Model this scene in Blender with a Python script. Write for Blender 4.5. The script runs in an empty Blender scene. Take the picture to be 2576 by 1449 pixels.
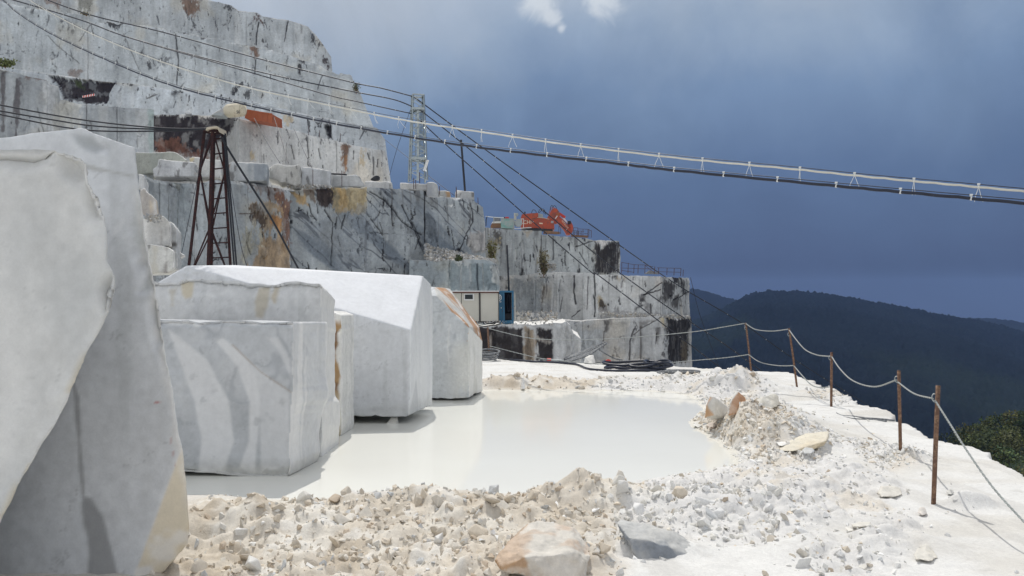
import bpy, bmesh, math, random
import numpy as np
from mathutils import Vector, Matrix, noise as mnoise

random.seed(7)
RNG = np.random.default_rng(11)
scene = bpy.context.scene
COL = scene.collection
R = math.radians

# ------------------------------------------------------------------ camera, sky, sun, exposure
EYE = 1.7
F = 2143.0                      # focal length in units of 1/2576 of the frame width
CX, HY = 1288.0, 775.0          # optical centre column and horizon row in the same units
cam_data = bpy.data.cameras.new('camera')
cam_data.sensor_width = 36.0
cam_data.lens = 36.0 * F / 2576.0
cam_data.shift_y = (HY - 724.5) / 2576.0
cam_data.clip_start = 0.05
cam_data.clip_end = 30000
cam = bpy.data.objects.new('camera', cam_data)
cam.location = (0, 0, EYE)
cam.rotation_euler = (R(90), 0, 0)
COL.objects.link(cam)
scene.camera = cam

SUN_EL, SUN_AZ = 57.0, -8.0    # the sun stands ahead of the camera, a little to the left
sun_dir = Vector((math.sin(R(SUN_AZ)) * math.cos(R(SUN_EL)), math.cos(R(SUN_AZ)) * math.cos(R(SUN_EL)), math.sin(R(SUN_EL))))
sl = bpy.data.lights.new('sun', 'SUN')
sl.energy = 2.5
sl.angle = R(0.6)
sl.color = (1.0, 0.965, 0.91)
sun = bpy.data.objects.new('sun', sl)
sun.rotation_euler = sun_dir.to_track_quat('Z', 'Y').to_euler()
COL.objects.link(sun)
scene.view_settings.view_transform = 'Standard'
scene.view_settings.look = 'None'
scene.view_settings.gamma = 1.0
scene.view_settings.exposure = 0.25
scene.cycles.use_denoising = True
scene.cycles.max_bounces = 6
scene.cycles.volume_bounces = 0


class NT:
    """Short-hand for building node trees."""
    def __init__(self, tree):
        self.t = tree
        self.n = tree.nodes
        self.l = tree.links

    def node(self, typ, **kw):
        n = self.n.new(typ)
        for k, v in kw.items():
            setattr(n, k, v)
        return n

    def put(self, sock, v):
        if isinstance(v, bpy.types.NodeSocket):
            self.l.new(v, sock)
        elif v is not None:
            sock.default_value = v

    def math(self, op, a, b=None, c=None, clamp=False):
        n = self.node('ShaderNodeMath', operation=op, use_clamp=clamp)
        self.put(n.inputs[0], a)
        self.put(n.inputs[1], b)
        if c is not None:
            self.put(n.inputs[2], c)
        return n.outputs[0]

    def mix(self, f, a, b, blend='MIX'):
        n = self.node('ShaderNodeMix', data_type='RGBA', blend_type=blend)
        self.put(n.inputs[0], f)
        self.put(n.inputs[6], a if isinstance(a, bpy.types.NodeSocket) else (*a[:3], 1))
        self.put(n.inputs[7], b if isinstance(b, bpy.types.NodeSocket) else (*b[:3], 1))
        return n.outputs[2]

    def noise(self, vec, scale, detail=4, rough=0.55, dist=0.0):
        n = self.node('ShaderNodeTexNoise')
        self.put(n.inputs['Vector'], vec)
        n.inputs['Scale'].default_value = scale
        n.inputs['Detail'].default_value = detail
        n.inputs['Roughness'].default_value = rough
        n.inputs['Distortion'].default_value = dist
        return n.outputs[0]

    def ramp(self, f, stops, interp='LINEAR'):
        n = self.node('ShaderNodeValToRGB')
        cr = n.color_ramp
        cr.interpolation = interp
        while len(cr.elements) < len(stops):
            cr.elements.new(0.5)
        for e, (p, c) in zip(cr.elements, stops):
            e.position = p
            e.color = (*c, 1) if len(c) == 3 else c
        self.put(n.inputs[0], f)
        return n.outputs[0]

    def maprange(self, v, a, b, c=0.0, d=1.0, smooth=False):
        n = self.node('ShaderNodeMapRange', interpolation_type='SMOOTHSTEP' if smooth else 'LINEAR')
        self.put(n.inputs[0], v)
        for i, x in enumerate((a, b, c, d)):
            n.inputs[i + 1].default_value = x
        return n.outputs[0]


def g2l(c):
    return tuple(((v / 255.0) / 12.92 if v / 255.0 <= 0.04045 else ((v / 255.0 + 0.055) / 1.055) ** 2.4) for v in c)


def build_world():
    w = bpy.data.worlds.new('World')
    scene.world = w
    w.use_nodes = True
    t = NT(w.node_tree)
    t.n.clear()
    out = t.node('ShaderNodeOutputWorld')
    bg = t.node('ShaderNodeBackground')
    bg.inputs['Strength'].default_value = 0.1
    t.l.new(bg.outputs[0], out.inputs[0])
    sky = t.node('ShaderNodeTexSky', sky_type='NISHITA')
    sky.sun_disc = False
    sky.sun_elevation = R(SUN_EL)
    sky.sun_rotation = R(SUN_AZ)
    sky.altitude = 1000
    tc = t.node('ShaderNodeTexCoord')
    d = tc.outputs['Generated']
    sep = t.node('ShaderNodeSeparateXYZ')
    t.l.new(d, sep.inputs[0])
    x, y, z = sep.outputs
    ex = 2 ** -scene.view_settings.exposure * 10.0

    def C(*c):
        return tuple(v * ex for v in g2l(c))
    n1 = t.noise(d, 2.6, 6, 0.55, 0.3)
    n2 = t.noise(d, 7.0, 6, 0.6, 0.5)
    # the storm cloud bank ahead: deep blue near the horizon, grey-white higher up
    e = t.math('ADD', z, t.math('MULTIPLY', t.math('SUBTRACT', n1, 0.5), 0.22))
    e = t.math('ADD', e, t.math('MULTIPLY', t.math('SUBTRACT', n2, 0.5), 0.09))
    # the bank is thinner (brighter) towards the left
    e = t.math('SUBTRACT', e, t.math('MULTIPLY', t.math('ADD', x, 0.02), 0.10))
    bank = t.ramp(t.maprange(e, -0.05, 0.95), [
        (0.0, C(78, 90, 120)), (0.07, C(82, 98, 130)), (0.17, C(93, 115, 149)),
        (0.26, C(118, 141, 172)), (0.33, C(148, 166, 189)), (0.42, C(184, 194, 207)),
        (0.55, C(215, 220, 228)), (0.8, C(236, 238, 242))])
    n3 = t.noise(d, 4.5, 7, 0.62, 0.6)
    wv = t.node('ShaderNodeVectorMath', operation='SCALE')
    t.l.new(bank, wv.inputs[0])
    t.put(wv.inputs['Scale'], t.maprange(n3, 0.3, 0.72, 0.92, 1.13))
    bank = wv.outputs[0]
    # torn bright gaps high in the bank
    def spot(dx, dz, r):
        v = Vector((dx, 1.0, dz)).normalized()
        n = t.node('ShaderNodeVectorMath', operation='DISTANCE')
        t.l.new(d, n.inputs[0])
        n.inputs[1].default_value = v
        nn = t.noise(d, 22.0, 6, 0.62, 0.8)
        q = t.math('ADD', n.outputs['Value'], t.math('MULTIPLY', t.math('SUBTRACT', nn, 0.5), r * 2.6))
        return t.maprange(q, r * 0.0, r * 1.15, 1.0, 0.0, smooth=True)
    s = spot((1358 - CX) / F, (HY - 8) / F, 0.022)
    s = t.math('MAXIMUM', s, spot((1385 - CX) / F, (HY - 42) / F, 0.013))
    s = t.math('MAXIMUM', s, spot((1412 - CX) / F, (HY - 70) / F, 0.008))
    s = t.math('MAXIMUM', s, spot((1515 - CX) / F, (HY + 6) / F, 0.026))
    s = t.math('MULTIPLY', s, 0.55)
    bank = t.mix(s, bank, C(238, 242, 244))
    # behind the camera: broken white cloud on blue sky
    broken = t.mix(t.maprange(n1, 0.35, 0.6, smooth=True), sky.outputs[0], tuple(1.24 * v for v in C(247, 246, 244)))
    back = t.maprange(y, 0.15, -0.35, smooth=True)
    t.l.new(t.mix(back, bank, broken), bg.inputs['Color'])


build_world()

# ------------------------------------------------------------------ numpy helpers


def W(px, py, d):
    """Point at distance d ahead whose direction was measured in the photograph."""
    return np.array(((px - CX) / F * d, d, EYE - (py - HY) / F * d))


def G(px, py, z=0.0):
    """Point on the horizontal plane z."""
    d = (EYE - z) * F / (py - HY)
    return np.array(((px - CX) / F * d, d, z))


def _hash(ix, iy, iz, seed):
    h = (ix.astype(np.uint32) * np.uint32(374761393) + iy.astype(np.uint32) * np.uint32(668265263)
         + iz.astype(np.uint32) * np.uint32(2147483647 & 1274126177) + np.uint32(seed * 974634777 & 0xffffffff))
    h = (h ^ (h >> np.uint32(13))) * np.uint32(1274126177)
    h = h ^ (h >> np.uint32(16))
    h = h * np.uint32(2246822519)
    h = h ^ (h >> np.uint32(15))
    return (h & np.uint32(0xffffff)).astype(np.float64) / 0xffffff * 2 - 1


def vnoise(p, seed=0):
    p = np.asarray(p, float)
    i = np.floor(p).astype(np.int64)
    f = p - i
    f = f * f * f * (f * (f * 6 - 15) + 10)
    out = 0
    for a in (0, 1):
        wa = f[..., 0] if a else 1 - f[..., 0]
        for b in (0, 1):
            wb = f[..., 1] if b else 1 - f[..., 1]
            for c in (0, 1):
                wc = f[..., 2] if c else 1 - f[..., 2]
                out = out + wa * wb * wc * _hash(i[..., 0] + a, i[..., 1] + b, i[..., 2] + c, seed)
    return out


def fbm(p, octv=4, seed=0, gain=0.5, lac=2.03):
    p = np.asarray(p, float)
    a, s, tot = 1.0, 0.0, 0.0
    for k in range(octv):
        s = s + a * vnoise(p * lac ** k + 17.3 * k, seed + k)
        tot += a
        a *= gain
    return s / tot


def ss(a, b, v):
    t = np.clip((v - a) / (b - a), 0, 1)
    return t * t * (3 - 2 * t)


def stack(*a):
    return np.stack(np.broadcast_arrays(*[np.asarray(v, float) for v in a]), -1)


def poly_sd(x, y, poly):
    """Signed distance (positive inside) of points to a polygon."""
    poly = np.asarray(poly, float)
    d = np.full(np.shape(x), 1e9)
    ins = np.zeros(np.shape(x), bool)
    n = len(poly)
    for k in range(n):
        ax, ay = poly[k]
        bx, by = poly[(k + 1) % n]
        ex, ey = bx - ax, by - ay
        t = np.clip(((x - ax) * ex + (y - ay) * ey) / (ex * ex + ey * ey + 1e-12), 0, 1)
        d = np.minimum(d, np.hypot(x - ax - t * ex, y - ay - t * ey))
        c = ((ay <= y) & (by > y)) | ((by <= y) & (ay > y))
        with np.errstate(divide='ignore', invalid='ignore'):
            xi = ax + (y - ay) / (by - ay if by != ay else 1e-9) * ex
        ins ^= c & (x < xi)
    return np.where(ins, d, -d)


def line_d(x, y, pts):
    d = np.full(np.shape(x), 1e9)
    for (ax, ay), (bx, by) in zip(pts[:-1], pts[1:]):
        ex, ey = bx - ax, by - ay
        t = np.clip(((x - ax) * ex + (y - ay) * ey) / (ex * ex + ey * ey + 1e-12), 0, 1)
        d = np.minimum(d, np.hypot(x - ax - t * ex, y - ay - t * ey))
    return d


def lerp(a, b, t):
    t = np.asarray(t)[..., None]
    return a + (np.asarray(b) - a) * t


def new_mesh(name, V, faces, mat=None, col=None, smooth=True, parent=None):
    me = bpy.data.meshes.new(name)
    V = np.asarray(V, float).reshape(-1, 3)
    o = bpy.data.objects.new(name, me)
    if parent is not None:
        V = V - np.array(parent_origin(parent))
    if isinstance(faces, np.ndarray):
        nf, k = faces.shape
        me.vertices.add(len(V))
        me.vertices.foreach_set('co', V.ravel())
        me.loops.add(nf * k)
        me.loops.foreach_set('vertex_index', faces.ravel().astype(np.int32))
        me.polygons.add(nf)
        me.polygons.foreach_set('loop_start', np.arange(0, nf * k, k, dtype=np.int32))
        me.polygons.foreach_set('loop_total', np.full(nf, k, dtype=np.int32))
        me.update(calc_edges=True)
        me.validate()
    else:
        me.from_pydata([tuple(v) for v in V], [], [tuple(f) for f in faces])
    if col is not None:
        set_col(me, col)
    if mat is not None:
        me.materials.append(mat)
    if len(me.polygons):
        me.polygons.foreach_set('use_smooth', np.full(len(me.polygons), smooth))
    COL.objects.link(o)
    if parent is not None:
        o.parent = parent
    return o


def parent_origin(p):
    v = Vector(p.location)
    while p.parent is not None:
        p = p.parent
        v += Vector(p.location)
    return v


def set_col(me, col):
    col = np.clip(np.asarray(col, float).reshape(-1, 3), 0, 1)
    a = me.color_attributes.new('Col', 'FLOAT_COLOR', 'POINT')
    a.data.foreach_set('color', np.concatenate([col, np.ones((len(col), 1))], 1).astype(np.float32).ravel())


def grid_faces(nr, nc):
    r, c = np.meshgrid(np.arange(nr - 1), np.arange(nc - 1), indexing='ij')
    a = (r * nc + c).ravel()
    return np.stack([a, a + 1, a + nc + 1, a + nc], 1)


def tag(o, label=None, cat=None, group=None, kind=None):
    if label:
        o['label'] = label
    if cat:
        o['category'] = cat
    if group:
        o['group'] = group
    if kind:
        o['kind'] = kind
    return o


def thing(name, label, cat, loc=(0, 0, 0), group=None):
    o = bpy.data.objects.new(name, None)
    o.empty_display_size = 0.3
    COL.objects.link(o)
    o.location = [float(v) for v in loc]
    return tag(o, label, cat, group)


# ------------------------------------------------------------------ materials


def mat_col(name, rough=0.7, bump=0.3, scales=((6, 0.18), (40, 0.12)), bscale=30, bdist=0.02, spec=0.3, tint=None):
    """Stone: colour pattern stored on the surface, broken up by fine noise, with a fine bump."""
    m = bpy.data.materials.new(name)
    m.use_nodes = True
    t = NT(m.node_tree)
    b = t.n['Principled BSDF']
    tc = t.node('ShaderNodeTexCoord')
    at = t.node('ShaderNodeAttribute', attribute_name='Col')
    c = at.outputs['Color']
    for s, amt in scales:
        n = t.noise(tc.outputs['Object'], s, 5, 0.6)
        f = t.maprange(n, 0.25, 0.75, 1 - amt, 1 + amt)
        mx = t.node('ShaderNodeVectorMath', operation='SCALE')
        t.l.new(c, mx.inputs[0])
        t.put(mx.inputs['Scale'], f)
        c = mx.outputs[0]
    t.l.new(c, b.inputs['Base Color'])
    b.inputs['Roughness'].default_value = rough
    b.inputs['Specular IOR Level'].default_value = spec
    if bump:
        bn = t.node('ShaderNodeBump')
        bn.inputs['Strength'].default_value = bump
        bn.inputs['Distance'].default_value = bdist
        t.l.new(t.noise(tc.outputs['Object'], bscale, 6, 0.65), bn.inputs['Height'])
        t.l.new(bn.outputs[0], b.inputs['Normal'])
    return m


def mat(name, c, rough=0.6, metal=0.0, var=0.15, vscale=3.0, c2=None, c2amt=0.5, spec=0.4, bump=0.0, bscale=20):
    """Painted or rusty surfaces with uneven colour: c varied, patches of c2 where the noise is high."""
    m = bpy.data.materials.new(name)
    m.use_nodes = True
    t = NT(m.node_tree)
    b = t.n['Principled BSDF']
    tc = t.node('ShaderNodeTexCoord')
    n = t.noise(tc.outputs['Object'], vscale, 6, 0.62)
    c = tuple(c)
    col = t.mix(t.maprange(n, 0.25, 0.75), tuple(v * (1 - var) for v in c), tuple(min(1, v * (1 + var)) for v in c))
    if c2:
        n2 = t.noise(tc.outputs['Object'], vscale * 2.3, 7, 0.7)
        col = t.mix(t.maprange(n2, 0.62 - 0.3 * c2amt, 0.68 - 0.2 * c2amt), col, c2)
    t.l.new(col, b.inputs['Base Color'])
    b.inputs['Roughness'].default_value = rough
    b.inputs['Metallic'].default_value = metal
    b.inputs['Specular IOR Level'].default_value = spec
    if bump:
        bn = t.node('ShaderNodeBump')
        bn.inputs['Strength'].default_value = bump
        bn.inputs['Distance'].default_value = 0.01
        t.l.new(t.noise(tc.outputs['Object'], bscale, 5, 0.6), bn.inputs['Height'])
        t.l.new(bn.outputs[0], b.inputs['Normal'])
    return m


M = {}
M['cliff'] = mat_col('cliff_marble', 0.9, 0.6, ((0.7, 0.12), (4, 0.16), (14, 0.1)), 3.0, 0.12, 0.05)
M['block'] = mat_col('sawn_marble', 0.62, 0.22, ((2.5, 0.06), (16, 0.06), (90, 0.04)), 60, 0.006, 0.35)
M['rough_block'] = mat_col('broken_marble', 0.75, 0.5, ((3, 0.08), (20, 0.1), (90, 0.06)), 35, 0.012, 0.3)
M['ground'] = mat_col('quarry_dust', 0.9, 0.5, ((5, 0.06), (35, 0.10), (140, 0.08)), 70, 0.012, 0.15)
M['stone'] = mat_col('stone_chips', 0.85, 0.4, ((9, 0.1), (50, 0.1)), 60, 0.008, 0.2)
M['forest'] = mat_col('forest_canopy', 0.95, 0.0, ((0.03, 0.2), (0.2, 0.25)), 1, 1, 0.05)
M['leaf'] = mat_col('leaves', 0.7, 0.0, ((0.3, 0.2),), 1, 1, 0.2)
M['terrain'] = mat_col('scree_ground', 0.95, 0.0, ((0.02, 0.15), (0.3, 0.2)), 1, 1, 0.1)
M['rust'] = mat('rusty_steel', (0.14, 0.08, 0.055), 0.85, 0.0, 0.4, 14, (0.27, 0.17, 0.11), 0.45, 0.3)
M['rust_dark'] = mat('rusty_dark_steel', (0.030, 0.016, 0.016), 0.8, 0.0, 0.35, 3, (0.055, 0.021, 0.018), 0.5, 0.2)
M['rail_rust'] = mat('rail_rust', (0.09, 0.05, 0.045), 0.8, 0.0, 0.3, 4)
M['galv'] = mat('galvanised_steel', (0.36, 0.40, 0.40), 0.35, 0.75, 0.15, 3)
M['black'] = mat('black_rubber', (0.018, 0.02, 0.026), 0.5, 0.0, 0.3, 8)
M['wire'] = mat('steel_wire', (0.035, 0.037, 0.045), 0.45, 0.3, 0.2, 8)
M['hose_black'] = mat('blue_black_hose', (0.018, 0.022, 0.038), 0.35, 0.0, 0.3, 5)
M['hose_grey'] = mat('dusty_grey_hose', (0.13, 0.14, 0.15), 0.75, 0.0, 0.35, 9, (0.3, 0.3, 0.3), 0.4)
M['hose_white'] = mat('cream_hose', (0.66, 0.64, 0.56), 0.5, 0.0, 0.1, 4)
M['tie'] = mat('white_plastic_tie', (0.75, 0.76, 0.74), 0.5, 0.0, 0.05)
M['rope'] = mat('grey_rope', (0.34, 0.36, 0.35), 0.9, 0.0, 0.25, 40)
M['orange'] = mat('excavator_orange', (0.44, 0.075, 0.032), 0.55, 0.0, 0.2, 0.9, (0.25, 0.075, 0.05), 0.45)
M['darkmetal'] = mat('dark_metal', (0.03, 0.03, 0.032), 0.6, 0.2, 0.3, 2)
M['white_paint'] = mat('white_paint', (0.72, 0.72, 0.70), 0.5, 0.0, 0.06, 2)
M['cabin'] = mat('cabin_panel', (0.56, 0.54, 0.47), 0.6, 0.0, 0.06, 0.8)
M['brown_trim'] = mat('brown_trim', (0.16, 0.075, 0.055), 0.7, 0.0, 0.25, 2)
M['dark_trim'] = mat('dark_frame', (0.06, 0.055, 0.05), 0.7, 0.0, 0.25, 2)
M['glass'] = mat('dark_window', (0.02, 0.025, 0.025), 0.15, 0.0, 0.2, 2)
M['blue'] = mat('blue_container_paint', (0.035, 0.14, 0.24), 0.55, 0.0, 0.15, 1.0, (0.10, 0.07, 0.06), 0.15)
M['inside'] = mat('container_inside', (0.03, 0.028, 0.03), 0.8, 0.0, 0.3, 2)
M['teal'] = mat('teal_paint', (0.19, 0.42, 0.36), 0.6, 0.0, 0.1, 0.6, (0.37, 0.42, 0.40), 0.75)
M['greypaint'] = mat('grey_paint', (0.36, 0.39, 0.39), 0.6, 0.0, 0.12, 1.2)
M['tank'] = mat('cream_tank_paint', (0.62, 0.56, 0.43), 0.6, 0.0, 0.12, 0.9, (0.42, 0.34, 0.24), 0.2)
M['tankrust'] = mat('red_oxide_paint', (0.36, 0.10, 0.04), 0.7, 0.0, 0.18, 0.8)
M['brownplank'] = mat('brown_plank', (0.25, 0.14, 0.08), 0.85, 0.0, 0.25, 2)
M['red'] = mat('red_plastic', (0.55, 0.05, 0.035), 0.5, 0.0, 0.15, 5)
M['tarp'] = mat('beige_sacking', (0.52, 0.46, 0.36), 0.9, 0.0, 0.12, 4)
M['letter'] = mat('cream_lettering', (0.75, 0.66, 0.52), 0.6, 0.0, 0.05)
M['ink'] = mat('dark_lettering', (0.05, 0.05, 0.05), 0.7, 0.0, 0.05)

# ------------------------------------------------------------------ shape builder


class MB:
    def __init__(self):
        self.v = []
        self.f = []

    def add(self, vs, fs):
        k = len(self.v)
        self.v.extend([tuple(float(c) for c in p) for p in vs])
        self.f.extend([tuple(i + k for i in f) for f in fs])
        return self

    def box(self, c, s, rz=0.0, mtx=None):
        x, y, z = [k / 2.0 for k in s]
        vs = [Vector((sx * x, sy * y, sz * z)) for sx in (-1, 1) for sy in (-1, 1) for sz in (-1, 1)]
        m = mtx if mtx is not None else Matrix.Rotation(rz, 3, 'Z')
        vs = [m @ p + Vector(c) for p in vs]
        return self.add(vs, [(0, 1, 3, 2), (4, 6, 7, 5), (0, 4, 5, 1), (2, 3, 7, 6), (0, 2, 6, 4), (1, 5, 7, 3)])

    def tube(self, pts, r, n=8, cap=True, r_end=None):
        pts = [Vector(p) for p in pts]
        rings = []
        up = Vector((0, 0, 1))
        for i, p in enumerate(pts):
            a = pts[max(0, i - 1)]
            b = pts[min(len(pts) - 1, i + 1)]
            t = (b - a).normalized()
            u = t.cross(up)
            if u.length < 1e-3:
                u = t.cross(Vector((1, 0, 0)))
            u.normalize()
            w = u.cross(t)
            rr = r if r_end is None else r + (r_end - r) * i / max(1, len(pts) - 1)
            rings.append([p + (u * math.cos(2 * math.pi * k / n) + w * math.sin(2 * math.pi * k / n)) * rr for k in range(n)])
        vs = [q for ring in rings for q in ring]
        fs = []
        for i in range(len(rings) - 1):
            for k in range(n):
                a = i * n + k
                b = i * n + (k + 1) % n
                fs.append((a, b, b + n, a + n))
        if cap:
            fs.append(tuple(range(n - 1, -1, -1)))
            fs.append(tuple(len(vs) - n + k for k in range(n)))
        return self.add(vs, fs)

    def bar(self, a, b, w=0.05, h=None):
        """Straight square bar from a to b."""
        a, b = Vector(a), Vector(b)
        t = (b - a).normalized()
        u = t.cross(Vector((0, 0, 1)))
        if u.length < 1e-3:
            u = Vector((1, 0, 0))
        u.normalize()
        q = u.cross(t)
        h = h or w
        vs = []
        for p in (a, b):
            for su, sq in ((-1, -1), (1, -1), (1, 1), (-1, 1)):
                vs.append(p + u * su * w / 2 + q * sq * h / 2)
        return self.add(vs, [(3, 2, 1, 0), (4, 5, 6, 7), (0, 1, 5, 4), (1, 2, 6, 5), (2, 3, 7, 6), (3, 0, 4, 7)])

    def prism(self, pts, vec):
        n = len(pts)
        vec = Vector(vec)
        vs = [Vector(p) for p in pts] + [Vector(p) + vec for p in pts]
        fs = [tuple(range(n)), tuple(range(2 * n - 1, n - 1, -1))]
        fs += [(k, k + n, (k + 1) % n + n, (k + 1) % n) for k in range(n)]
        return self.add(vs, fs)

    def slab(self, pxs, d, th):
        """A plate of thickness th whose front outline stands at distance d."""
        return self.prism([W(x, y, d) for x, y in pxs], (0, th, 0))

    def disc(self, c, axis, r, th, n=20):
        c = Vector(c)
        a = Vector(axis).normalized() * th / 2
        return self.tube([c - a, c + a], r, n)

    def build(self, name, m, parent=None, smooth=False, bevel=0.0):
        o = new_mesh(name, self.v, self.f, m, None, smooth, parent)
        me = o.data
        bm = bmesh.new()
        bm.from_mesh(me)
        bmesh.ops.recalc_face_normals(bm, faces=bm.faces)
        if bevel:
            bmesh.ops.bevel(bm, geom=list(bm.edges), offset=bevel, segments=2, affect='EDGES', clamp_overlap=True)
        bm.to_mesh(me)
        bm.free()
        return o


def spline(pts, n=12):
    """Smooth curve through 3D points (Catmull-Rom)."""
    P = [np.asarray(p, float) for p in pts]
    P = [2 * P[0] - P[1]] + P + [2 * P[-1] - P[-2]]
    out = []
    for i in range(1, len(P) - 2):
        for k in range(n):
            t = k / n
            a, b, c, d = P[i - 1], P[i], P[i + 1], P[i + 2]
            out.append(0.5 * (2 * b + (c - a) * t + (2 * a - 5 * b + 4 * c - d) * t * t + (3 * b - 3 * c + d - a) * t ** 3))
    out.append(P[-2])
    return out


def zoomer(x0, y0, w, zw):
    """Measurements taken in an enlargement: source x0, y0, source width w shown zw wide."""
    k = w / zw / 4096 * 2576
    return lambda x, y: (x0 * 2576 / 4096 + x * k, y0 * 2576 / 4096 + y * k)


Z1 = zoomer(0, 0, 1400, 2574)
Z2 = zoomer(1300, 300, 1400, 2574)
Z3 = zoomer(500, 500, 1000, 2415)
Z4 = zoomer(1800, 750, 1100, 2125)
Z8 = zoomer(2400, 1200, 1696, 2226)
ZE = zoomer(1900, 780, 520, 2512)
ZC = zoomer(1800, 1130, 320, 2318)
ZT = zoomer(1560, 340, 440, 1386)
ZP = zoomer(1900, 1350, 1200, 2576)
ZD = zoomer(500, 580, 460, 1282)
ZR = zoomer(2650, 1500, 850, 2463)
ZB = zoomer(600, 1000, 1400, 1932)


def zz(f, *pts):
    return [f(*p) for p in pts]


def rect(f, x0, y0, x1, y1):
    return [f(x0, y0), f(x1, y0), f(x1, y1), f(x0, y1)]

# ------------------------------------------------------------------ quarry cliffs (terraced marble walls)
DARK = (0.020, 0.017, 0.018)
OCHRE = (0.44, 0.29, 0.12)
TAN = (0.42, 0.34, 0.22)
BROWN = (0.17, 0.10, 0.065)
RUSTC = (0.17, 0.085, 0.06)
WHITE = (0.74, 0.73, 0.70)
BLUEG = (0.19, 0.22, 0.25)
ORANGE = (0.40, 0.21, 0.09)
GREENC = (0.05, 0.065, 0.03)


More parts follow.
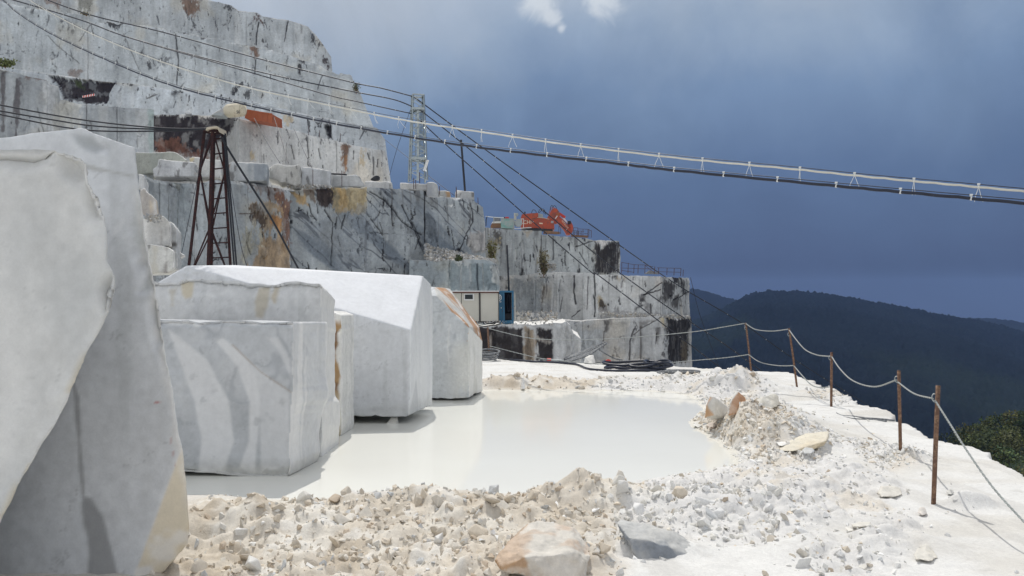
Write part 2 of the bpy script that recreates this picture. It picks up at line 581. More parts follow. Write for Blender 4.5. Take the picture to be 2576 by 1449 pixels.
def cliff(top, bot, stains=(), lines=(), tone=(0.45, 0.465, 0.47), cell=1.5, seed=1, back=26.0, ret=None,
          panel=0.3, rough=0.22, drips=0.5, cracks=0.6, veins=0.0, vein_px=(0, 1), chip=0.16, pw=4.0, cap_col=WHITE):
    T = np.array([W(*p) for p in top])
    B = np.array([W(*p) for p in bot])
    tp = np.array(top, float)
    seg = np.hypot(np.diff(tp[:, 0]), np.diff(tp[:, 1]))
    seg = np.maximum(seg, 0.15 * np.linalg.norm(np.diff(T, axis=0), axis=1) / tp[:-1, 2] * F)
    s = np.concatenate([[0], np.cumsum(seg)])
    nu = max(8, int(s[-1] / cell))
    hpx = np.mean([b[1] - a[1] for a, b in zip(top, bot)])
    nv = max(6, int(hpx / cell))
    q = np.linspace(0, s[-1], nu)
    Tt = np.stack([np.interp(q, s, T[:, k]) for k in range(3)], 1)
    Bb = np.stack([np.interp(q, s, B[:, k]) for k in range(3)], 1)
    U = np.concatenate([[0], np.cumsum(np.hypot(np.diff(Tt[:, 0]), np.diff(Tt[:, 1])))])
    # chipped top edge
    ch = np.abs(fbm(stack(U * 0.9, 3.1, seed), 4, seed)) * chip + (vnoise(stack(U * 0.35, 0, seed), seed + 5) > 0.45) * 0.25 * chip
    Tt[:, 2] -= ch
    v = np.linspace(0, 1, nv)[:, None]
    P = Bb[None] * (1 - v[..., None]) + Tt[None] * v[..., None]
    px = CX + F * P[..., 0] / P[..., 1]
    py = HY - F * (P[..., 2] - EYE) / P[..., 1]
    Z = P[..., 2]
    UU = np.broadcast_to(U[None], Z.shape)
    so = seed * 31.7
    # ---- colour of the stone
    col = np.ones(Z.shape + (3,)) * np.array(tone)
    big = fbm(stack(UU * 0.10, Z * 0.12, so), 4, seed)
    streak = fbm(stack(UU * 0.9, Z * 0.10, so + 3), 5, seed + 1)
    fine = fbm(stack(UU * 3.2, Z * 0.5, so + 7), 4, seed + 2)
    mid = fbm(stack(UU * 0.6, Z * 0.6, so + 9), 5, seed + 3)
    col *= (1 + 0.28 * big + 0.30 * streak + 0.16 * fine + 0.2 * mid)[..., None]
    warm = ss(0.1, 0.5, fbm(stack(UU * 0.3, Z * 0.25, so + 20), 4, seed + 4))
    col = lerp(col, col * np.array((1.10, 1.0, 0.86)), warm * 0.7)
    light = ss(0.22, 0.5, fbm(stack(UU * 0.7, Z * 0.06, so + 40), 4, seed + 6))
    col = lerp(col, np.array((0.60, 0.61, 0.60)), light * 0.45)
    # slanting grey veins
    if veins:
        veins = veins * (0.15 + 0.85 * ss(vein_px[0], vein_px[1], px))
        k = fbm(stack((UU * 0.8 + Z * 0.95) * 0.42, (UU - Z) * 0.07, so + 60), 5, seed + 8)
        col = lerp(col, np.array(BLUEG), ss(0.08, 0.5, k) * veins)
        k2 = np.abs(fbm(stack((UU * 0.8 + Z * 0.95) * 0.5, (UU - Z) * 0.10, so + 66), 4, seed + 9))
        col = lerp(col, np.array((0.10, 0.11, 0.125)), ss(0.05, 0.012, k2) * veins)
    depthpx = (py - np.interp(px[0], px[-1], py[-1]) if False else (py - py[-1][None]))
    # rain-washed black drips from the top edge
    if drips:
        dm = fbm(stack(UU * 1.5, Z * 0.10, so + 80), 4, seed + 10)
        reach = np.abs(vnoise(stack(UU * 0.6, 0, so), seed + 11)) * 60 + 8
        k = ss(0.22, 0.5, dm) * ss(reach, reach * 0.2, depthpx)
        col = lerp(col, np.array((0.10, 0.095, 0.09)), np.clip(k * drips, 0, 0.9))
        dm2 = fbm(stack(UU * 2.6, Z * 0.07, so + 90), 4, seed + 12)
        col = lerp(col, np.array((0.14, 0.135, 0.13)), ss(0.42, 0.6, dm2) * drips * 0.8)
        hair = fbm(stack(UU * 6.5, Z * 0.22, so + 95), 4, seed + 14, 0.6)
        col = lerp(col, np.array((0.11, 0.105, 0.10)), ss(0.40, 0.55, hair) * ss(-0.1, 0.3, fbm(stack(UU * 0.25, Z * 0.2, so + 97), 3, seed + 15)) * min(1, drips * 1.6) * 0.8)
    # fissures
    crk = np.zeros(Z.shape)
    if cracks:
        for j, (fu, fz, th) in enumerate(((0.35, 0.10, 0.016), (0.22, 0.30, 0.010), (0.8, 0.16, 0.02))):
            wv = fbm(stack(UU * 1.6, Z * 1.2, so + 100 + j), 5, seed + 20 + j, 0.65) * 0.22
            c = np.abs(fbm(stack(UU * fu + wv, Z * fz + 0.6 * wv, so + 120 + j * 9), 3, seed + 30 + j, 0.35))
            gate = ss(0.0, 0.35, fbm(stack(UU * 0.4, Z * 0.3, so + 140 + j), 3, seed + 40 + j))
            crk = np.maximum(crk, ss(th * 1.9, th * 0.4, c) * gate * ss(-0.35, 0.3, fbm(stack(UU * 2, Z * 2, so + 150 + j), 3, seed + 45 + j)))
        # small scattered pits and tears
        pit = fbm(stack(UU * 3.4, Z * 0.8, so + 160), 5, seed + 50, 0.6) + 0.12 * big
        crk = np.maximum(crk, ss(0.46, 0.56, pit))
        tear = fbm(stack(UU * 3.0 + Z * 0.7, Z * 0.45, so + 165), 5, seed + 52, 0.6) + 0.10 * mid
        crk = np.maximum(crk, ss(0.50, 0.58, tear))
        col = lerp(col, np.array((0.035, 0.032, 0.032)), np.clip(crk * cracks * 1.4, 0, 0.95))
    # individual stains measured on the wall
    wx = fbm(stack(UU * 1.1, Z * 0.55, so + 200), 5, seed + 60)
    wf = fbm(stack(UU * 3.3, Z * 1.7, so + 210), 5, seed + 61)
    wg = fbm(stack(UU * 8.0, Z * 3.6, so + 220), 3, seed + 63)
    push = np.zeros(Z.shape)
    for st in stains:
        pl, c, a = st[0], st[1], st[2]
        o = st[3] if len(st) > 3 else {}
        f, wv = o.get('f', 3.0), o.get('w', 9.0)
        xs, ys = [p[0] for p in pl], [p[1] for p in pl]
        msk = (px > min(xs) - 25) & (px < max(xs) + 25) & (py > min(ys) - 25) & (py < max(ys) + 25)
        if not msk.any():
            continue
        sd = np.full(Z.shape, -99.0)
        sd[msk] = poly_sd(px[msk], py[msk], pl)
        k = ss(-f * 1.2, f * 1.2, sd + wv * 1.2 * wx + wv * 1.1 * wf + wv * 0.9 * wg)
        tex = 1.0
        if o.get('mottle'):
            tex = 1 - 0.7 * o['mottle'] * ss(0.05, 0.35, fbm(stack(UU * 1.9, Z * 1.3, so + 230), 5, seed + 62))
        col = lerp(col, np.array(c) * (1 + 0.5 * wf + 0.4 * streak + 0.3 * wg)[..., None], np.clip(k * a * tex, 0, 1))
        push += ss(-f * 0.5, f * 2, sd + wv * 0.5 * wx) * o.get('push', 0.0)
    for ln in lines:
        pts, wd, c, a = ln
        xs, ys = [p[0] for p in pts], [p[1] for p in pts]
        msk = (px > min(xs) - 20) & (px < max(xs) + 20) & (py > min(ys) - 20) & (py < max(ys) + 20)
        if not msk.any():
            continue
        dd = np.full(Z.shape, 99.0)
        dd[msk] = line_d(px[msk] + 3.0 * wx[msk], py[msk] + 2.0 * wf[msk], pts)
        w2 = 1.35 * wd * (0.8 + 0.8 * wf)
        k = ss(w2 + 0.9, w2 * 0.5, dd)
        col = lerp(col, np.array(c), k * a)
        push += k * 0.12
    # ---- relief
    tx = np.gradient(Tt[:, 0])
    ty = np.gradient(Tt[:, 1])
    ln_ = np.hypot(tx, ty) + 1e-9
    nx, ny = ty / ln_, -tx / ln_
    pn = _hash(np.floor(UU / pw + 0.6 * vnoise(stack(Z * 0.02, 0, so), seed)).astype(np.int64), np.zeros(Z.shape, np.int64), np.zeros(Z.shape, np.int64), seed)
    disp = panel * pn * 0.5 + rough * (0.8 * fbm(stack(UU * 0.35, Z * 0.35, so + 300), 5, seed + 70) + 0.35 * np.abs(fbm(stack(UU * 1.4, Z * 1.0, so + 310), 4, seed + 71)))
    disp = disp - crk * 0.10 - push
    edge = ss(10, 0, depthpx)
    disp = disp - edge * (0.12 + 0.5 * chip * np.abs(fbm(stack(UU * 0.8, Z, so + 320), 4, seed + 72)))
    P[..., 0] += nx[None] * disp
    P[..., 1] += ny[None] * disp
    # bright crushed rim along the top
    rim = ss(2.6, 0.4, depthpx + 2.0 * wf) * ss(-0.1, 0.25, mid)
    col = lerp(col, np.array(cap_col), rim * 0.5)
    # ---- top ledge going back, and the return of the right-hand end
    rows = [P]
    cols = [col]
    for k, dz in ((0.7, 0.02), (3.0, 0.05), (back, 0.1)):
        r = P[-1:].copy()
        r[..., 0] += k * (r[..., 0] / r[..., 1] - 0.02)
        r[..., 1] += k
        rows.append(r)
        cols.append(np.ones_like(col[-1:]) * np.array(cap_col) * (1 + 0.12 * mid[-1:, :, None]))
    P = np.concatenate(rows, 0)
    col = np.concatenate(cols, 0)
    e = P[:, -1]
    dr = np.array(ret if ret is not None else (e[0, 0] / e[0, 1] - 0.12, 1.0))
    ex, ec = [P], [col]
    for k in (0.5, 6.0, back):
        c = e.copy()
        c[:, 0] += dr[0] * k
        c[:, 1] += dr[1] * k
        ex.append(c[:, None])
        ec.append(col[:, -1:])
    P = np.concatenate(ex, 1)
    col = np.concatenate(ec, 1)
    nr, nc = P.shape[:2]
    o = new_mesh('cliff', P.reshape(-1, 3), grid_faces(nr, nc), M['cliff'], col.reshape(-1, 3))
    return tag(o, kind='structure')


def pl(f, *a):
    return [f(*p) for p in a]


def seq(f, xs, d=None):
    return [f(*p) for p in xs]


def with_d(pts, ds):
    return [(p[0], p[1], d) for p, d in zip(pts, ds)]


# topmost wall
cliff(tone=(0.48, 0.505, 0.515), top=[(-220, -95, 118), (200, -70, 119), (460, -22, 120), (523, -2, 120), (581, 13, 121), (600, 26, 121), (645, 29, 121), (660, 40, 121), (725, 50, 121), (775, 66, 122), (790, 82, 122), (812, 110, 122), (832, 140, 122)],
      bot=[(-220, 110, 116), (200, 110, 117), (460, 130, 118), (523, 150, 118), (581, 165, 119), (600, 170, 119), (645, 180, 119), (660, 184, 119), (725, 196, 119), (775, 206, 120), (790, 212, 120), (812, 222, 120), (842, 235, 120)],
      stains=[([(458, 0), (490, 0), (497, 22), (485, 38), (466, 30)], BROWN, 0.85),
              ([(561, 14), (581, 14), (576, 34)], DARK, 0.8), ([(637, 31), (660, 33), (656, 54), (644, 52)], (0.09, 0.06, 0.055), 0.95),
              ([(785, 85), (812, 112), (806, 118), (790, 104)], DARK, 0.8), ([(812, 125), (839, 174), (826, 174), (812, 150)], (0.06, 0.05, 0.05), 0.95),
              ([(795, 105), (803, 140), (793, 142)], DARK, 0.7), ([(660, 98), (671, 118), (664, 118)], DARK, 0.8),
              ([(90, -10), (150, -10), (150, 25), (138, 20)], BROWN, 0.6), ([(195, -5), (240, -5), (225, 30), (205, 20)], (0.10, 0.10, 0.08), 0.6)],
      lines=[([(650, 56), (646, 85), (645, 113)], 1.3, DARK, 0.9), ([(724, 54), (718, 80), (714, 104)], 1.2, DARK, 0.85), ([(395, 40), (400, 62)], 1, DARK, 0.7), ([(480, 45), (490, 70)], 1, DARK, 0.7)],
      seed=3, drips=0.35, cracks=0.55)

# second great wall
cliff([(-220, -28, 106), (-20, 0, 107), (130, 27, 108), (212, 36, 108), (260, 52, 108), (325, 58, 109), (410, 71, 109), (513, 90, 109), (650, 114, 110), (770, 151, 110), (838, 175, 110), (883, 187, 110), (890, 205, 110), (904, 228, 110)],
      [(-220, 200, 103), (-20, 215, 104), (130, 220, 105), (212, 225, 105), (260, 230, 105), (325, 238, 106), (410, 250, 106), (513, 262, 106), (650, 285, 107), (770, 310, 107), (838, 325, 107), (890, 340, 107), (916, 348, 107), (952, 352, 107)],
      stains=[([(256, 50), (312, 54), (302, 68), (290, 75), (276, 66)], DARK, 0.9), ([(633, 120), (645, 120), (646, 138), (638, 146)], BROWN, 0.9),
              ([(757, 152), (766, 152), (762, 175), (755, 192)], DARK, 0.9), ([(596, 214), (612, 200), (604, 225), (590, 240), (582, 242)], DARK, 0.9),
              ([(612, 240), (625, 228), (618, 258)], DARK, 0.8), ([(405, 145), (430, 148), (415, 158)], DARK, 0.6), ([(500, 90), (522, 92), (512, 102)], DARK, 0.8),
              ([(372, 160), (380, 158), (378, 170)], DARK, 0.8), ([(180, 178), (205, 180), (190, 200), (182, 192)], BROWN, 0.6), ([(718, 130), (724, 128), (722, 165)], DARK, 0.8)],
      lines=[([(441, 86), (446, 120), (448, 150), (444, 212)], 1.8, DARK, 0.8), ([(643, 150), (640, 185)], 1.4, DARK, 0.8), ([(222, 70), (223, 200)], 0.5, (0.2, 0.2, 0.2), 0.6),
             ([(200, 105), (230, 60), (235, 90)], 0.8, (0.12, 0.11, 0.10), 0.6), ([(120, 90), (150, 120), (200, 160)], 0.7, (0.14, 0.13, 0.12), 0.6),
             ([(310, 85), (330, 130), (350, 175)], 0.6, (0.14, 0.13, 0.12), 0.6), ([(810, 190), (800, 225)], 1, DARK, 0.7)],
      tone=(0.50, 0.53, 0.54), seed=5, drips=0.25, cracks=0.6, chip=0.5)

# third wall, behind the tank
cliff([(-220, 140, 92), (0, 165, 93), (130, 186, 93), (300, 207, 94), (342, 210, 94), (458, 227, 95), (581, 237, 96), (670, 264, 96), (787, 288, 97), (881, 309, 97), (948, 320, 97), (968, 350, 97)],
      [(-220, 420, 90), (0, 420, 91), (130, 420, 91), (300, 420, 92), (342, 420, 92), (458, 420, 93), (581, 420, 94), (670, 430, 94), (787, 440, 95), (881, 450, 95), (954, 460, 95), (984, 470, 95)],
      stains=[([(118, 188), (180, 196), (260, 201), (293, 204), (275, 235), (270, 263), (230, 263), (200, 255), (160, 248), (140, 215)], (0.028, 0.022, 0.025), 0.97, dict(w=7, push=0.6, mottle=0.35)),
              ([(172, 196), (208, 200), (205, 222), (185, 218)], GREENC, 0.8, dict(w=8)),
              ([(310, 205), (330, 214), (322, 214)], DARK, 0.8), ([(814, 311), (836, 312), (835, 349), (824, 346)], DARK, 0.97, dict(w=3, push=0.5)),
              ([(553, 218), (570, 226), (558, 230)], DARK, 0.7), ([(715, 295), (728, 296), (724, 320), (716, 318)], TAN, 0.7)],
      lines=[([(370, 248), (395, 236)], 1.2, (0.14, 0.13, 0.12), 0.8), ([(438, 270), (440, 255)], 1, DARK, 0.7), ([(775, 300), (780, 330)], 1.2, DARK, 0.8), ([(905, 350), (915, 330)], 1, DARK, 0.7)],
      tone=(0.46, 0.49, 0.51), seed=7, drips=0.25, cracks=0.65)

# fourth wall: from the dark stained face to the end above the block row
cliff([(340, 283, 83), (470, 286, 83), (585, 292, 83.5), (600, 297, 80), (684, 309, 84), (818, 348, 90), (968, 378, 95), (974, 400, 95), (980, 430, 95)],
      [(340, 520, 82), (470, 520, 82), (585, 520, 82.5), (600, 520, 79), (684, 520, 83), (818, 520, 89), (974, 520, 94), (984, 520, 94), (992, 520, 94)],
      stains=[([(340, 284), (470, 288), (560, 292), (599, 297), (590, 310), (580, 330), (552, 348), (535, 378), (505, 390), (380, 388), (340, 388)], (0.028, 0.022, 0.025), 0.97, dict(w=10, mottle=0.45)),
              ([(380, 352), (440, 350), (470, 368), (505, 385), (540, 400), (385, 400)], RUSTC, 0.8, dict(w=12, mottle=0.5)),
              ([(859, 361), (874, 364), (872, 400), (868, 437), (858, 437)], BROWN, 0.9, dict(w=6)), ([(860, 395), (875, 390), (872, 430), (862, 430)], ORANGE, 0.5, dict(w=5)),
              ([(872, 363), (886, 366), (878, 382)], BROWN, 0.8), ([(913, 372), (922, 374), (919, 419), (912, 410)], TAN, 0.8), ([(629, 384), (645, 380), (643, 405), (632, 403)], TAN, 0.8, dict(w=6)),
              ([(640, 335), (652, 362), (648, 372)], DARK, 0.6)],
      lines=[([(700, 330), (697, 362)], 1.2, DARK, 0.75), ([(735, 365), (742, 400)], 1.2, DARK, 0.8), ([(776, 340), (777, 415)], 1.2, DARK, 0.8), ([(722, 360), (720, 410)], 1, DARK, 0.7),
             ([(800, 375), (806, 400)], 1, DARK, 0.7), ([(892, 380), (890, 400)], 1.2, DARK, 0.8), ([(925, 385), (930, 400)], 1, DARK, 0.8), ([(940, 395), (942, 440)], 1.1, DARK, 0.8), ([(952, 400), (950, 420)], 1.1, DARK, 0.8), ([(846, 360), (846, 430)], 0.6, (.2, .2, .2), 0.7)],
      tone=(0.53, 0.53, 0.515), seed=9, drips=0.5, cracks=0.7)

# left wall with tall saw-cut panels
cliff([(-260, 150, 58), (0, 172, 60), (68, 190, 60), (112, 198, 60.5), (118, 206, 60.5), (143, 212, 61), (146, 246, 61), (200, 258, 61.5), (230, 263, 62), (386, 269, 63)],
      [(-260, 700, 57), (0, 700, 59), (68, 700, 59), (112, 700, 59.5), (118, 700, 59.5), (143, 700, 60), (146, 700, 60), (200, 700, 60.5), (230, 700, 61), (386, 700, 62)],
      stains=[([(2, 176), (13, 178), (12, 330), (4, 330)], (0.12, 0.11, 0.11), 0.85, dict(w=4)), ([(38, 195), (50, 195), (48, 345), (36, 345)], (0.11, 0.10, 0.105), 0.85, dict(w=6)),
              ([(60, 178), (110, 188), (112, 196), (60, 192)], BROWN, 0.6, dict(w=10)), ([(106, 200), (140, 215), (135, 330), (110, 330)], (0.57, 0.58, 0.58), 0.7, dict(w=3)),
              ([(145, 250), (210, 262), (200, 320), (150, 320)], (0.50, 0.49, 0.44), 0.5, dict(w=10)), ([(372, 272), (386, 270), (386, 400), (374, 400)], (0.33, 0.42, 0.40), 0.6, dict(w=3))],
      lines=[([(217, 262), (217, 360)], 0.7, (0.22, 0.22, 0.22), 0.8), ([(294, 268), (294, 380)], 0.7, (0.25, 0.26, 0.27), 0.8)],
      tone=(0.38, 0.40, 0.41), seed=13, drips=0.15, cracks=0.12, panel=0.35, rough=0.08, pw=3.2)

# long middle wall
cliff([(300, 428, 55), (372, 440, 56), (392, 452, 57), (500, 461, 60), (525, 453, 60.5), (570, 452, 62), (640, 460, 65), (690, 470, 66.5), (734, 476, 68), (736, 477, 69), (800, 470, 70), (920, 470, 73), (1064, 477, 76), (1072, 492, 76), (1110, 493, 77), (1160, 497, 78), (1196, 503, 79), (1214, 516, 79.5), (1220, 560, 79.5)],
      [(300, 860, 54), (372, 860, 55), (392, 860, 56), (500, 860, 59), (525, 860, 59.5), (570, 860, 61), (640, 860, 64), (690, 860, 65.5), (734, 860, 67), (736, 860, 68), (800, 860, 69), (920, 860, 72), (1064, 860, 75), (1072, 860, 75), (1110, 860, 76), (1160, 860, 77), (1196, 860, 78), (1222, 860, 78.5), (1226, 860, 78.5)],
      stains=[(zz(Z3, (1180, 560), (1500, 560), (1500, 700), (1400, 720), (1250, 640)), BROWN, 0.5, dict(w=14, mottle=0.6)),
              (zz(Z3, (1840, 590), (2060, 590), (2050, 700), (2020, 790), (1900, 800), (1850, 720)), (0.05, 0.035, 0.03), 0.95, dict(w=7)),
              (zz(Z3, (1700, 600), (1840, 590), (1860, 800), (1770, 700)), (0.14, 0.10, 0.07), 0.8, dict(w=8, mottle=0.4)),
              (zz(Z3, (1630, 660), (1740, 680), (1785, 780), (1700, 770)), OCHRE, 0.8, dict(w=6)),
              (zz(Z3, (2000, 600), (2160, 590), (2330, 600), (2300, 840), (2250, 880), (2140, 830), (2060, 870), (2000, 800)), (0.36, 0.29, 0.17), 0.9, dict(w=7)),
              (zz(Z3, (2060, 620), (2150, 600), (2150, 830), (2080, 850)), OCHRE, 0.5, dict(w=6)),
              (zz(Z3, (1490, 700), (1600, 740), (1608, 1000), (1600, 1240), (1560, 1180), (1500, 860)), (0.17, 0.09, 0.06), 0.9, dict(w=10, mottle=0.3)),
              (zz(Z3, (1300, 740), (1500, 790), (1540, 1010), (1460, 1060), (1350, 1000), (1240, 880), (1180, 800)), (0.36, 0.26, 0.15), 0.75, dict(w=14, mottle=0.7)),
              (zz(Z3, (1410, 870), (1510, 900), (1500, 1010), (1430, 990)), ORANGE, 0.9, dict(w=8)),
              (zz(Z3, (1260, 1200), (1400, 1060), (1520, 1080), (1600, 1200), (1612, 1400), (1200, 1420)), (0.34, 0.24, 0.14), 0.85, dict(w=9, mottle=0.2)),
              (zz(Z3, (1190, 800), (1280, 770), (1350, 900), (1330, 970), (1230, 960)), (0.07, 0.05, 0.04), 0.85, dict(w=12, mottle=0.4)),
              (zz(Z3, (1160, 1020), (1260, 1010), (1250, 1200), (1190, 1200)), (0.17, 0.15, 0.11), 0.6, dict(w=12, mottle=0.5)),
              (zz(Z3, (1050, 1050), (1250, 960), (1300, 1200), (1150, 1300)), (0.40, 0.38, 0.30), 0.6, dict(w=15)),
              (zz(Z3, (480, 520), (640, 540), (660, 800), (560, 1250), (490, 1250)), (0.27, 0.30, 0.31), 0.6, dict(w=10)),
              (zz(Z3, (500, 560), (570, 560), (560, 640), (510, 640)), (0.13, 0.13, 0.11), 0.7, dict(w=8)),
              (zz(Z3, (1650, 940), (2420, 760), (2420, 1000), (2300, 1400), (2060, 1400), (1800, 1150)), (0.21, 0.235, 0.26), 0.45, dict(w=18)),
              (zz(Z2, (400, 880), (720, 1200), (720, 1260), (620, 1180), (480, 1000)), (0.08, 0.085, 0.09), 0.6, dict(w=14, mottle=0.6)),
              (zz(Z2, (735, 1010), (800, 1060), (830, 1240), (745, 1200)), (0.12, 0.135, 0.15), 0.8, dict(w=9)),
              (zz(Z2, (1060, 1160), (1130, 1140), (1210, 1180), (1200, 1300), (1100, 1310), (1050, 1230)), (0.40, 0.38, 0.36), 0.8, dict(w=5, push=-0.3)),
              (zz(Z2, (930, 900), (1000, 905), (960, 922)), WHITE, 0.9, dict(w=2)), (zz(Z2, (900, 960), (945, 955), (935, 968)), WHITE, 0.8, dict(w=2))],
      lines=[(zz(Z3, (1612, 680), (1612, 1370)), 1.5, (0.03, 0.03, 0.03), 0.95), (zz(Z2, (730, 850), (733, 1000), (738, 1230)), 1.5, DARK, 0.9),
             (zz(Z3, (1960, 880), (2005, 940), (2005, 1360)), 0.8, DARK, 0.85), (zz(Z3, (2130, 870), (2100, 1000)), 1.6, DARK, 0.8), (zz(Z3, (2050, 890), (2040, 960)), 1.4, DARK, 0.8),
             (zz(Z3, (1780, 760), (1800, 850), (1850, 920)), 1.0, DARK, 0.8), (zz(Z3, (1860, 760), (1870, 850)), 1.4, DARK, 0.8), (zz(Z3, (1930, 820), (1980, 900)), 1.2, DARK, 0.8),
             (zz(Z2, (320, 860), (440, 930), (560, 1080), (700, 1180)), 1.0, DARK, 0.8), (zz(Z2, (480, 960), (490, 1110)), 1.2, DARK, 0.8), (zz(Z2, (560, 960), (640, 1120), (700, 1260)), 1.4, DARK, 0.8),
             (zz(Z2, (630, 1080), (690, 1200), (660, 1280)), 1.2, DARK, 0.75), (zz(Z2, (1070, 940), (1090, 1010), (1090, 1080), (1050, 1150), (980, 1300)), 1.2, DARK, 0.9),
             (zz(Z2, (900, 880), (905, 1080)), 0.8, (0.15, 0.15, 0.15), 0.7), (zz(Z2, (1050, 1180), (1045, 1250)), 1.5, DARK, 0.8), (zz(Z2, (400, 1090), (420, 1170)), 1, DARK, 0.7), (zz(Z2, (330, 1060), (420, 1180)), 1, DARK, 0.7),
             (zz(Z3, (340, 560), (336, 880)), 0.7, (0.15, 0.16, 0.17), 0.8), (zz(Z3, (1210, 1030), (1190, 1150), (1230, 1250)), 1.0, DARK, 0.7), (zz(Z3, (1100, 860), (1250, 850)), 0.9, BROWN, 0.7)],
      tone=(0.35, 0.375, 0.385), seed=17, drips=0.6, cracks=0.75, veins=0.9, vein_px=(700, 760), rough=0.35)

# low ledge in front of it, with bluish wet streaks
cliff([(1030, 652, 70), (1075, 655, 70), (1150, 652, 70.5), (1200, 650, 71), (1232, 654, 71), (1250, 664, 71), (1256, 680, 71)],
      [(1030, 840, 69), (1075, 840, 69), (1150, 840, 69.5), (1200, 840, 70), (1232, 840, 70), (1252, 840, 70), (1259, 840, 70)],
      stains=[(zz(Z4, (0, 590), (380, 600), (380, 800), (0, 800)), (0.17, 0.215, 0.235), 0.6, dict(w=10)), (zz(Z4, (320, 600), (380, 600), (380, 750), (330, 740)), (0.45, 0.46, 0.45), 0.8, dict(w=6))],
      lines=[(zz(Z4, (210, 590), (215, 790)), 1.4, (.06, .07, .08), 0.8), (zz(Z4, (90, 600), (88, 790)), 1.5, (.5, .52, .52), 0.7), (zz(Z4, (160, 600), (165, 720)), 2.5, (.5, .52, .52), 0.6), (zz(Z4, (250, 590), (255, 790)), 1.2, (.5, .52, .52), 0.6)],
      tone=(0.30, 0.335, 0.35), seed=19, drips=0.7, cracks=0.4, back=8)

# wall under the excavator
cliff([(1205, 570, 98), (1232, 573, 98), (1305, 578, 98), (1364, 580, 98), (1366, 589, 98.3), (1480, 600, 98.6), (1494, 603, 98.6), (1499, 603, 99.5), (1530, 604, 104), (1559, 606, 109)],
      [(1205, 735, 97), (1232, 735, 97), (1305, 735, 97), (1364, 735, 97), (1366, 735, 97.3), (1480, 735, 97.6), (1494, 735, 97.6), (1499, 735, 98.5), (1530, 735, 103), (1561, 735, 108)],
      stains=[(zz(Z4, (1112, 400), (1160, 440), (1160, 480), (1230, 420), (1312, 415), (1312, 650), (1250, 665), (1105, 660)), (0.026, 0.022, 0.022), 0.97, dict(w=5, mottle=0.3)),
              (zz(Z4, (1130, 398), (1235, 400), (1170, 470)), (0.62, 0.60, 0.57), 0.9, dict(w=4)),
              (zz(Z4, (340, 320), (385, 330), (380, 430), (350, 460)), (0.08, 0.07, 0.06), 0.85, dict(w=8, mottle=0.3)), (zz(Z4, (560, 335), (640, 330), (600, 385)), (0.36, 0.31, 0.24), 0.8, dict(w=4)),
              (zz(Z4, (300, 400), (360, 400), (370, 560), (320, 560)), (0.33, 0.29, 0.19), 0.7, dict(w=10)), (zz(Z4, (690, 480), (745, 500), (740, 620), (690, 600)), (0.24, 0.21, 0.14), 0.8, dict(w=8))],
      lines=[(zz(Z4, (710, 370), (705, 560)), 1.3, (0.08, 0.07, 0.06), 0.85), (zz(Z4, (800, 400), (800, 560)), 1.2, DARK, 0.8), (zz(Z4, (890, 500), (895, 600)), 1.3, DARK, 0.8), (zz(Z4, (970, 460), (1110, 410)), 1.1, DARK, 0.8),
             (zz(Z4, (1000, 500), (1050, 590)), 0.9, DARK, 0.8), (zz(Z4, (430, 320), (540, 320)), 1, DARK, 0.6), (zz(Z4, (510, 480), (508, 560)), 2.2, (.56, .57, .56), 0.7), (zz(Z4, (470, 400), (470, 520)), 2.2, (.54, .55, .55), 0.6),
             (zz(Z4, (560, 420), (570, 600)), 2.4, (.54, .55, .55), 0.6), (zz(Z4, (640, 400), (660, 540)), 2.0, (.54, .55, .54), 0.6), (zz(Z4, (850, 380), (900, 380)), 1, DARK, .7)],
      tone=(0.38, 0.40, 0.40), seed=23, drips=0.65, cracks=0.7, ret=(-0.2, 1.0))

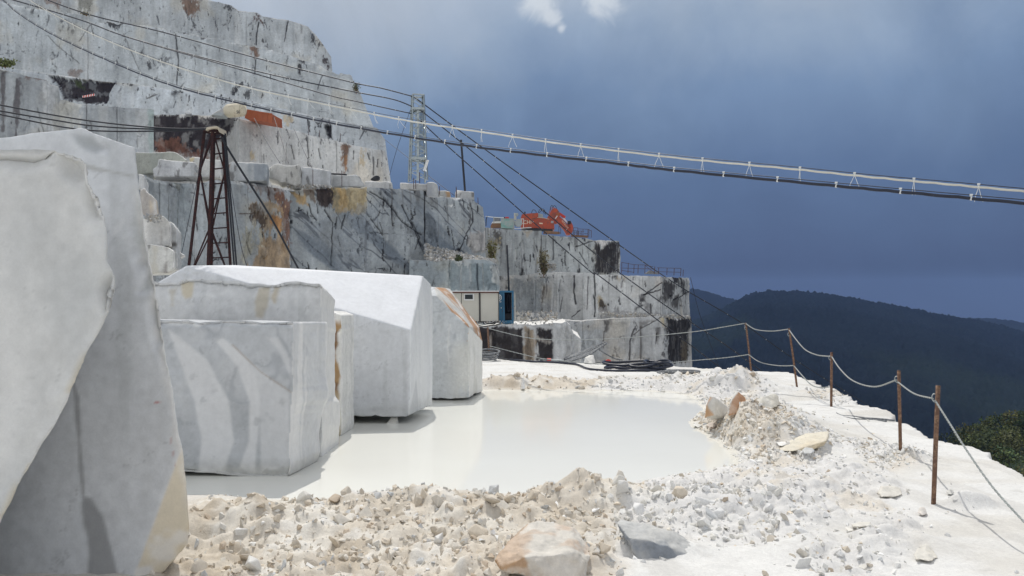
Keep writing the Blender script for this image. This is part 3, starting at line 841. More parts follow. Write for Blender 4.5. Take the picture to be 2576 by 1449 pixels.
# wall below the excavator terrace
cliff([(1205, 692, 93), (1260, 692, 93), (1330, 690, 92.5), (1372, 684, 92), (1440, 684, 91), (1496, 686, 90.5), (1502, 690, 90.5), (1600, 692, 90), (1660, 694, 89.5), (1668, 697, 89.5), (1676, 696, 91), (1705, 697, 97), (1736, 697, 104)],
      [(1205, 860, 92), (1260, 860, 92), (1330, 860, 91.5), (1372, 860, 91), (1440, 860, 90), (1496, 860, 89.5), (1502, 860, 89.5), (1600, 860, 89), (1660, 860, 88.5), (1668, 860, 88.5), (1676, 860, 90), (1705, 860, 96), (1738, 860, 103)],
      stains=[(zz(Z4, (1645, 720), (1720, 725), (1760, 760), (1720, 860), (1690, 870), (1650, 900)), (0.05, 0.045, 0.045), 0.93, dict(w=7, mottle=0.25)),
              (zz(Z4, (1735, 690), (1765, 690), (1770, 740), (1740, 730)), DARK, 0.95, dict(w=5)), (zz(Z4, (1780, 690), (1810, 690), (1820, 780), (1850, 830), (1800, 820), (1780, 740)), DARK, 0.93, dict(w=6)),
              (zz(Z4, (1690, 870), (1800, 830), (1810, 920), (1780, 940), (1740, 930), (1700, 930)), (0.06, 0.055, 0.052), 0.9, dict(w=9, mottle=0.3)),
              (zz(Z4, (1145, 835), (1165, 840), (1205, 945), (1147, 945)), (0.33, 0.26, 0.15), 0.9, dict(w=6, mottle=0.3)), (zz(Z4, (1165, 870), (1185, 880), (1205, 945), (1150, 945)), DARK, 0.85, dict(w=4)),
              (zz(Z4, (1465, 850), (1505, 830), (1490, 900), (1430, 950), (1460, 900)), DARK, 0.9, dict(w=6, mottle=0.3)), (zz(Z4, (1510, 890), (1560, 900), (1555, 970), (1510, 950)), (0.14, 0.13, 0.125), 0.7, dict(w=8, mottle=0.5)),
              (zz(Z4, (1390, 685), (1450, 690), (1410, 712)), DARK, 0.85), (zz(Z4, (1275, 682), (1300, 682), (1285, 710)), DARK, 0.85), (zz(Z4, (1320, 700), (1350, 700), (1325, 790)), (0.1, 0.09, 0.085), 0.8, dict(w=5)),
              (zz(Z4, (1148, 945), (1560, 965), (1860, 985), (1860, 1010), (1148, 1010)), (0.26, 0.255, 0.25), 0.8, dict(w=9)),
              (zz(Z4, (1300, 690), (1390, 680), (1290, 740)), (0.42, 0.37, 0.29), 0.6, dict(w=8)),
              (zz(Z4, (500, 700), (720, 700), (720, 980), (500, 980)), (0.25, 0.275, 0.285), 0.6, dict(w=12)), (zz(Z4, (705, 800), (730, 760), (720, 960), (705, 960)), (0.10, 0.075, 0.05), 0.85, dict(w=4)),
              (zz(Z4, (1590, 680), (1630, 680), (1650, 730), (1600, 770)), (0.60, 0.57, 0.53), 0.7, dict(w=6)), (zz(Z4, (690, 620), (760, 600), (820, 630), (740, 640)), WHITE, 0.7, dict(w=5))],
      lines=[(zz(Z4, (960, 685), (958, 800), (970, 900)), 1.8, DARK, 0.9), (zz(Z4, (1115, 680), (1116, 1000)), 1.6, DARK, 0.92), (zz(Z4, (1645, 740), (1645, 975)), 0.7, (.2, .2, .2), 0.8), (zz(Z4, (870, 850), (850, 960)), 1, DARK, 0.7),
             (zz(Z4, (1500, 830), (1630, 790)), 1.1, DARK, 0.85), (zz(Z4, (1640, 735), (1560, 790), (1500, 830)), 1.0, DARK, 0.8), (zz(Z4, (1740, 870), (1850, 810)), 1.2, DARK, 0.85), (zz(Z4, (1700, 830), (1740, 870)), 1.4, DARK, 0.85),
             (zz(Z4, (1070, 690), (1060, 940)), 0.9, (.14, .13, .13), 0.7), (zz(Z4, (940, 1000), (1000, 950)), 1, DARK, 0.7), (zz(Z4, (1222, 900), (1224, 908)), 1.6, DARK, 0.95), (zz(Z4, (1312, 896), (1314, 904)), 1.6, DARK, 0.95),
             (zz(Z4, (1550, 900), (1552, 970)), 1.1, DARK, 0.8), (zz(Z4, (800, 750), (790, 960)), 1.8, (.52, .53, .53), 0.6), (zz(Z4, (850, 720), (845, 960)), 1.5, (.25, .26, .26), 0.6), (zz(Z4, (655, 720), (655, 960)), 1.6, (.5, .53, .54), 0.6)],
      tone=(0.50, 0.505, 0.495), seed=27, drips=0.55, cracks=0.55, veins=0.15, ret=(0.0, 1.0))

# lowest wall at the right-hand end
cliff([(1380, 800, 84), (1450, 806, 85), (1560, 800, 86), (1640, 796, 86.3), (1670, 795, 86.5), (1677, 795, 88), (1705, 796, 93), (1738, 796, 99)],
      [(1380, 1240, 83), (1450, 1240, 84), (1560, 1240, 85), (1640, 1240, 85.3), (1672, 1240, 85.5), (1679, 1240, 87), (1708, 1240, 92), (1745, 1240, 98)],
      stains=[(zz(Z4, (1662, 990), (1700, 1000), (1760, 1030), (1800, 1000), (1860, 985), (1862, 1300), (1840, 1350), (1665, 1360)), (0.022, 0.019, 0.020), 0.97, dict(w=6, mottle=0.15)),
              (zz(Z4, (1780, 1180), (1860, 1150), (1862, 1360), (1790, 1350)), (0.16, 0.13, 0.09), 0.6, dict(w=12, mottle=0.5)), (zz(Z4, (1840, 1100), (1864, 1090), (1870, 1390), (1850, 1390)), (0.5, 0.48, 0.45), 0.7, dict(w=4)),
              (zz(Z4, (1195, 1030), (1220, 1030), (1215, 1100), (1195, 1110)), (0.08, 0.075, 0.07), 0.85, dict(w=5)), (zz(Z4, (1430, 1040), (1450, 1040), (1440, 1090)), DARK, 0.8), (zz(Z4, (1590, 1090), (1622, 1080), (1600, 1200)), (0.09, 0.085, 0.08), 0.85, dict(w=4)),
              (zz(Z4, (1625, 1010), (1660, 1005), (1660, 1080), (1640, 1070)), (0.42, 0.36, 0.24), 0.8, dict(w=4)), (zz(Z4, (1630, 1330), (1660, 1280), (1660, 1310), (1640, 1350)), DARK, 0.8),
              (zz(Z4, (1270, 1030), (1400, 1020), (1370, 1100), (1310, 1140)), (0.50, 0.48, 0.43), 0.6, dict(w=10)), (zz(Z4, (1480, 1340), (1530, 1330), (1520, 1375), (1470, 1375)), (0.1, 0.1, 0.1), 0.8, dict(w=8, mottle=0.4)),
              (zz(Z4, (1000, 1100), (1180, 1100), (1180, 1340), (1000, 1340)), (0.43, 0.45, 0.46), 0.7, dict(w=6)), (zz(Z4, (1450, 1040), (1600, 1015), (1470, 1080)), (0.2, 0.19, 0.18), 0.6, dict(w=6))],
      lines=[(zz(Z4, (1420, 1100), (1390, 1190), (1385, 1370)), 1.9, (0.08, 0.075, 0.07), 0.85), (zz(Z4, (1475, 1080), (1478, 1370)), 2.3, (0.16, 0.15, 0.14), 0.8), (zz(Z4, (1023, 1020), (1023, 1230)), 0.7, (.25, .26, .26), 0.8),
             (zz(Z4, (1640, 1000), (1480, 1090), (1420, 1140)), 1.0, (.18, .17, .16), 0.8), (zz(Z4, (1190, 1110), (1185, 1240)), 1.0, (.15, .14, .14), 0.7), (zz(Z4, (1600, 1130), (1590, 1210)), 1.2, DARK, 0.7)],
      tone=(0.50, 0.505, 0.50), seed=29, drips=0.5, cracks=0.4, ret=(0.05, 1.0), back=20)

# dark ledge the cabin stands on
cliff([(900, 822, 60), (1120, 820, 60), (1205, 818, 60), (1300, 816, 60.5), (1390, 812, 61), (1425, 808, 61.5), (1440, 822, 61.5), (1446, 838, 62), (1462, 848, 62)],
      [(900, 1240, 59), (1120, 1240, 59), (1205, 1240, 59), (1300, 1240, 59.5), (1390, 1240, 60), (1425, 1240, 60.5), (1444, 1240, 60.5), (1450, 1240, 61), (1466, 1240, 61)],
      stains=[(zz(Z4, (-200, 1085), (230, 1075), (560, 1090), (560, 1340), (-200, 1350)), (0.020, 0.016, 0.016), 0.97, dict(w=5, mottle=0.12)), (zz(Z4, (660, 1080), (780, 1110), (795, 1200), (795, 1340), (660, 1340)), (0.022, 0.018, 0.018), 0.97, dict(w=6, mottle=0.12)),
              (zz(Z4, (570, 1080), (650, 1090), (660, 1200), (650, 1340), (572, 1340)), (0.34, 0.27, 0.19), 0.9, dict(w=5, mottle=0.3)), (zz(Z4, (580, 1110), (620, 1100), (640, 1340), (600, 1340)), (0.09, 0.07, 0.055), 0.7, dict(w=9, mottle=0.4)),
              (zz(Z4, (625, 1090), (650, 1130), (700, 1160), (780, 1190), (760, 1205), (690, 1185), (640, 1150)), (0.42, 0.39, 0.35), 0.6, dict(w=5)),
              (zz(Z4, (310, 1120), (322, 1120), (320, 1330), (310, 1330)), (0.3, 0.27, 0.24), 0.6, dict(w=4)), (zz(Z4, (800, 1040), (980, 1040), (1000, 1340), (800, 1340)), (0.44, 0.445, 0.44), 0.8, dict(w=5)),
              (zz(Z4, (940, 1070), (968, 1070), (965, 1095), (940, 1090)), DARK, 0.8, dict(w=3))],
      tone=(0.48, 0.48, 0.47), seed=31, drips=0.2, cracks=0.3, back=16, chip=0.25, rough=0.35)

# ------------------------------------------------------------------ loose marble blocks


def remesh(V, Fc, voxel):
    me = bpy.data.meshes.new('tmp')
    me.from_pydata([tuple(float(c) for c in v) for v in V], [], [tuple(f) for f in Fc])
    bm = bmesh.new()
    bm.from_mesh(me)
    bmesh.ops.recalc_face_normals(bm, faces=bm.faces)
    bm.to_mesh(me)
    bm.free()
    o = bpy.data.objects.new('tmp', me)
    COL.objects.link(o)
    md = o.modifiers.new('remesh', 'REMESH')
    md.mode = 'VOXEL'
    md.voxel_size = voxel
    dg = bpy.context.evaluated_depsgraph_get()
    m2 = bpy.data.meshes.new_from_object(o.evaluated_get(dg))
    bpy.data.objects.remove(o)
    bpy.data.meshes.remove(me)
    n = len(m2.vertices)
    co = np.empty(n * 3)
    m2.vertices.foreach_get('co', co)
    no = np.empty(n * 3)
    m2.vertex_normals.foreach_get('vector', no)
    return m2, co.reshape(-1, 3), no.reshape(-1, 3)


def hull(points):
    bm = bmesh.new()
    for p in points:
        bm.verts.new([float(c) for c in p])
    bmesh.ops.convex_hull(bm, input=list(bm.verts))
    bm.verts.ensure_lookup_table()
    used = [v for v in bm.verts if v.link_faces]
    idx = {v: i for i, v in enumerate(used)}
    V = [v.co[:] for v in used]
    Fc = [[idx[v] for v in f.verts] for f in bm.faces]
    bm.free()
    return V, Fc


def prism_vf(front, back):
    n = len(front)
    V = list(front) + list(back)
    Fc = [list(range(n)), list(range(2 * n - 1, n - 1, -1))] + [[k, k + n, (k + 1) % n + n, (k + 1) % n] for k in range(n)]
    return V, Fc


def roughen(pxs, step, amp, seed, keep=None):
    """Subdivide an outline and jitter it sideways so the edges look broken."""
    out = []
    n = len(pxs)
    for k in range(n):
        a, b = np.array(pxs[k], float), np.array(pxs[(k + 1) % n], float)
        L = np.linalg.norm(b - a)
        m = max(1, int(L / step)) if L < 700 else 1
        am = amp if keep is None else amp * keep(k)
        nn = np.array((-(b - a)[1], (b - a)[0])) / (L + 1e-9)
        for j in range(m):
            p = a + (b - a) * j / m
            if j:
                p = p + nn * am * fbm(np.array([[p[0] / step / 3, p[1] / step / 3, seed]]), 3, seed)[0] * 1.6
            out.append(p)
    return out


def finish_block(name, label, V, Fc, voxel, paint, disp=0.006, dscale=3.0, mat_='block', seed=0, cat='marble block', group=None,
                 extra=None, smooth=True):
    me, co, no = remesh(V, Fc, voxel)
    a = fbm(co * dscale, 4, seed) * disp + fbm(co * dscale * 6, 3, seed + 3) * disp * 0.35
    if extra is not None:
        a = a + extra(co, no)
    col = paint(co, no)
    co = co + no * a[:, None]
    me.vertices.foreach_set('co', co.ravel())
    set_col(me, col)
    me.materials.clear()
    me.materials.append(M[mat_])
    me.polygons.foreach_set('use_smooth', np.full(len(me.polygons), smooth))
    me.name = name
    o = bpy.data.objects.new(name, me)
    COL.objects.link(o)
    c = co.mean(0)
    c[2] = co[:, 2].min()
    me.transform(Matrix.Translation([-float(v) for v in c]))
    o.location = [float(v) for v in c]
    return tag(o, label, cat, group)


def marble(co, seed, base, amt=0.10, sc=(1.6, 1.6, 0.7), vein=0.0):
    n = fbm(co * np.array(sc) + seed, 5, seed)
    m = fbm(co * 6.0 + seed, 4, seed + 2)
    col = np.ones((len(co), 3)) * np.array(base) * (1 + amt * 1.6 * n + amt * 0.5 * m)[:, None]
    g = fbm(co * 17.0 + seed, 4, seed + 11, 0.65)
    col *= (1 + 0.13 * g)[:, None]
    scr = np.abs(fbm(np.stack([co[:, 0] * 2.2 + co[:, 2] * 1.5, co[:, 1] * 2.2, co[:, 2] * 2.2 - co[:, 0] * 1.2], 1), 5, seed + 13, 0.6))
    col = lerp(col, col * 0.80, ss(0.018, 0.004, scr) * ss(-0.05, 0.25, m) * 0.9)
    run = fbm(np.stack([co[:, 0] * 7, co[:, 1] * 7, co[:, 2] * 0.5], 1), 4, seed + 15)
    col = lerp(col, col * np.array((0.88, 0.885, 0.88)), ss(0.12, 0.42, run) * 0.8)
    if vein:
        v = np.abs(fbm(co * np.array((0.9, 0.9, 0.5)) * 1.7 + fbm(co * 2.2, 3, seed + 5)[:, None] * 0.3, 4, seed + 6))
        col = lerp(col, np.array((0.30, 0.32, 0.35)), ss(0.05, 0.0, v) * vein)
    return col


def xz(pxs, d):
    return [(W(x, y, d)[0], W(x, y, d)[2]) for x, y in pxs]


# --- the two tall slabs at the left-hand side
d = 4.25
outA = [(-620, 366), (-100, 366), (40, 369), (132, 371), (152, 379), (178, 384), (206, 396), (219, 412), (222, 440), (224, 462), (232, 470), (234, 482), (246, 494), (252, 512), (254, 530),
        (262, 545), (268, 578), (270, 640), (271, 662), (280, 672), (290, 700), (288, 730), (280, 752), (276, 782), (262, 812), (228, 872), (190, 960), (156, 1035), (110, 1110), (52, 1210), (0, 1315), (-118, 1545), (-620, 1545)]
outA_d = roughen(outA, 14, 3.4, 3)
fr = [W(x, y, d) for x, y in outA_d]
bk = [p + np.array((-0.58, 0.80, -0.28)) for p in fr]
edA = xz(outA, d)


def paintA(co, no):
    c = marble(co, 3, (0.64, 0.64, 0.62), 0.12, (1.2, 1.2, 0.5))
    st = fbm(np.stack([co[:, 0] * 3.5, co[:, 1] * 2, co[:, 2] * 0.35], 1), 4, 21)
    c = lerp(c, (0.68, 0.675, 0.65), ss(0.0, 0.45, st) * 0.7)
    c = lerp(c, (0.47, 0.485, 0.485), ss(0.1, 0.5, fbm(co * np.array((1.5, 1, 0.6)) + 8, 4, 25)) * 0.6)
    e = -poly_sd(co[:, 0], co[:, 2], edA)
    k = ss(-0.05, 0.0, e) * ss(-0.1, 0.3, fbm(co * 7, 3, 31))
    low = ss(1.8, 1.3, co[:, 2])
    return lerp(c, (0.56, 0.49, 0.34), k * 0.55 * low)


def extraA(co, no):
    # the broken hollow at the top left and the shell-shaped scars near the right-hand edge
    f = ss(0.1, 0.95, -no[:, 1])
    n = fbm(co * 3.0, 4, 40)
    x, z = co[:, 0], co[:, 2]
    out = 0.015 * fbm(co * 1.1, 3, 46)
    for pts, w, dep in (([(-620, 340), (128, 350), (112, 385), (70, 412), (0, 400), (-620, 420)], 0.10, 0.13), ([(150, 380), (208, 390), (220, 430), (200, 455), (175, 445), (155, 420)], 0.06, 0.05),
                        ([(216, 470), (258, 490), (256, 548), (228, 555), (210, 520)], 0.05, 0.06), ([(262, 665), (300, 690), (296, 740), (272, 775), (256, 720)], 0.04, 0.05)):
        out -= f * ss(-w * 0.6, w, poly_sd(x, z, xz(pts, d)) + 0.05 * n) * (dep + 0.05 * n)
    out += f * ss(0.16, 0.03, poly_sd(x, z, edA)) * 0.02 * fbm(co * 7, 4, 47)
    return out


finish_block('marble_block', 'tall pale cream slab with rippled broken edge leaning before a taller grey slab', *prism_vf(fr, bk), 0.014, paintA, 0.003, 4, 'block', 3, extra=extraA)

d = 5.3
outB = [(-420, 372), (-150, 362), (0, 347), (60, 339), (120, 331), (182, 325), (200, 321), (212, 322), (232, 333), (262, 343), (300, 356), (341, 369), (343, 395), (347, 430), (350, 480), (357, 520), (362, 560), (368, 610),
        (374, 650), (384, 690), (391, 722), (397, 760), (404, 800), (411, 850), (418, 890), (424, 925), (429, 946), (437, 1000), (446, 1062), (456, 1115), (464, 1165), (470, 1210), (474, 1290), (475, 1345), (472, 1368), (440, 1410), (402, 1449), (330, 1462), (316, 1478), (-420, 1478)]
outB_d = roughen(outB, 13, 2.4, 8)
iA = min(range(len(outB_d)), key=lambda q: abs(outB_d[q][0] - 458) + abs(outB_d[q][1] - 1120))
iB = min(range(len(outB_d)), key=lambda q: abs(outB_d[q][0] - 330) + abs(outB_d[q][1] - 1462))


def frontB(q):
    x, y = outB_d[q]
    dd = d
    if iA < q < iB:
        a, b_ = np.array(outB_d[iA]), np.array(outB_d[iB])
        e = (b_ - a) / np.linalg.norm(b_ - a)
        dd = d + 0.5 * abs((x - a[0]) * e[1] - (y - a[1]) * e[0]) * d / F
    return W(x, y, dd)


fr = [frontB(q) for q in range(len(outB_d))]
bk = [W(x, y, d) + np.array((-0.56, 1.0, -0.02)) for x, y in outB_d]
vfB = prism_vf(fr, bk)
nB = len(fr)
vfB[1][0] = list(range(0, iA + 1)) + list(range(iB, nB))
vfB[1].append(list(range(iA, iB + 1)))
edB = xz(outB, d)
facet = xz([(458, 1120), (490, 1250), (490, 1390), (400, 1470), (330, 1466)], d)
facet_line = xz([(461, 1125), (332, 1410)], d)
chip = xz([(340, 1425), (372, 1428), (382, 1452), (402, 1460), (360, 1480), (325, 1475)], d)


def paintB(co, no):
    x, z = co[:, 0], co[:, 2]
    c = marble(co, 7, (0.575, 0.59, 0.605), 0.09, (0.8, 0.8, 0.6))
    n = fbm(co * 5, 4, 50)
    c *= (1 + 0.05 * fbm(np.stack([x * 9 + z * 5, co[:, 1] * 3, z * 1.2 - x], 1), 4, 53))[:, None]
    for pts, cc, a, f in (([(0, 392), (120, 388), (230, 418), (300, 432), (335, 440), (335, 446), (230, 428), (120, 396), (0, 400)], (0.36, 0.36, 0.34), 0.7, 0.010),
                          ([(185, 340), (235, 345), (256, 372), (240, 384), (215, 375), (195, 360)], (0.33, 0.35, 0.36), 0.7, 0.02),
                          ([(184, 960), (198, 1000), (206, 1150), (214, 1240), (206, 1260), (200, 1180), (190, 1040)], (0.33, 0.335, 0.34), 0.9, 0.012),
                          ([(206, 1245), (232, 1252), (262, 1300), (285, 1380), (302, 1460), (225, 1470), (220, 1380), (206, 1290)], (0.31, 0.315, 0.32), 0.9, 0.015),
                          ([(330, 890), (352, 856), (345, 872), (325, 892)], (0.66, 0.67, 0.68), 0.7, 0.006), ([(292, 570), (310, 545), (318, 552), (304, 580), (280, 596)], (0.64, 0.65, 0.66), 0.6, 0.01)):
        k = ss(-f, f, poly_sd(x, z, xz(pts, d)) + 0.02 * n)
        c = lerp(c, cc, k * a)
    # red chalk tick
    c = lerp(c, (0.42, 0.10, 0.09), ss(0.004, 0.001, line_d(x, z, xz([(380, 1010), (398, 1013), (414, 1014)], d)) + 0.002 * n) * 0.8)
    c = lerp(c, (0.42, 0.20, 0.19), ss(0.004, 0.001, line_d(x, z, xz([(428, 1095), (436, 1140), (442, 1185)], d)) + 0.003 * n) * 0.5)
    # the ochre natural joint at the lower right
    s = poly_sd(x, z, facet)
    st = fbm(np.stack([(x - z * 0.35) * 9, co[:, 1] * 3, (z + x) * 1.6], 1), 4, 60)
    oc = lerp(np.ones_like(c) * np.array((0.66, 0.60, 0.48)), (0.47, 0.36, 0.21), ss(0.0, 0.5, st) * 0.8)
    oc = lerp(oc, (0.72, 0.71, 0.68), ss(0.15, 0.5, n) * 0.7)
    c = lerp(c, oc, ss(-0.006, 0.012, s + 0.006 * n))
    c = lerp(c, (0.72, 0.71, 0.69), ss(-0.01, 0.02, poly_sd(x, z, chip) + 0.02 * n) * 0.9)
    # crusty grey patches along the broken right-hand edge
    for pts in ([(338, 480), (360, 520), (372, 640), (352, 665), (336, 640), (330, 560)], [(360, 660), (385, 700), (382, 740), (358, 730)], [(372, 740), (400, 780), (405, 850), (392, 870), (376, 800)]):
        c = lerp(c, (0.45, 0.47, 0.46), ss(-0.01, 0.03, poly_sd(x, z, xz(pts, d)) + 0.05 * n) * 0.7)
    e = poly_sd(x, z, edB)
    return lerp(c, (0.70, 0.69, 0.66), ss(0.07, 0.0, e + 0.05 * n) * ss(0.35, 0.6, z) * ss(2.55, 2.3, z) * 0.7)


def extraB(co, no):
    x, z = co[:, 0], co[:, 2]
    f = ss(0.1, 0.95, -no[:, 1])
    n = fbm(co * 6, 4, 64)
    out = 0.004 * fbm(co * 2, 3, 65)
    for pts, dep in (([(336, 480), (366, 520), (378, 640), (356, 670), (332, 640), (326, 560)], 0.035), ([(358, 660), (390, 700), (388, 745), (355, 730)], 0.03), ([(372, 740), (410, 780), (412, 860), (390, 875), (374, 800)], 0.03),
                     ([(400, 890), (432, 930), (430, 960), (404, 940)], 0.03), ([(185, 336), (235, 340), (258, 372), (240, 386), (215, 377), (195, 362)], 0.03)):
        out -= f * ss(-0.03, 0.05, poly_sd(x, z, xz(pts, d)) + 0.05 * n) * (dep + 0.035 * n)
    return out


finish_block('marble_block', 'tallest grey slab with peaked top, ochre lower corner and bumpy broken side', *vfB, 0.014, paintB, 0.002, 3, 'block', 5, extra=extraB)

# --- the striped block standing in the pool
dD = 8.6
outD = [(250, 806), (360, 803), (470, 806), (500, 812), (540, 808), (600, 806), (660, 812), (735, 809), (738, 815), (737, 900), (735, 1000), (731, 1080), (728, 1130), (732, 1165), (728, 1196), (700, 1203), (640, 1200), (560, 1194), (470, 1188), (250, 1182)]
fr = [W(x, y, dD) for x, y in roughen(outD, 18, 2.0, 12)]
bk = [p + np.array((0.165 - 0.055 * max(0, (1.3 - p[2])) + 0.07 * (p[0] > -2.5) * math.exp(-((p[2] - 0.74) / 0.12) ** 2), 0.86, -0.015)) for p in fr]


def paintD(co, no):
    x, z = co[:, 0], co[:, 2]
    n = fbm(co * 3, 4, 70)
    f = (no[:, 1] < -0.5).astype(float)
    c = marble(co, 9, (0.45, 0.47, 0.49), 0.12, (2, 2, 2), 0.5)
    # pale curved saw bands on the front, as arcs with far-off centres
    bands = ([(425, 830), (520, 905), (575, 1010), (590, 1110), (560, 1190), (500, 1188), (505, 1100), (490, 1010), (455, 915)],
             [(545, 860), (600, 925), (628, 1010), (625, 1110), (600, 1180), (640, 1190), (650, 1090), (655, 1010), (640, 935), (600, 880), (560, 850)],
             [(580, 865), (660, 935), (727, 985), (728, 1180), (655, 1190), (655, 1060), (640, 960)],
             [(672, 850), (700, 880), (722, 930), (735, 960), (730, 900), (700, 850)])
    for k, pts in enumerate(bands):
        sdx = poly_sd(x, z, xz(pts, dD))
        c = lerp(c, (0.66, 0.67, 0.68), f * ss(-0.022, 0.022, sdx + 0.014 * n) * (0.85, 0.85, 0.62, 0.6)[k])
    c = lerp(c, (0.40, 0.36, 0.33), f * ss(0.010, 0.003, line_d(x, z, xz([(585, 868), (655, 935), (735, 988)], dD)) + 0.006 * n) * 0.8)
    c = lerp(c, (0.60, 0.605, 0.60), ss(0.15, 0.5, n) * 0.2)
    c = lerp(c, (0.25, 0.27, 0.29), f * ss(0.3, 0.55, fbm(co * 9, 4, 73)) * 0.35)
    c = lerp(c, (0.74, 0.745, 0.74), f * ss(1.515, 1.56, z + 0.06 * fbm(co * 5, 4, 79)) * 0.8)  # chipped top edge, its sunlit slivers painted in as white
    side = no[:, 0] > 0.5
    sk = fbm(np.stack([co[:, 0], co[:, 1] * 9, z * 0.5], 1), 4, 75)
    c = lerp(c, (0.74, 0.735, 0.72), side * (0.45 + 0.5 * ss(-0.2, 0.4, sk)))  # right face painted paler for grazing sun, with the stone's own streaks
    c = lerp(c, (0.50, 0.49, 0.44), ss(0.16, 0.04, z + 0.06 * n) * 0.5)
    return c


def extraD(co, no):
    n = fbm(co * 7, 4, 77)
    f = ss(0.15, 0.85, -no[:, 1])
    z = co[:, 2]
    top = ss(1.50, 1.58, z + 0.03 * n)
    return -f * top * (0.03 + 0.05 * np.abs(n)) - f * ss(0.2, 0.03, z) * (0.02 + 0.04 * np.abs(n)) + (no[:, 0] > 0.5) * 0.012 * n


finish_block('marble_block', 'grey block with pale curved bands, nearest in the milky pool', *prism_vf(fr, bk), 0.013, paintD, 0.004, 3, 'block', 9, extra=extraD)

# --- block behind it with a wavy crest
dC = 9.75
outC = [(300, 712), (388, 706), (405, 712), (425, 709), (446, 712), (460, 702), (500, 701), (545, 704), (600, 708), (625, 715), (650, 713), (690, 716), (715, 708), (742, 707), (775, 712), (806, 713), (810, 722), (810, 1150), (300, 1150)]
fr = [W(x, y, dC) for x, y in roughen(outC, 14, 3.0, 15)]
bk = [p + np.array((-0.045 + 0.05 * (p[2] < 0.6), 0.95, -0.05)) for p in fr]
bk = [p + np.array((0, 0, -0.10 if p[2] > 1.5 else 0)) for p in bk]


def paintC(co, no):
    x, z = co[:, 0], co[:, 2]
    n = fbm(co * 4, 4, 80)
    c = marble(co, 11, (0.62, 0.625, 0.62), 0.13, (2, 2, 1))
    for pts, cc in (([(456, 714), (484, 712), (482, 748), (466, 750), (460, 735)], (0.56, 0.49, 0.35)), ([(648, 722), (676, 722), (672, 770), (660, 800), (642, 800), (640, 760)], (0.50, 0.45, 0.35)),
                    ([(690, 720), (700, 720), (690, 760), (684, 750)], (0.50, 0.44, 0.33)), ([(425, 730), (440, 728), (438, 770), (430, 770)], (0.5, 0.47, 0.40))):
        c = lerp(c, cc, ss(-0.02, 0.03, poly_sd(x, z, xz(pts, dC)) + 0.06 * n) * 0.8 * (no[:, 1] < -0.3))
    c = lerp(c, (0.40, 0.42, 0.45), ss(0.15, 0.5, fbm(co * np.array((2, 2, 0.8)) + 4, 4, 83)) * 0.5)
    return lerp(c, (0.74, 0.73, 0.70), (no[:, 0] > 0.5) * 0.6)  # right face lightened in the colour to read as sunlit


def extraC(co, no):
    n = fbm(co * 6, 4, 86)
    f = ss(0.15, 0.85, -no[:, 1])
    return -f * ss(1.80, 2.02, co[:, 2] + 0.05 * n) * (0.05 + 0.10 * np.abs(n)) + 0.015 * n


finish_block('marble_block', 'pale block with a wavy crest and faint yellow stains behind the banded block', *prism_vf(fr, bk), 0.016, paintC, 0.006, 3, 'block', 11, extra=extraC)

# --- narrow block with the rough ochre side
dE = 11.3
outE = [(760, 782), (838, 784), (846, 788), (858, 792), (860, 830), (858, 880), (859, 960), (858, 1040), (860, 1080), (856, 1098), (820, 1097), (760, 1095)]
fr = [W(x, y, dE) for x, y in roughen(outE, 12, 2.5, 18)]
bk = [p + np.array((0.03, 0.75, -0.0)) for p in fr]


def paintE(co, no):
    n = fbm(co * 6, 5, 90)
    x, z = co[:, 0], co[:, 2]
    c = marble(co, 13, (0.70, 0.695, 0.67), 0.08)
    f = (no[:, 1] < -0.2).astype(float)
    ln = xz([(858, 812), (852, 840), (853, 870), (846, 900), (851, 930), (855, 960), (853, 1000), (857, 1040), (856, 1060), (858, 1096)], dE)
    right = np.interp(-z, [-p[1] for p in ln], [p[0] for p in ln])
    oc = lerp(np.ones_like(c) * np.array((0.40, 0.26, 0.13)), (0.22, 0.13, 0.07), ss(0.0, 0.4, n))
    oc = lerp(oc, (0.50, 0.44, 0.33), ss(0.8, 0.3, z + 0.2 * n))
    return lerp(c, oc, f * ss(0.02, -0.02, x - right + 0.05 * n) * ss(1.55, 1.42, z + 0.1 * n))


finish_block('marble_block', 'narrow block with a rough ochre stained face between two larger blocks', *prism_vf(fr, bk), 0.016, paintE, 0.008, 3, 'rough_block', 13,
             extra=lambda co, no: (no[:, 1] < -0.3) * (0.05 * fbm(co * 5, 4, 92)))

# --- the big sawn block with the bright sloping top
ptsF = [W(395, 712, 12.6), W(470, 668, 12.6), W(522, 668, 12.7), W(560, 671, 12.75), W(1034, 831, 12.5), W(1031, 1044, 12.5), W(1020, 1049, 12.5), W(395, 1045, 12.6),
        W(592, 667, 13.8), W(1064, 694, 13.7), W(1084, 714, 14.2), W(1089, 762, 14.4), W(1088, 1018, 14.3), W(395, 720, 15.0), W(395, 1010, 15.0), W(592, 700, 15.0)]
lineF = xz([(395, 700), (560, 671), (650, 712), (850, 783), (1034, 831)], 12.6)


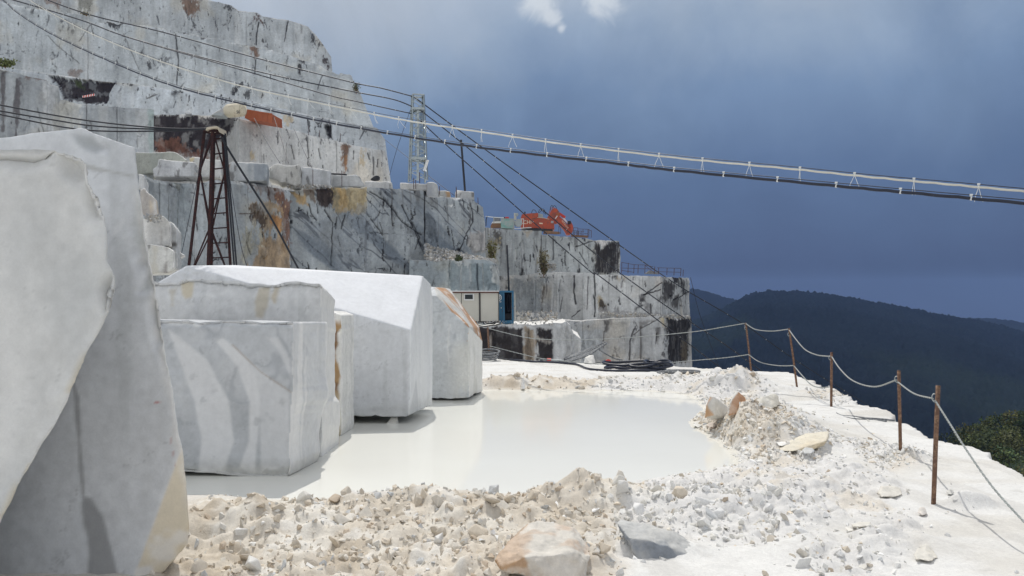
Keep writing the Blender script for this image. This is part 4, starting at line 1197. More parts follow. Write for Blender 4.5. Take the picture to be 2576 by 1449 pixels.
def paintF(co, no):
    n = fbm(co * 2.5, 4, 95)
    c = marble(co, 15, (0.60, 0.615, 0.635), 0.07, (0.7, 0.7, 0.7))
    c = lerp(c, (0.66, 0.675, 0.70), (no[:, 2] > 0.25) * 0.7)  # sunlight on the sloping top put into a paler, bluish colour
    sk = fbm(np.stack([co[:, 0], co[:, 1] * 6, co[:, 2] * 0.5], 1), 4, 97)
    c = lerp(c, (0.77, 0.775, 0.76), (no[:, 0] > 0.4) * (0.6 + 0.4 * sk))  # grazing light on the right face painted in, broken by streaks
    tri = [(co_[1], co_[2]) for co_ in (W(1045, 950, 12.9), W(1062, 1040, 13.2), W(1032, 1045, 12.5))]
    c = lerp(c, (0.52, 0.53, 0.54), (no[:, 0] > 0.4) * ss(-0.02, 0.02, poly_sd(co[:, 1], co[:, 2], tri)) * 0.7)
    return lerp(c, (0.5, 0.51, 0.5), ss(0.35, 0.15, co[:, 2] + 0.1 * n) * 0.5)


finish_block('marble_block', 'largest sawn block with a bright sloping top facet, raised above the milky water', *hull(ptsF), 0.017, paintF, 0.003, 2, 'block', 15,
             extra=lambda co, no: -ss(0.30, 0.12, co[:, 2]) * 0.05 * np.abs(fbm(co * 5, 4, 98)) - (no[:, 1] < -0.3) * ss(1.9, 2.3, co[:, 2]) * ss(-4.2, -4.6, co[:, 0]) * 0.05 * np.abs(fbm(co * 6, 3, 99)))

# --- the block with the orange-streaked chamfer
ptsG = [W(1040, 1003, 15.7), W(1150, 1004, 15.6), W(1182, 1001, 15.7), W(1040, 720, 16.4), W(1094, 721, 16.4), W(1132, 727, 16.8), W(1160, 762, 17.0), W(1206, 824, 17.2), W(1213, 858, 17.2), W(1214, 985, 17.2), W(1180, 822, 15.8), W(1040, 740, 15.9), W(1098, 745, 15.9),
        W(1040, 730, 18.2), W(1040, 980, 18.2), W(1190, 985, 17.8), W(1100, 735, 18.0)]


def paintG(co, no):
    n = fbm(co * 4, 4, 101)
    c = marble(co, 17, (0.50, 0.52, 0.53), 0.14, (1.5, 1.5, 1.5), 0.5)
    chamf = (no[:, 0] > 0.25) & (no[:, 2] > 0.12)
    al = (co[:, 0] * 1.0 + co[:, 2] * 0.6) * 2.2
    st = fbm(np.stack([co[:, 1] * 5 + co[:, 0] * 2.5, (co[:, 0] - co[:, 2]) * 0.5, co[:, 2] * 0.2], 1), 4, 103)
    cc = lerp(np.ones_like(c) * np.array((0.52, 0.52, 0.50)), (0.42, 0.22, 0.10), ss(-0.05, 0.25, st) * 0.9)
    cc = lerp(cc, (0.75, 0.73, 0.69), ss(0.22, 0.42, n) * 0.8)
    c = lerp(c, cc, chamf * 1.0)
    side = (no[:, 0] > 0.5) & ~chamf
    c = lerp(c, (0.76, 0.75, 0.71), side * 0.85)  # right face whitened to stand in for the light on it
    k = ss(-0.1, 0.3, fbm(co * np.array((4, 4, 1.3)) + 5, 4, 106)) * ss(-1.35, -0.85, co[:, 0]) * ss(1.2, 0.9, co[:, 2])
    c = lerp(c, (0.62, 0.615, 0.57), k * 0.75)
    g = ss(0.03, 0.0, np.abs(co[:, 0] + 1.16 + 0.05 * n)) * (co[:, 2] < 1.4) * ss(0.55, 0.7, co[:, 2])
    return lerp(c, (0.66, 0.66, 0.64), g * 0.6)


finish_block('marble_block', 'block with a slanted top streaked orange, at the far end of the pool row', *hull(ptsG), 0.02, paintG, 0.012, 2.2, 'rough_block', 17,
             extra=lambda co, no: 0.02 * fbm(co * 3, 4, 107) - ss(0.25, 0.0, co[:, 2]) * 0.06 * np.abs(fbm(co * 4, 3, 108)))


# --- stone props under the big block
def small_rock(name, label, pts, paintc, voxel=0.02, disp=0.012, seed=0, cat='stone', group=None, mat_='rough_block', extra=None, face=None, dust=0.0):
    def paint(co, no):
        c = marble(co, seed + 200, paintc[0], 0.12, (5, 5, 5))
        if len(paintc) > 1:
            k = ss(-0.05, 0.3, fbm(co * paintc[3] if len(paintc) > 3 else co * 5, 4, seed + 210))
            c = lerp(c, paintc[1], k * paintc[2])
        if face is not None:
            c = lerp(c, face[1], ss(0.35, 0.7, no @ np.array(face[0])) * 0.9)
        if dust:
            dn = fbm(co * 9, 4, seed + 215)
            c = lerp(c, (0.66, 0.645, 0.60), ss(0.35, 0.8, no[:, 2] + 0.5 * dn) * dust)
        return c
    return finish_block(name, label, *hull(pts), voxel, paint, disp, 6, mat_, seed, cat, group, extra)


small_rock('prop_stone', 'small pale wedge propping up the largest sawn block over the water', [W(968, 1070, 12.5), W(990, 1074, 12.5), W(1000, 1048, 12.6), W(985, 1048, 12.6), W(968, 1070, 12.8), W(998, 1072, 12.9), W(1003, 1068, 12.6)], [(0.55, 0.54, 0.5)], 0.015, 0.006, 1)

# ------------------------------------------------------------------ quarry floor, pool, rubble banks
PH = dict(px=CX)


def gpoly(pts, z=0.0):
    return [tuple(G(x, y, z)[:2]) for x, y in pts]


POOL = gpoly([(300, 1246), (400, 1249), (470, 1249), (560, 1253), (620, 1258), (700, 1263), (760, 1266), (830, 1258), (900, 1246), (980, 1239), (1080, 1236), (1180, 1242), (1330, 1246), (1420, 1245), (1490, 1240), (1560, 1228), (1600, 1218), (1660, 1206), (1730, 1196), (1800, 1184), (1868, 1168), (1850, 1140), (1824, 1118), (1800, 1103), (1776, 1086),
              (1742, 1068), (1752, 1055), (1766, 1040), (1776, 1030), (1768, 1010), (1735, 995), (1690, 986), (1600, 983), (1400, 982), (1300, 981), (1216, 980), (1000, 983), (800, 990), (300, 1000)])
EDGE = [(-0.95, 28.5)] + gpoly([(1400, 911), (1560, 917), (1740, 925), (1880, 933), (1980, 937), (2005, 944), (2030, 955), (2050, 962), (2080, 984), (2140, 1003), (2190, 1026), (2245, 1050), (2290, 1071), (2340, 1104), (2400, 1119), (2440, 1124), (2480, 1141), (2530, 1180), (2576, 1206)], 0.03) + \
       [(5.25, 7.2), (5.6, 5.5), (6.2, 3), (7.5, -5), (9, -45), (-60, -45), (-60, 50), (-7, 50), (-5, 33), (-2.6, 29.5)]
HEAPS = []


def heap(px, py, h, sx, sy):
    c = G(px, py)
    HEAPS.append((c[0], c[1], h, sx, sy))


heap(560, 1330, .17, .42, .30)
heap(545, 1275, .06, .20, .16)
heap(700, 1345, .08, .55, .35)
heap(880, 1290, .06, .40, .30)
heap(1085, 1285, .12, .42, .26)
heap(1250, 1300, .09, .40, .30)
heap(1500, 1275, .24, .22, .20)
heap(1590, 1285, .16, .22, .22)
heap(1420, 1275, .12, .25, .22)
heap(1660, 1330, .10, .35, .25)
heap(1400, 1420, .06, .6, .4)
heap(1760, 1290, .13, .40, .35)
heap(1900, 1290, .10, .5, .4)
heap(1930, 1230, .12, .45, .5)
heap(2060, 1260, .10, .45, .4)
heap(2100, 1210, .07, .45, .5)
heap(1990, 1330, .08, .4, .3)
heap(2200, 1330, .05, .4, .3)
heap(1690, 1400, .07, .22, .12)
heap(1600, 1405, .08, .15, .12)
heap(2440, 1282, .13, .20, .10)
heap(2150, 1400, .05, .35, .3)
heap(2060, 1395, .05, .3, .25)
heap(2250, 1385, .04, .25, .2)
heap(2330, 1395, .05, .22, .2)
heap(2150, 1215, .06, .3, .3)
heap(2230, 1245, .05, .25, .25)
heap(2290, 1160, .10, .25, .25)
heap(1905, 1105, .27, .62, .95)
heap(1990, 1100, .10, .4, .5)
heap(1830, 1075, .12, .35, .9)
heap(1960, 1130, .20, .6, .6)
heap(1860, 1120, .16, .4, .5)
heap(1930, 1060, .22, .6, .9)
heap(1820, 988, .30, .75, .9)
heap(1880, 990, .16, .8, .8)
heap(1700, 975, .18, .9, .6)
heap(1560, 972, .13, .9, .5)
heap(1420, 972, .12, .8, .5)
heap(1330, 974, .17, .6, .5)
heap(1250, 974, .16, .5, .5)
heap(2090, 1000, .10, .9, .7)
heap(2200, 1045, .06, .8, .7)

ROUGH = [gpoly(p) for p in (
    [(380, 1250), (900, 1240), (1480, 1200), (1640, 1190), (1880, 1150), (2050, 1130), (2180, 1180), (2300, 1150), (2280, 1230), (2300, 1300), (2150, 1360), (1960, 1400), (1720, 1380), (1640, 1430), (1560, 1480), (1500, 1700), (200, 1700), (300, 1400)],
    [(1200, 985), (1210, 955), (1700, 950), (1800, 945), (1870, 955), (1960, 1000), (2010, 1060), (2100, 1110), (2150, 1140), (2000, 1180), (1860, 1170), (1780, 1100), (1735, 1065), (1760, 1020), (1680, 988)],
    [(1990, 1000), (2060, 985), (2120, 995), (2180, 1020), (2150, 1030), (2050, 1015)],
    [(2370, 1275), (2460, 1260), (2500, 1285), (2460, 1310), (2380, 1300)],
    [(1960, 1400), (2150, 1355), (2300, 1290), (2360, 1330), (2300, 1420), (2180, 1470), (2020, 1470)],
    [(2120, 1110), (2300, 1130), (2330, 1170), (2250, 1200), (2150, 1180)])]
TANZ = [gpoly(p) for p in (
    [(420, 1270), (600, 1262), (900, 1262), (1080, 1240), (1300, 1252), (1480, 1205), (1600, 1215), (1640, 1290), (1600, 1330), (1560, 1480), (1480, 1700), (200, 1700), (300, 1450)],
    [(1720, 1060), (1800, 1010), (1880, 1000), (1960, 1050), (2010, 1080), (2000, 1130), (1900, 1160), (1820, 1110)],
    [(1210, 985), (1215, 960), (1500, 958), (1520, 975), (1480, 983)],
    [(1660, 955), (1780, 945), (1850, 955), (1830, 975), (1720, 975)])]


def floor_fields(x, y):
    shp = x.shape
    p3 = stack(x, y, 0.0)
    w = 0.10 * fbm(p3 * 2.2, 4, 400)
    sp = -poly_sd(x, y, POOL) + 0.5 * w + 0.04 * fbm(p3 * 9, 3, 402)         # distance outside the pool
    rg = np.full(shp, -9.0)
    for p in ROUGH:
        rg = np.maximum(rg, poly_sd(x, y, p))
    rough = ss(-0.15, 0.35, rg + 3.0 * w)
    tz = np.full(shp, -9.0)
    for p in TANZ:
        tz = np.maximum(tz, poly_sd(x, y, p))
    tan = ss(-0.2, 0.3, tz + 3.5 * w)
    near = ss(13, 4, y)
    h = 0.035 + 0.012 * fbm(p3 * 0.7, 4, 404) + 0.004 * fbm(p3 * 5, 3, 405)
    hh = np.zeros(shp)
    for cx, cy, a, sx, sy in HEAPS:
        hh += a * np.exp(-((x - cx) / sx) ** 2 - ((y - cy) / sy) ** 2)
    hh = hh * (1 + 0.55 * fbm(p3 * 2.6, 4, 406))
    clod = fbm(p3 * 5.0, 5, 410, 0.55)
    clod2 = np.abs(fbm(p3 * 13.0, 4, 415, 0.6))
    rr = rough * (0.055 * clod + 0.07 * np.abs(fbm(p3 * 9.5, 3, 415, 0.4)) * (0.6 + 0.4 * near) + 0.09 * np.abs(fbm(p3 * 4.0, 3, 418, 0.4)) + 0.025 * ss(0.05, 0.16, fbm(p3 * 6.5, 3, 420)) * near + 0.008 * np.abs(vnoise(p3 * 19.0, 423)) * near - 0.055 + 0.008 * np.abs(fbm(p3 * 30, 2, 419)) * near)
    rr = rr + (1 - rough) * (0.012 * np.abs(fbm(p3 * 2.4, 4, 421)) + 0.008 * ss(0.3, 0.45, fbm(p3 * 6, 3, 422)))
    bank = ss(-0.02, 0.30, sp)
    h = h + (hh + rr) * bank
    h = np.where(sp < 0.05, np.minimum(h, -0.14 + 0.16 * ss(-0.5, 0.05, sp) + 0.05 * rr), h)
    return h, rough, tan, sp, clod


def build_floor():
    ys = [-45, -25, -12, -6, -2, 0.5, 2.0]
    yv = 3.2
    while yv < 30.5:
        ys.append(yv)
        yv += 0.0047 * yv
    ys += [32, 35, 39, 44, 50, 52]
    xs = [-62, -45, -30, -20, -14, -10, -7.5, -6] + list(np.linspace(-5, -2.2, 60)) + list(np.arange(-2.18, 5.9, 0.021)) + list(np.linspace(5.95, 9.0, 70)) + [9.6, 10.5, 12]
    X, Y = np.meshgrid(np.array(xs), np.array(ys))
    h, rough, tan, sp, clod = floor_fields(X, Y)
    p3 = stack(X, Y, 0.0)
    out = -poly_sd(X, Y, EDGE) + 0.17 * fbm(p3 * 1.6, 5, 430) * ss(0.5, 0, np.abs(poly_sd(X, Y, EDGE)))
    drop = np.where(out > 0, np.minimum(out * 7, 16), 0)
    h = h - drop + 0.02 * ss(0.6, 0.0, np.abs(out)) * fbm(p3 * 4, 4, 432)
    white = np.array((0.655, 0.65, 0.63))
    col = np.ones(X.shape + (3,)) * white * (1 + 0.05 * fbm(p3 * 0.8, 5, 434))[..., None]
    dirty = ss(0.0, 0.5, fbm(p3 * np.array((0.5, 1.2, 1)) * 1.4, 5, 436))
    col = lerp(col, (0.54, 0.515, 0.465), dirty * 0.6)
    trk = fbm(stack(X * 3.2 + 0.35 * Y, (Y - 0.3 * X) * 0.35, 3.0), 5, 437)
    col = lerp(col, (0.50, 0.485, 0.455), ss(0.12, 0.45, trk) * 0.45)
    col = lerp(col, (0.47, 0.455, 0.43), ss(0.38, 0.55, fbm(p3 * 7.0, 4, 439)) * 0.35)
    # the pale grey crust of slurry on the right
    col = lerp(col, np.array((0.62, 0.61, 0.595)) * (1 + 0.12 * clod)[..., None], rough * (1 - tan) * 0.8)
    t = np.array((0.56, 0.51, 0.435)) * (1 + 0.16 * clod)[..., None]
    t = lerp(t, (0.645, 0.61, 0.545), ss(0.0, 0.4, fbm(p3 * 2.0, 5, 438)))
    t = lerp(t, (0.46, 0.395, 0.31), ss(0.15, 0.5, fbm(p3 * 2.6 + 7, 5, 440)) * 0.8)
    t = lerp(t, (0.72, 0.70, 0.655), ss(0.12, 0.4, fbm(p3 * 3.7 + 11, 5, 441)) * 0.7)
    col = lerp(col, t, tan)
    patch = ss(0.15, 0.45, fbm(p3 * 1.7 + 3, 5, 442)) * rough * (1 - tan)
    col = lerp(col, (0.58, 0.52, 0.43), patch * 0.6)
    col = lerp(col, (0.62, 0.60, 0.54), ss(0.05, -0.02, sp) * 0.9)
    col = lerp(col, (0.66, 0.65, 0.63), ss(0.02, 0.3, out))
    o = new_mesh('ground', stack(X, Y, h).reshape(-1, 3), grid_faces(*X.shape), M['ground'], col.reshape(-1, 3))
    tag(o, kind='structure')


build_floor()

# milky slurry water
mw = bpy.data.materials.new('milky_water')
mw.use_nodes = True
t = NT(mw.node_tree)
b = t.n['Principled BSDF']
tc = t.node('ShaderNodeTexCoord')
nz = t.noise(tc.outputs['Object'], 0.5, 4, 0.6)
t.l.new(t.mix(t.maprange(nz, 0.3, 0.7), (0.71, 0.705, 0.655), (0.74, 0.74, 0.69)), b.inputs['Base Color'])
b.inputs['Roughness'].default_value = 0.08
b.inputs['IOR'].default_value = 1.33
b.inputs['Specular IOR Level'].default_value = 0.16
bn = t.node('ShaderNodeBump')
bn.inputs['Strength'].default_value = 0.06
bn.inputs['Distance'].default_value = 0.01
mp = t.node('ShaderNodeMapping')
mp.inputs['Scale'].default_value = (0.6, 2.5, 1)
t.l.new(tc.outputs['Object'], mp.inputs['Vector'])
t.l.new(t.noise(mp.outputs[0], 4.0, 3, 0.5), bn.inputs['Height'])
t.l.new(bn.outputs[0], b.inputs['Normal'])
tag(new_mesh('water', [(-6.5, 6.8, 0), (3.6, 6.8, 0), (4.6, 18.6, 0), (-9, 18.6, 0)], [(0, 1, 2, 3)], mw), kind='structure')

# ------------------------------------------------------------------ stones


def rock_proto(n=13, seed=0, sub=0):
    r = np.random.default_rng(seed)
    p = r.normal(size=(n, 3))
    p /= np.linalg.norm(p, axis=1)[:, None]
    p *= r.uniform(0.75, 1.1, (n, 1))
    p *= np.array((1.0, r.uniform(0.6, 0.95), r.uniform(0.4, 0.75)))
    V, Fc = hull(p)
    tri = []
    for f in Fc:
        for k in range(1, len(f) - 1):
            tri.append((f[0], f[k], f[k + 1]))
    return np.array(V), np.array(tri)


PROTO = [rock_proto(8 + k % 7, 50 + k) for k in range(16)]


def ground_z(x, y):
    return floor_fields(np.atleast_1d(np.asarray(x, float)), np.atleast_1d(np.asarray(y, float)))


def rotm(r):
    a, b_, c = r
    return np.array(Matrix.Rotation(a, 3, 'X') @ Matrix.Rotation(b_, 3, 'Y') @ Matrix.Rotation(c, 3, 'Z'))


STONE_COL = [(0.70, 0.69, 0.66), (0.65, 0.61, 0.54), (0.58, 0.525, 0.445), (0.68, 0.66, 0.61), (0.54, 0.55, 0.55), (0.63, 0.56, 0.46), (0.74, 0.735, 0.72), (0.50, 0.42, 0.33)]


def scatter(n, boxes, smin, smax, seed, pw=2.5, tanbias=None):
    """Chips of stone strewn over the rubble; returns positions, sizes, rotations, colours."""
    r = np.random.default_rng(seed)
    out = []
    while len(out) < n:
        bx = boxes[r.integers(len(boxes))]
        m = 400
        x = r.uniform(bx[0], bx[1], m)
        y = r.uniform(bx[2], bx[3], m)
        h, rough, tan, sp, _ = floor_fields(x, y)
        e = poly_sd(x, y, EDGE)
        ok = (r.uniform(size=m) < rough * 0.95 + (tanbias or 0.01)) & (sp > -0.03) & (e > 0.05)
        for k in np.nonzero(ok)[0]:
            s = smin + (smax - smin) * r.uniform() ** pw
            if tan[k] > 0.5:
                c = STONE_COL[r.choice(8, p=(.07, .26, .25, .09, .04, .20, .02, .07))]
            else:
                c = STONE_COL[r.choice(8, p=(.34, .06, .03, .24, .04, .04, .24, .01))]
            out.append((x[k], y[k], h[k] - s * 0.03, s, r.uniform(0, 6.28, 3) * np.array((0.15, 0.15, 1)) if r.uniform() < .4 else r.uniform(0, 6.28, 3), c, tan[k]))
    return out[:n]


def bake_gravel(name, items):
    Vs, Fs, Cs, k = [], [], [], 0
    for j, (x, y, z, s, rot, c, _) in enumerate(items):
        pv, pf = PROTO[j % len(PROTO)]
        v = pv @ rotm(rot).T * s * 0.5 + np.array((x, y, z))
        Vs.append(v)
        Fs.append(pf + k)
        Cs.append(np.ones((len(v), 3)) * np.array(c) * (0.9 + 0.2 * ((j * 37) % 11) / 10))
        k += len(v)
    return new_mesh(name, np.concatenate(Vs), np.concatenate(Fs), M['stone'], np.concatenate(Cs), smooth=False)


NEARB = [(-2.6, 2.6, 4.9, 8.2), (-2.0, 2.2, 4.6, 7.6), (0.6, 4.6, 5.4, 9.6)]
FARB = [(1.8, 5.4, 9.0, 15.5), (-0.8, 5.4, 16.5, 20.5), (1.8, 6.5, 13, 20)]
tag(bake_gravel('gravel', scatter(4600, NEARB[:2], 0.014, 0.10, 71, 2.4) + scatter(1500, NEARB[2:], 0.014, 0.08, 74, 2.2) + scatter(3600, FARB, 0.025, 0.13, 72, 1.8) + scatter(3800, [(2.4, 4.9, 9.3, 13.8)], 0.02, 0.11, 77, 1.9) + scatter(500, [(0.5, 5.0, 4.8, 12.0), (0, 6.5, 12, 25)], 0.01, 0.05, 73, 2.0, 0.06)), kind='stuff')

items = scatter(215, NEARB, 0.06, 0.22, 75, 2.0) + scatter(95, FARB, 0.09, 0.22, 76, 2.2)
items.sort(key=lambda q: -q[3] / q[1])
pm = {}
for j, (x, y, z, s, rot, c, tn) in enumerate(items):
    key = (j % 12, STONE_COL.index(c))
    if key not in pm:
        pv, pf = PROTO[key[0]]
        bmv = [tuple(v * 0.5) for v in pv]
        me = bpy.data.meshes.new('stone')
        me.from_pydata(bmv, [], [tuple(int(i) for i in f) for f in pf])
        bm = bmesh.new()
        bm.from_mesh(me)
        bmesh.ops.bevel(bm, geom=list(bm.edges), offset=0.03, segments=1, affect='EDGES', clamp_overlap=True)
        bm.to_mesh(me)
        bm.free()
        vv = np.empty(len(me.vertices) * 3)
        me.vertices.foreach_get('co', vv)
        vv = vv.reshape(-1, 3)
        set_col(me, np.ones((len(vv), 3)) * np.array(c) * (1 + 0.15 * fbm(vv * 4 + j, 3, j))[:, None])
        me.materials.append(M['stone'])
        pm[key] = me
    o = bpy.data.objects.new('stone', pm[key])
    o.location = (float(x), float(y), float(z + s * 0.12))
    o.rotation_euler = [float(q) for q in rot]
    o.scale = (float(s),) * 3
    COL.objects.link(o)
    tone = ('chalk white', 'buff', 'tan', 'off-white', 'grey', 'sandy', 'bright white', 'brown')[STONE_COL.index(c)]
    if y < 9.7:
        where = 'in the tan rubble bank before the pool' if tn > 0.5 else 'in the pale crusted slurry beside the pool'
    elif y < 16:
        where = 'on the heap at the pool corner'
    else:
        where = 'along the low bank beyond the pool'
    tag(o, '%s angular stone lying loose %s' % (tone, where), 'stone', '%s stones %s' % (tone, where))


# individually shaped boulders
def boulder(name, label, pts, cols, voxel, disp, seed, extra=None, group=None, face=None, dust=0.55):
    facet = lambda co, no: disp * 1.6 * (np.abs(fbm(co * 5.0 + seed, 3, seed + 5, 0.5)) - 0.3)
    return small_rock(name, label, pts, cols, voxel * 0.8, disp, seed, 'boulder', group, 'rough_block', facet, face, dust)


def ray_ground(px, py):
    """Distance at which the line of sight through px, py meets the modelled floor."""
    ds = np.linspace(4.2, 27, 2600)
    x = (px - CX) / F * ds
    z = EYE - (py - HY) / F * ds
    h = floor_fields(x, ds)[0]
    k = np.nonzero(z < h)[0]
    return ds[k[0]] if len(k) else (EYE * F / (py - HY))


def bl(*p):
    b_ = max(p, key=lambda q: q[1])
    k = 0.985 * ray_ground(b_[0], b_[1] - 3) / b_[2]
    return [W(x, y, d * k) for x, y, d in p]


boulder('boulder', 'large rounded buff boulder with rust orange patch at the front of the rubble bank',
        bl((1246, 1408, 5.35), (1262, 1432, 5.25), (1340, 1456, 5.2), (1420, 1462, 5.2), (1478, 1450, 5.3), (1490, 1395, 5.45), (1484, 1372, 5.6), (1440, 1322, 5.75), (1380, 1311, 5.8), (1330, 1316, 5.75), (1300, 1342, 5.6), (1262, 1385, 5.4), (1320, 1400, 5.22), (1440, 1390, 5.3), (1300, 1360, 6.1), (1440, 1360, 6.1), (1300, 1420, 6.0), (1440, 1420, 6.0)),
        [(0.58, 0.54, 0.48), (0.40, 0.24, 0.13), 0.75, np.array((5.0, 5.0, 11.0))], 0.012, 0.020, 5, face=((-0.85, -0.3, 0.3), (0.46, 0.29, 0.16)), dust=0.3)
boulder('boulder', 'jagged blue-grey boulder half buried at the edge of the tan rubble',
        [p * np.array((1, 1, 0.8)) - np.array((0, 0, 0.05)) for p in bl((1548, 1268, 6.3), (1562, 1258, 6.4), (1600, 1275, 6.35), (1640, 1285, 6.4), (1700, 1305, 6.4), (1738, 1340, 6.35), (1734, 1368, 6.2), (1690, 1392, 6.1), (1650, 1402, 6.05), (1608, 1392, 6.05), (1590, 1350, 6.1), (1580, 1310, 6.15), (1640, 1320, 6.1), (1560, 1290, 6.8), (1720, 1330, 6.9), (1600, 1380, 6.7), (1720, 1380, 6.8))],
        [(0.25, 0.27, 0.295), (0.42, 0.42, 0.415), 0.6, np.array((7, 7, 4))], 0.012, 0.016, 6, dust=0.55)
boulder('slab_stone', 'tilted yellow flat slab lying on the heap right of the pool',
        bl((1958, 1128, 10.3), (1992, 1106, 10.5), (2030, 1090, 10.6), (2085, 1083, 10.7), (2088, 1096, 10.6), (2072, 1122, 10.4), (2036, 1136, 10.2), (1990, 1135, 10.15), (1962, 1134, 10.2), (2080, 1108, 10.3), (2030, 1128, 10.8), (1985, 1125, 10.9), (2070, 1115, 10.9)),
        [(0.66, 0.60, 0.47), (0.60, 0.47, 0.28), 0.5, np.array((2, 2, 2))], 0.015, 0.008, 7, dust=0.3)
boulder('wedge_stone', 'upright orange faced wedge stone at the pool corner',
        bl((1771, 1052, 13.6), (1776, 1020, 13.6), (1785, 996, 13.7), (1798, 997, 13.7), (1800, 1046, 13.6), (1812, 1006, 14.0), (1838, 1030, 14.1), (1836, 1052, 14.0), (1800, 1056, 14.2)),
        [(0.68, 0.66, 0.62)], 0.018, 0.010, 8, face=((-0.75, -0.65, 0), (0.52, 0.30, 0.15)), dust=0)
boulder('wedge_stone', 'tall white pointed stone with an orange edge behind the gravel heap',
        bl((1828, 1046, 13.2), (1836, 1010, 13.3), (1850, 984, 13.5), (1858, 984, 13.5), (1876, 1000, 13.6), (1880, 1030, 13.5), (1870, 1038, 13.3), (1835, 1055, 13.4), (1860, 1050, 14.0), (1852, 992, 14.0)),
        [(0.70, 0.685, 0.63)], 0.018, 0.012, 9, face=((0.9, -0.4, -0.1), (0.48, 0.24, 0.11)), dust=0)
boulder('boulder', 'low cream boulder behind the gravel heap, right of the pointed stone',
        bl((1896, 1010, 14.6), (1920, 996, 14.6), (1950, 990, 14.7), (1957, 996, 14.7), (1960, 1020, 14.6), (1940, 1030, 14.4), (1905, 1020, 14.4), (1930, 1010, 15.2), (1955, 1010, 15.2)),
        [(0.68, 0.64, 0.55)], 0.02, 0.015, 10)
boulder('boulder', 'white squarish stone beside the looped cable at the floor edge',
        bl((1468, 913, 25.8), (1472, 900, 25.8), (1480, 894, 26), (1494, 893, 26), (1499, 914, 25.8), (1485, 917, 25.6), (1490, 905, 26.5), (1472, 908, 26.5)), [(0.70, 0.69, 0.66)], 0.03, 0.012, 11)
boulder('wedge_stone', 'thin white upright splinter of stone on the bank beyond the pool',
        bl((1309, 979, 17.9), (1313, 948, 18.0), (1317, 948, 18.0), (1322, 978, 17.9), (1315, 980, 17.8), (1316, 975, 18.3)), [(0.74, 0.73, 0.71)], 0.02, 0.008, 12)
boulder('boulder', 'grey-white stone standing by itself in the water near the pool corner',
        bl((1740, 1070, 12.3), (1750, 1063, 12.4), (1762, 1066, 12.4), (1770, 1072, 12.3), (1755, 1076, 12.2), (1755, 1068, 12.7)), [(0.60, 0.59, 0.56)], 0.015, 0.008, 13)
boulder('boulder', 'blue-grey round stone leaning against the yellow slab',
        bl((2016, 1133, 9.95), (2026, 1125, 10.0), (2045, 1127, 10.0), (2052, 1136, 9.95), (2040, 1142, 9.85), (2022, 1141, 9.85), (2035, 1133, 10.2)), [(0.42, 0.44, 0.46)], 0.012, 0.006, 14)
boulder('boulder', 'reddish brown stone at the water edge below the orange wedge',
        bl((1776, 1072, 12.4), (1782, 1064, 12.5), (1796, 1062, 12.5), (1806, 1070, 12.4), (1795, 1078, 12.3), (1790, 1070, 12.8)), [(0.40, 0.27, 0.20)], 0.015, 0.008, 15)
boulder('boulder', 'cream boulder near the foot of the second rusty fence post',
        bl((2208, 1240, 7.9), (2216, 1222, 8.0), (2240, 1220, 8.1), (2266, 1226, 8.1), (2272, 1246, 7.95), (2240, 1252, 7.8), (2215, 1250, 7.8), (2240, 1240, 8.4)), [(0.66, 0.62, 0.54)], 0.014, 0.010, 16)
boulder('boulder', 'grey cube-like stone on clean floor right of the nearest post',
        bl((2379, 1240, 7.8), (2383, 1231, 7.85), (2398, 1231, 7.85), (2402, 1240, 7.8), (2392, 1246, 7.75), (2390, 1238, 8.0)), [(0.50, 0.49, 0.46)], 0.01, 0.006, 17)
boulder('boulder', 'pale rounded lump on the floor near the bottom right',
        bl((2292, 1396, 6.0), (2306, 1374, 6.1), (2330, 1368, 6.15), (2352, 1385, 6.1), (2362, 1405, 6.0), (2340, 1412, 5.9), (2305, 1410, 5.9), (2330, 1395, 6.4)), [(0.63, 0.59, 0.51)], 0.012, 0.015, 18)
boulder('boulder', 'low flat cream stone between the crusted slurry and the nearest post',
        bl((2136, 1320, 6.7), (2160, 1310, 6.75), (2190, 1312, 6.75), (2196, 1322, 6.7), (2170, 1328, 6.6), (2145, 1328, 6.6), (2165, 1322, 6.9)), [(0.66, 0.62, 0.54)], 0.012, 0.008, 19)
boulder('boulder', 'pinkish cream stone just left of the foot of the nearest post',
        bl((2308, 1290, 7.0), (2314, 1276, 7.05), (2326, 1275, 7.1), (2334, 1292, 7.0), (2322, 1298, 6.95), (2320, 1288, 7.25)), [(0.68, 0.61, 0.55)], 0.01, 0.008, 20)
boulder('boulder', 'flat white slab of stone among the crusted slurry near the yellow slab',
        bl((1948, 1115, 10.9), (1975, 1104, 11.0), (1998, 1105, 11.0), (1990, 1118, 10.9), (1965, 1124, 10.7), (1975, 1112, 11.3)), [(0.74, 0.73, 0.71)], 0.014, 0.006, 21)

# ------------------------------------------------------------------ land around and mountains ahead


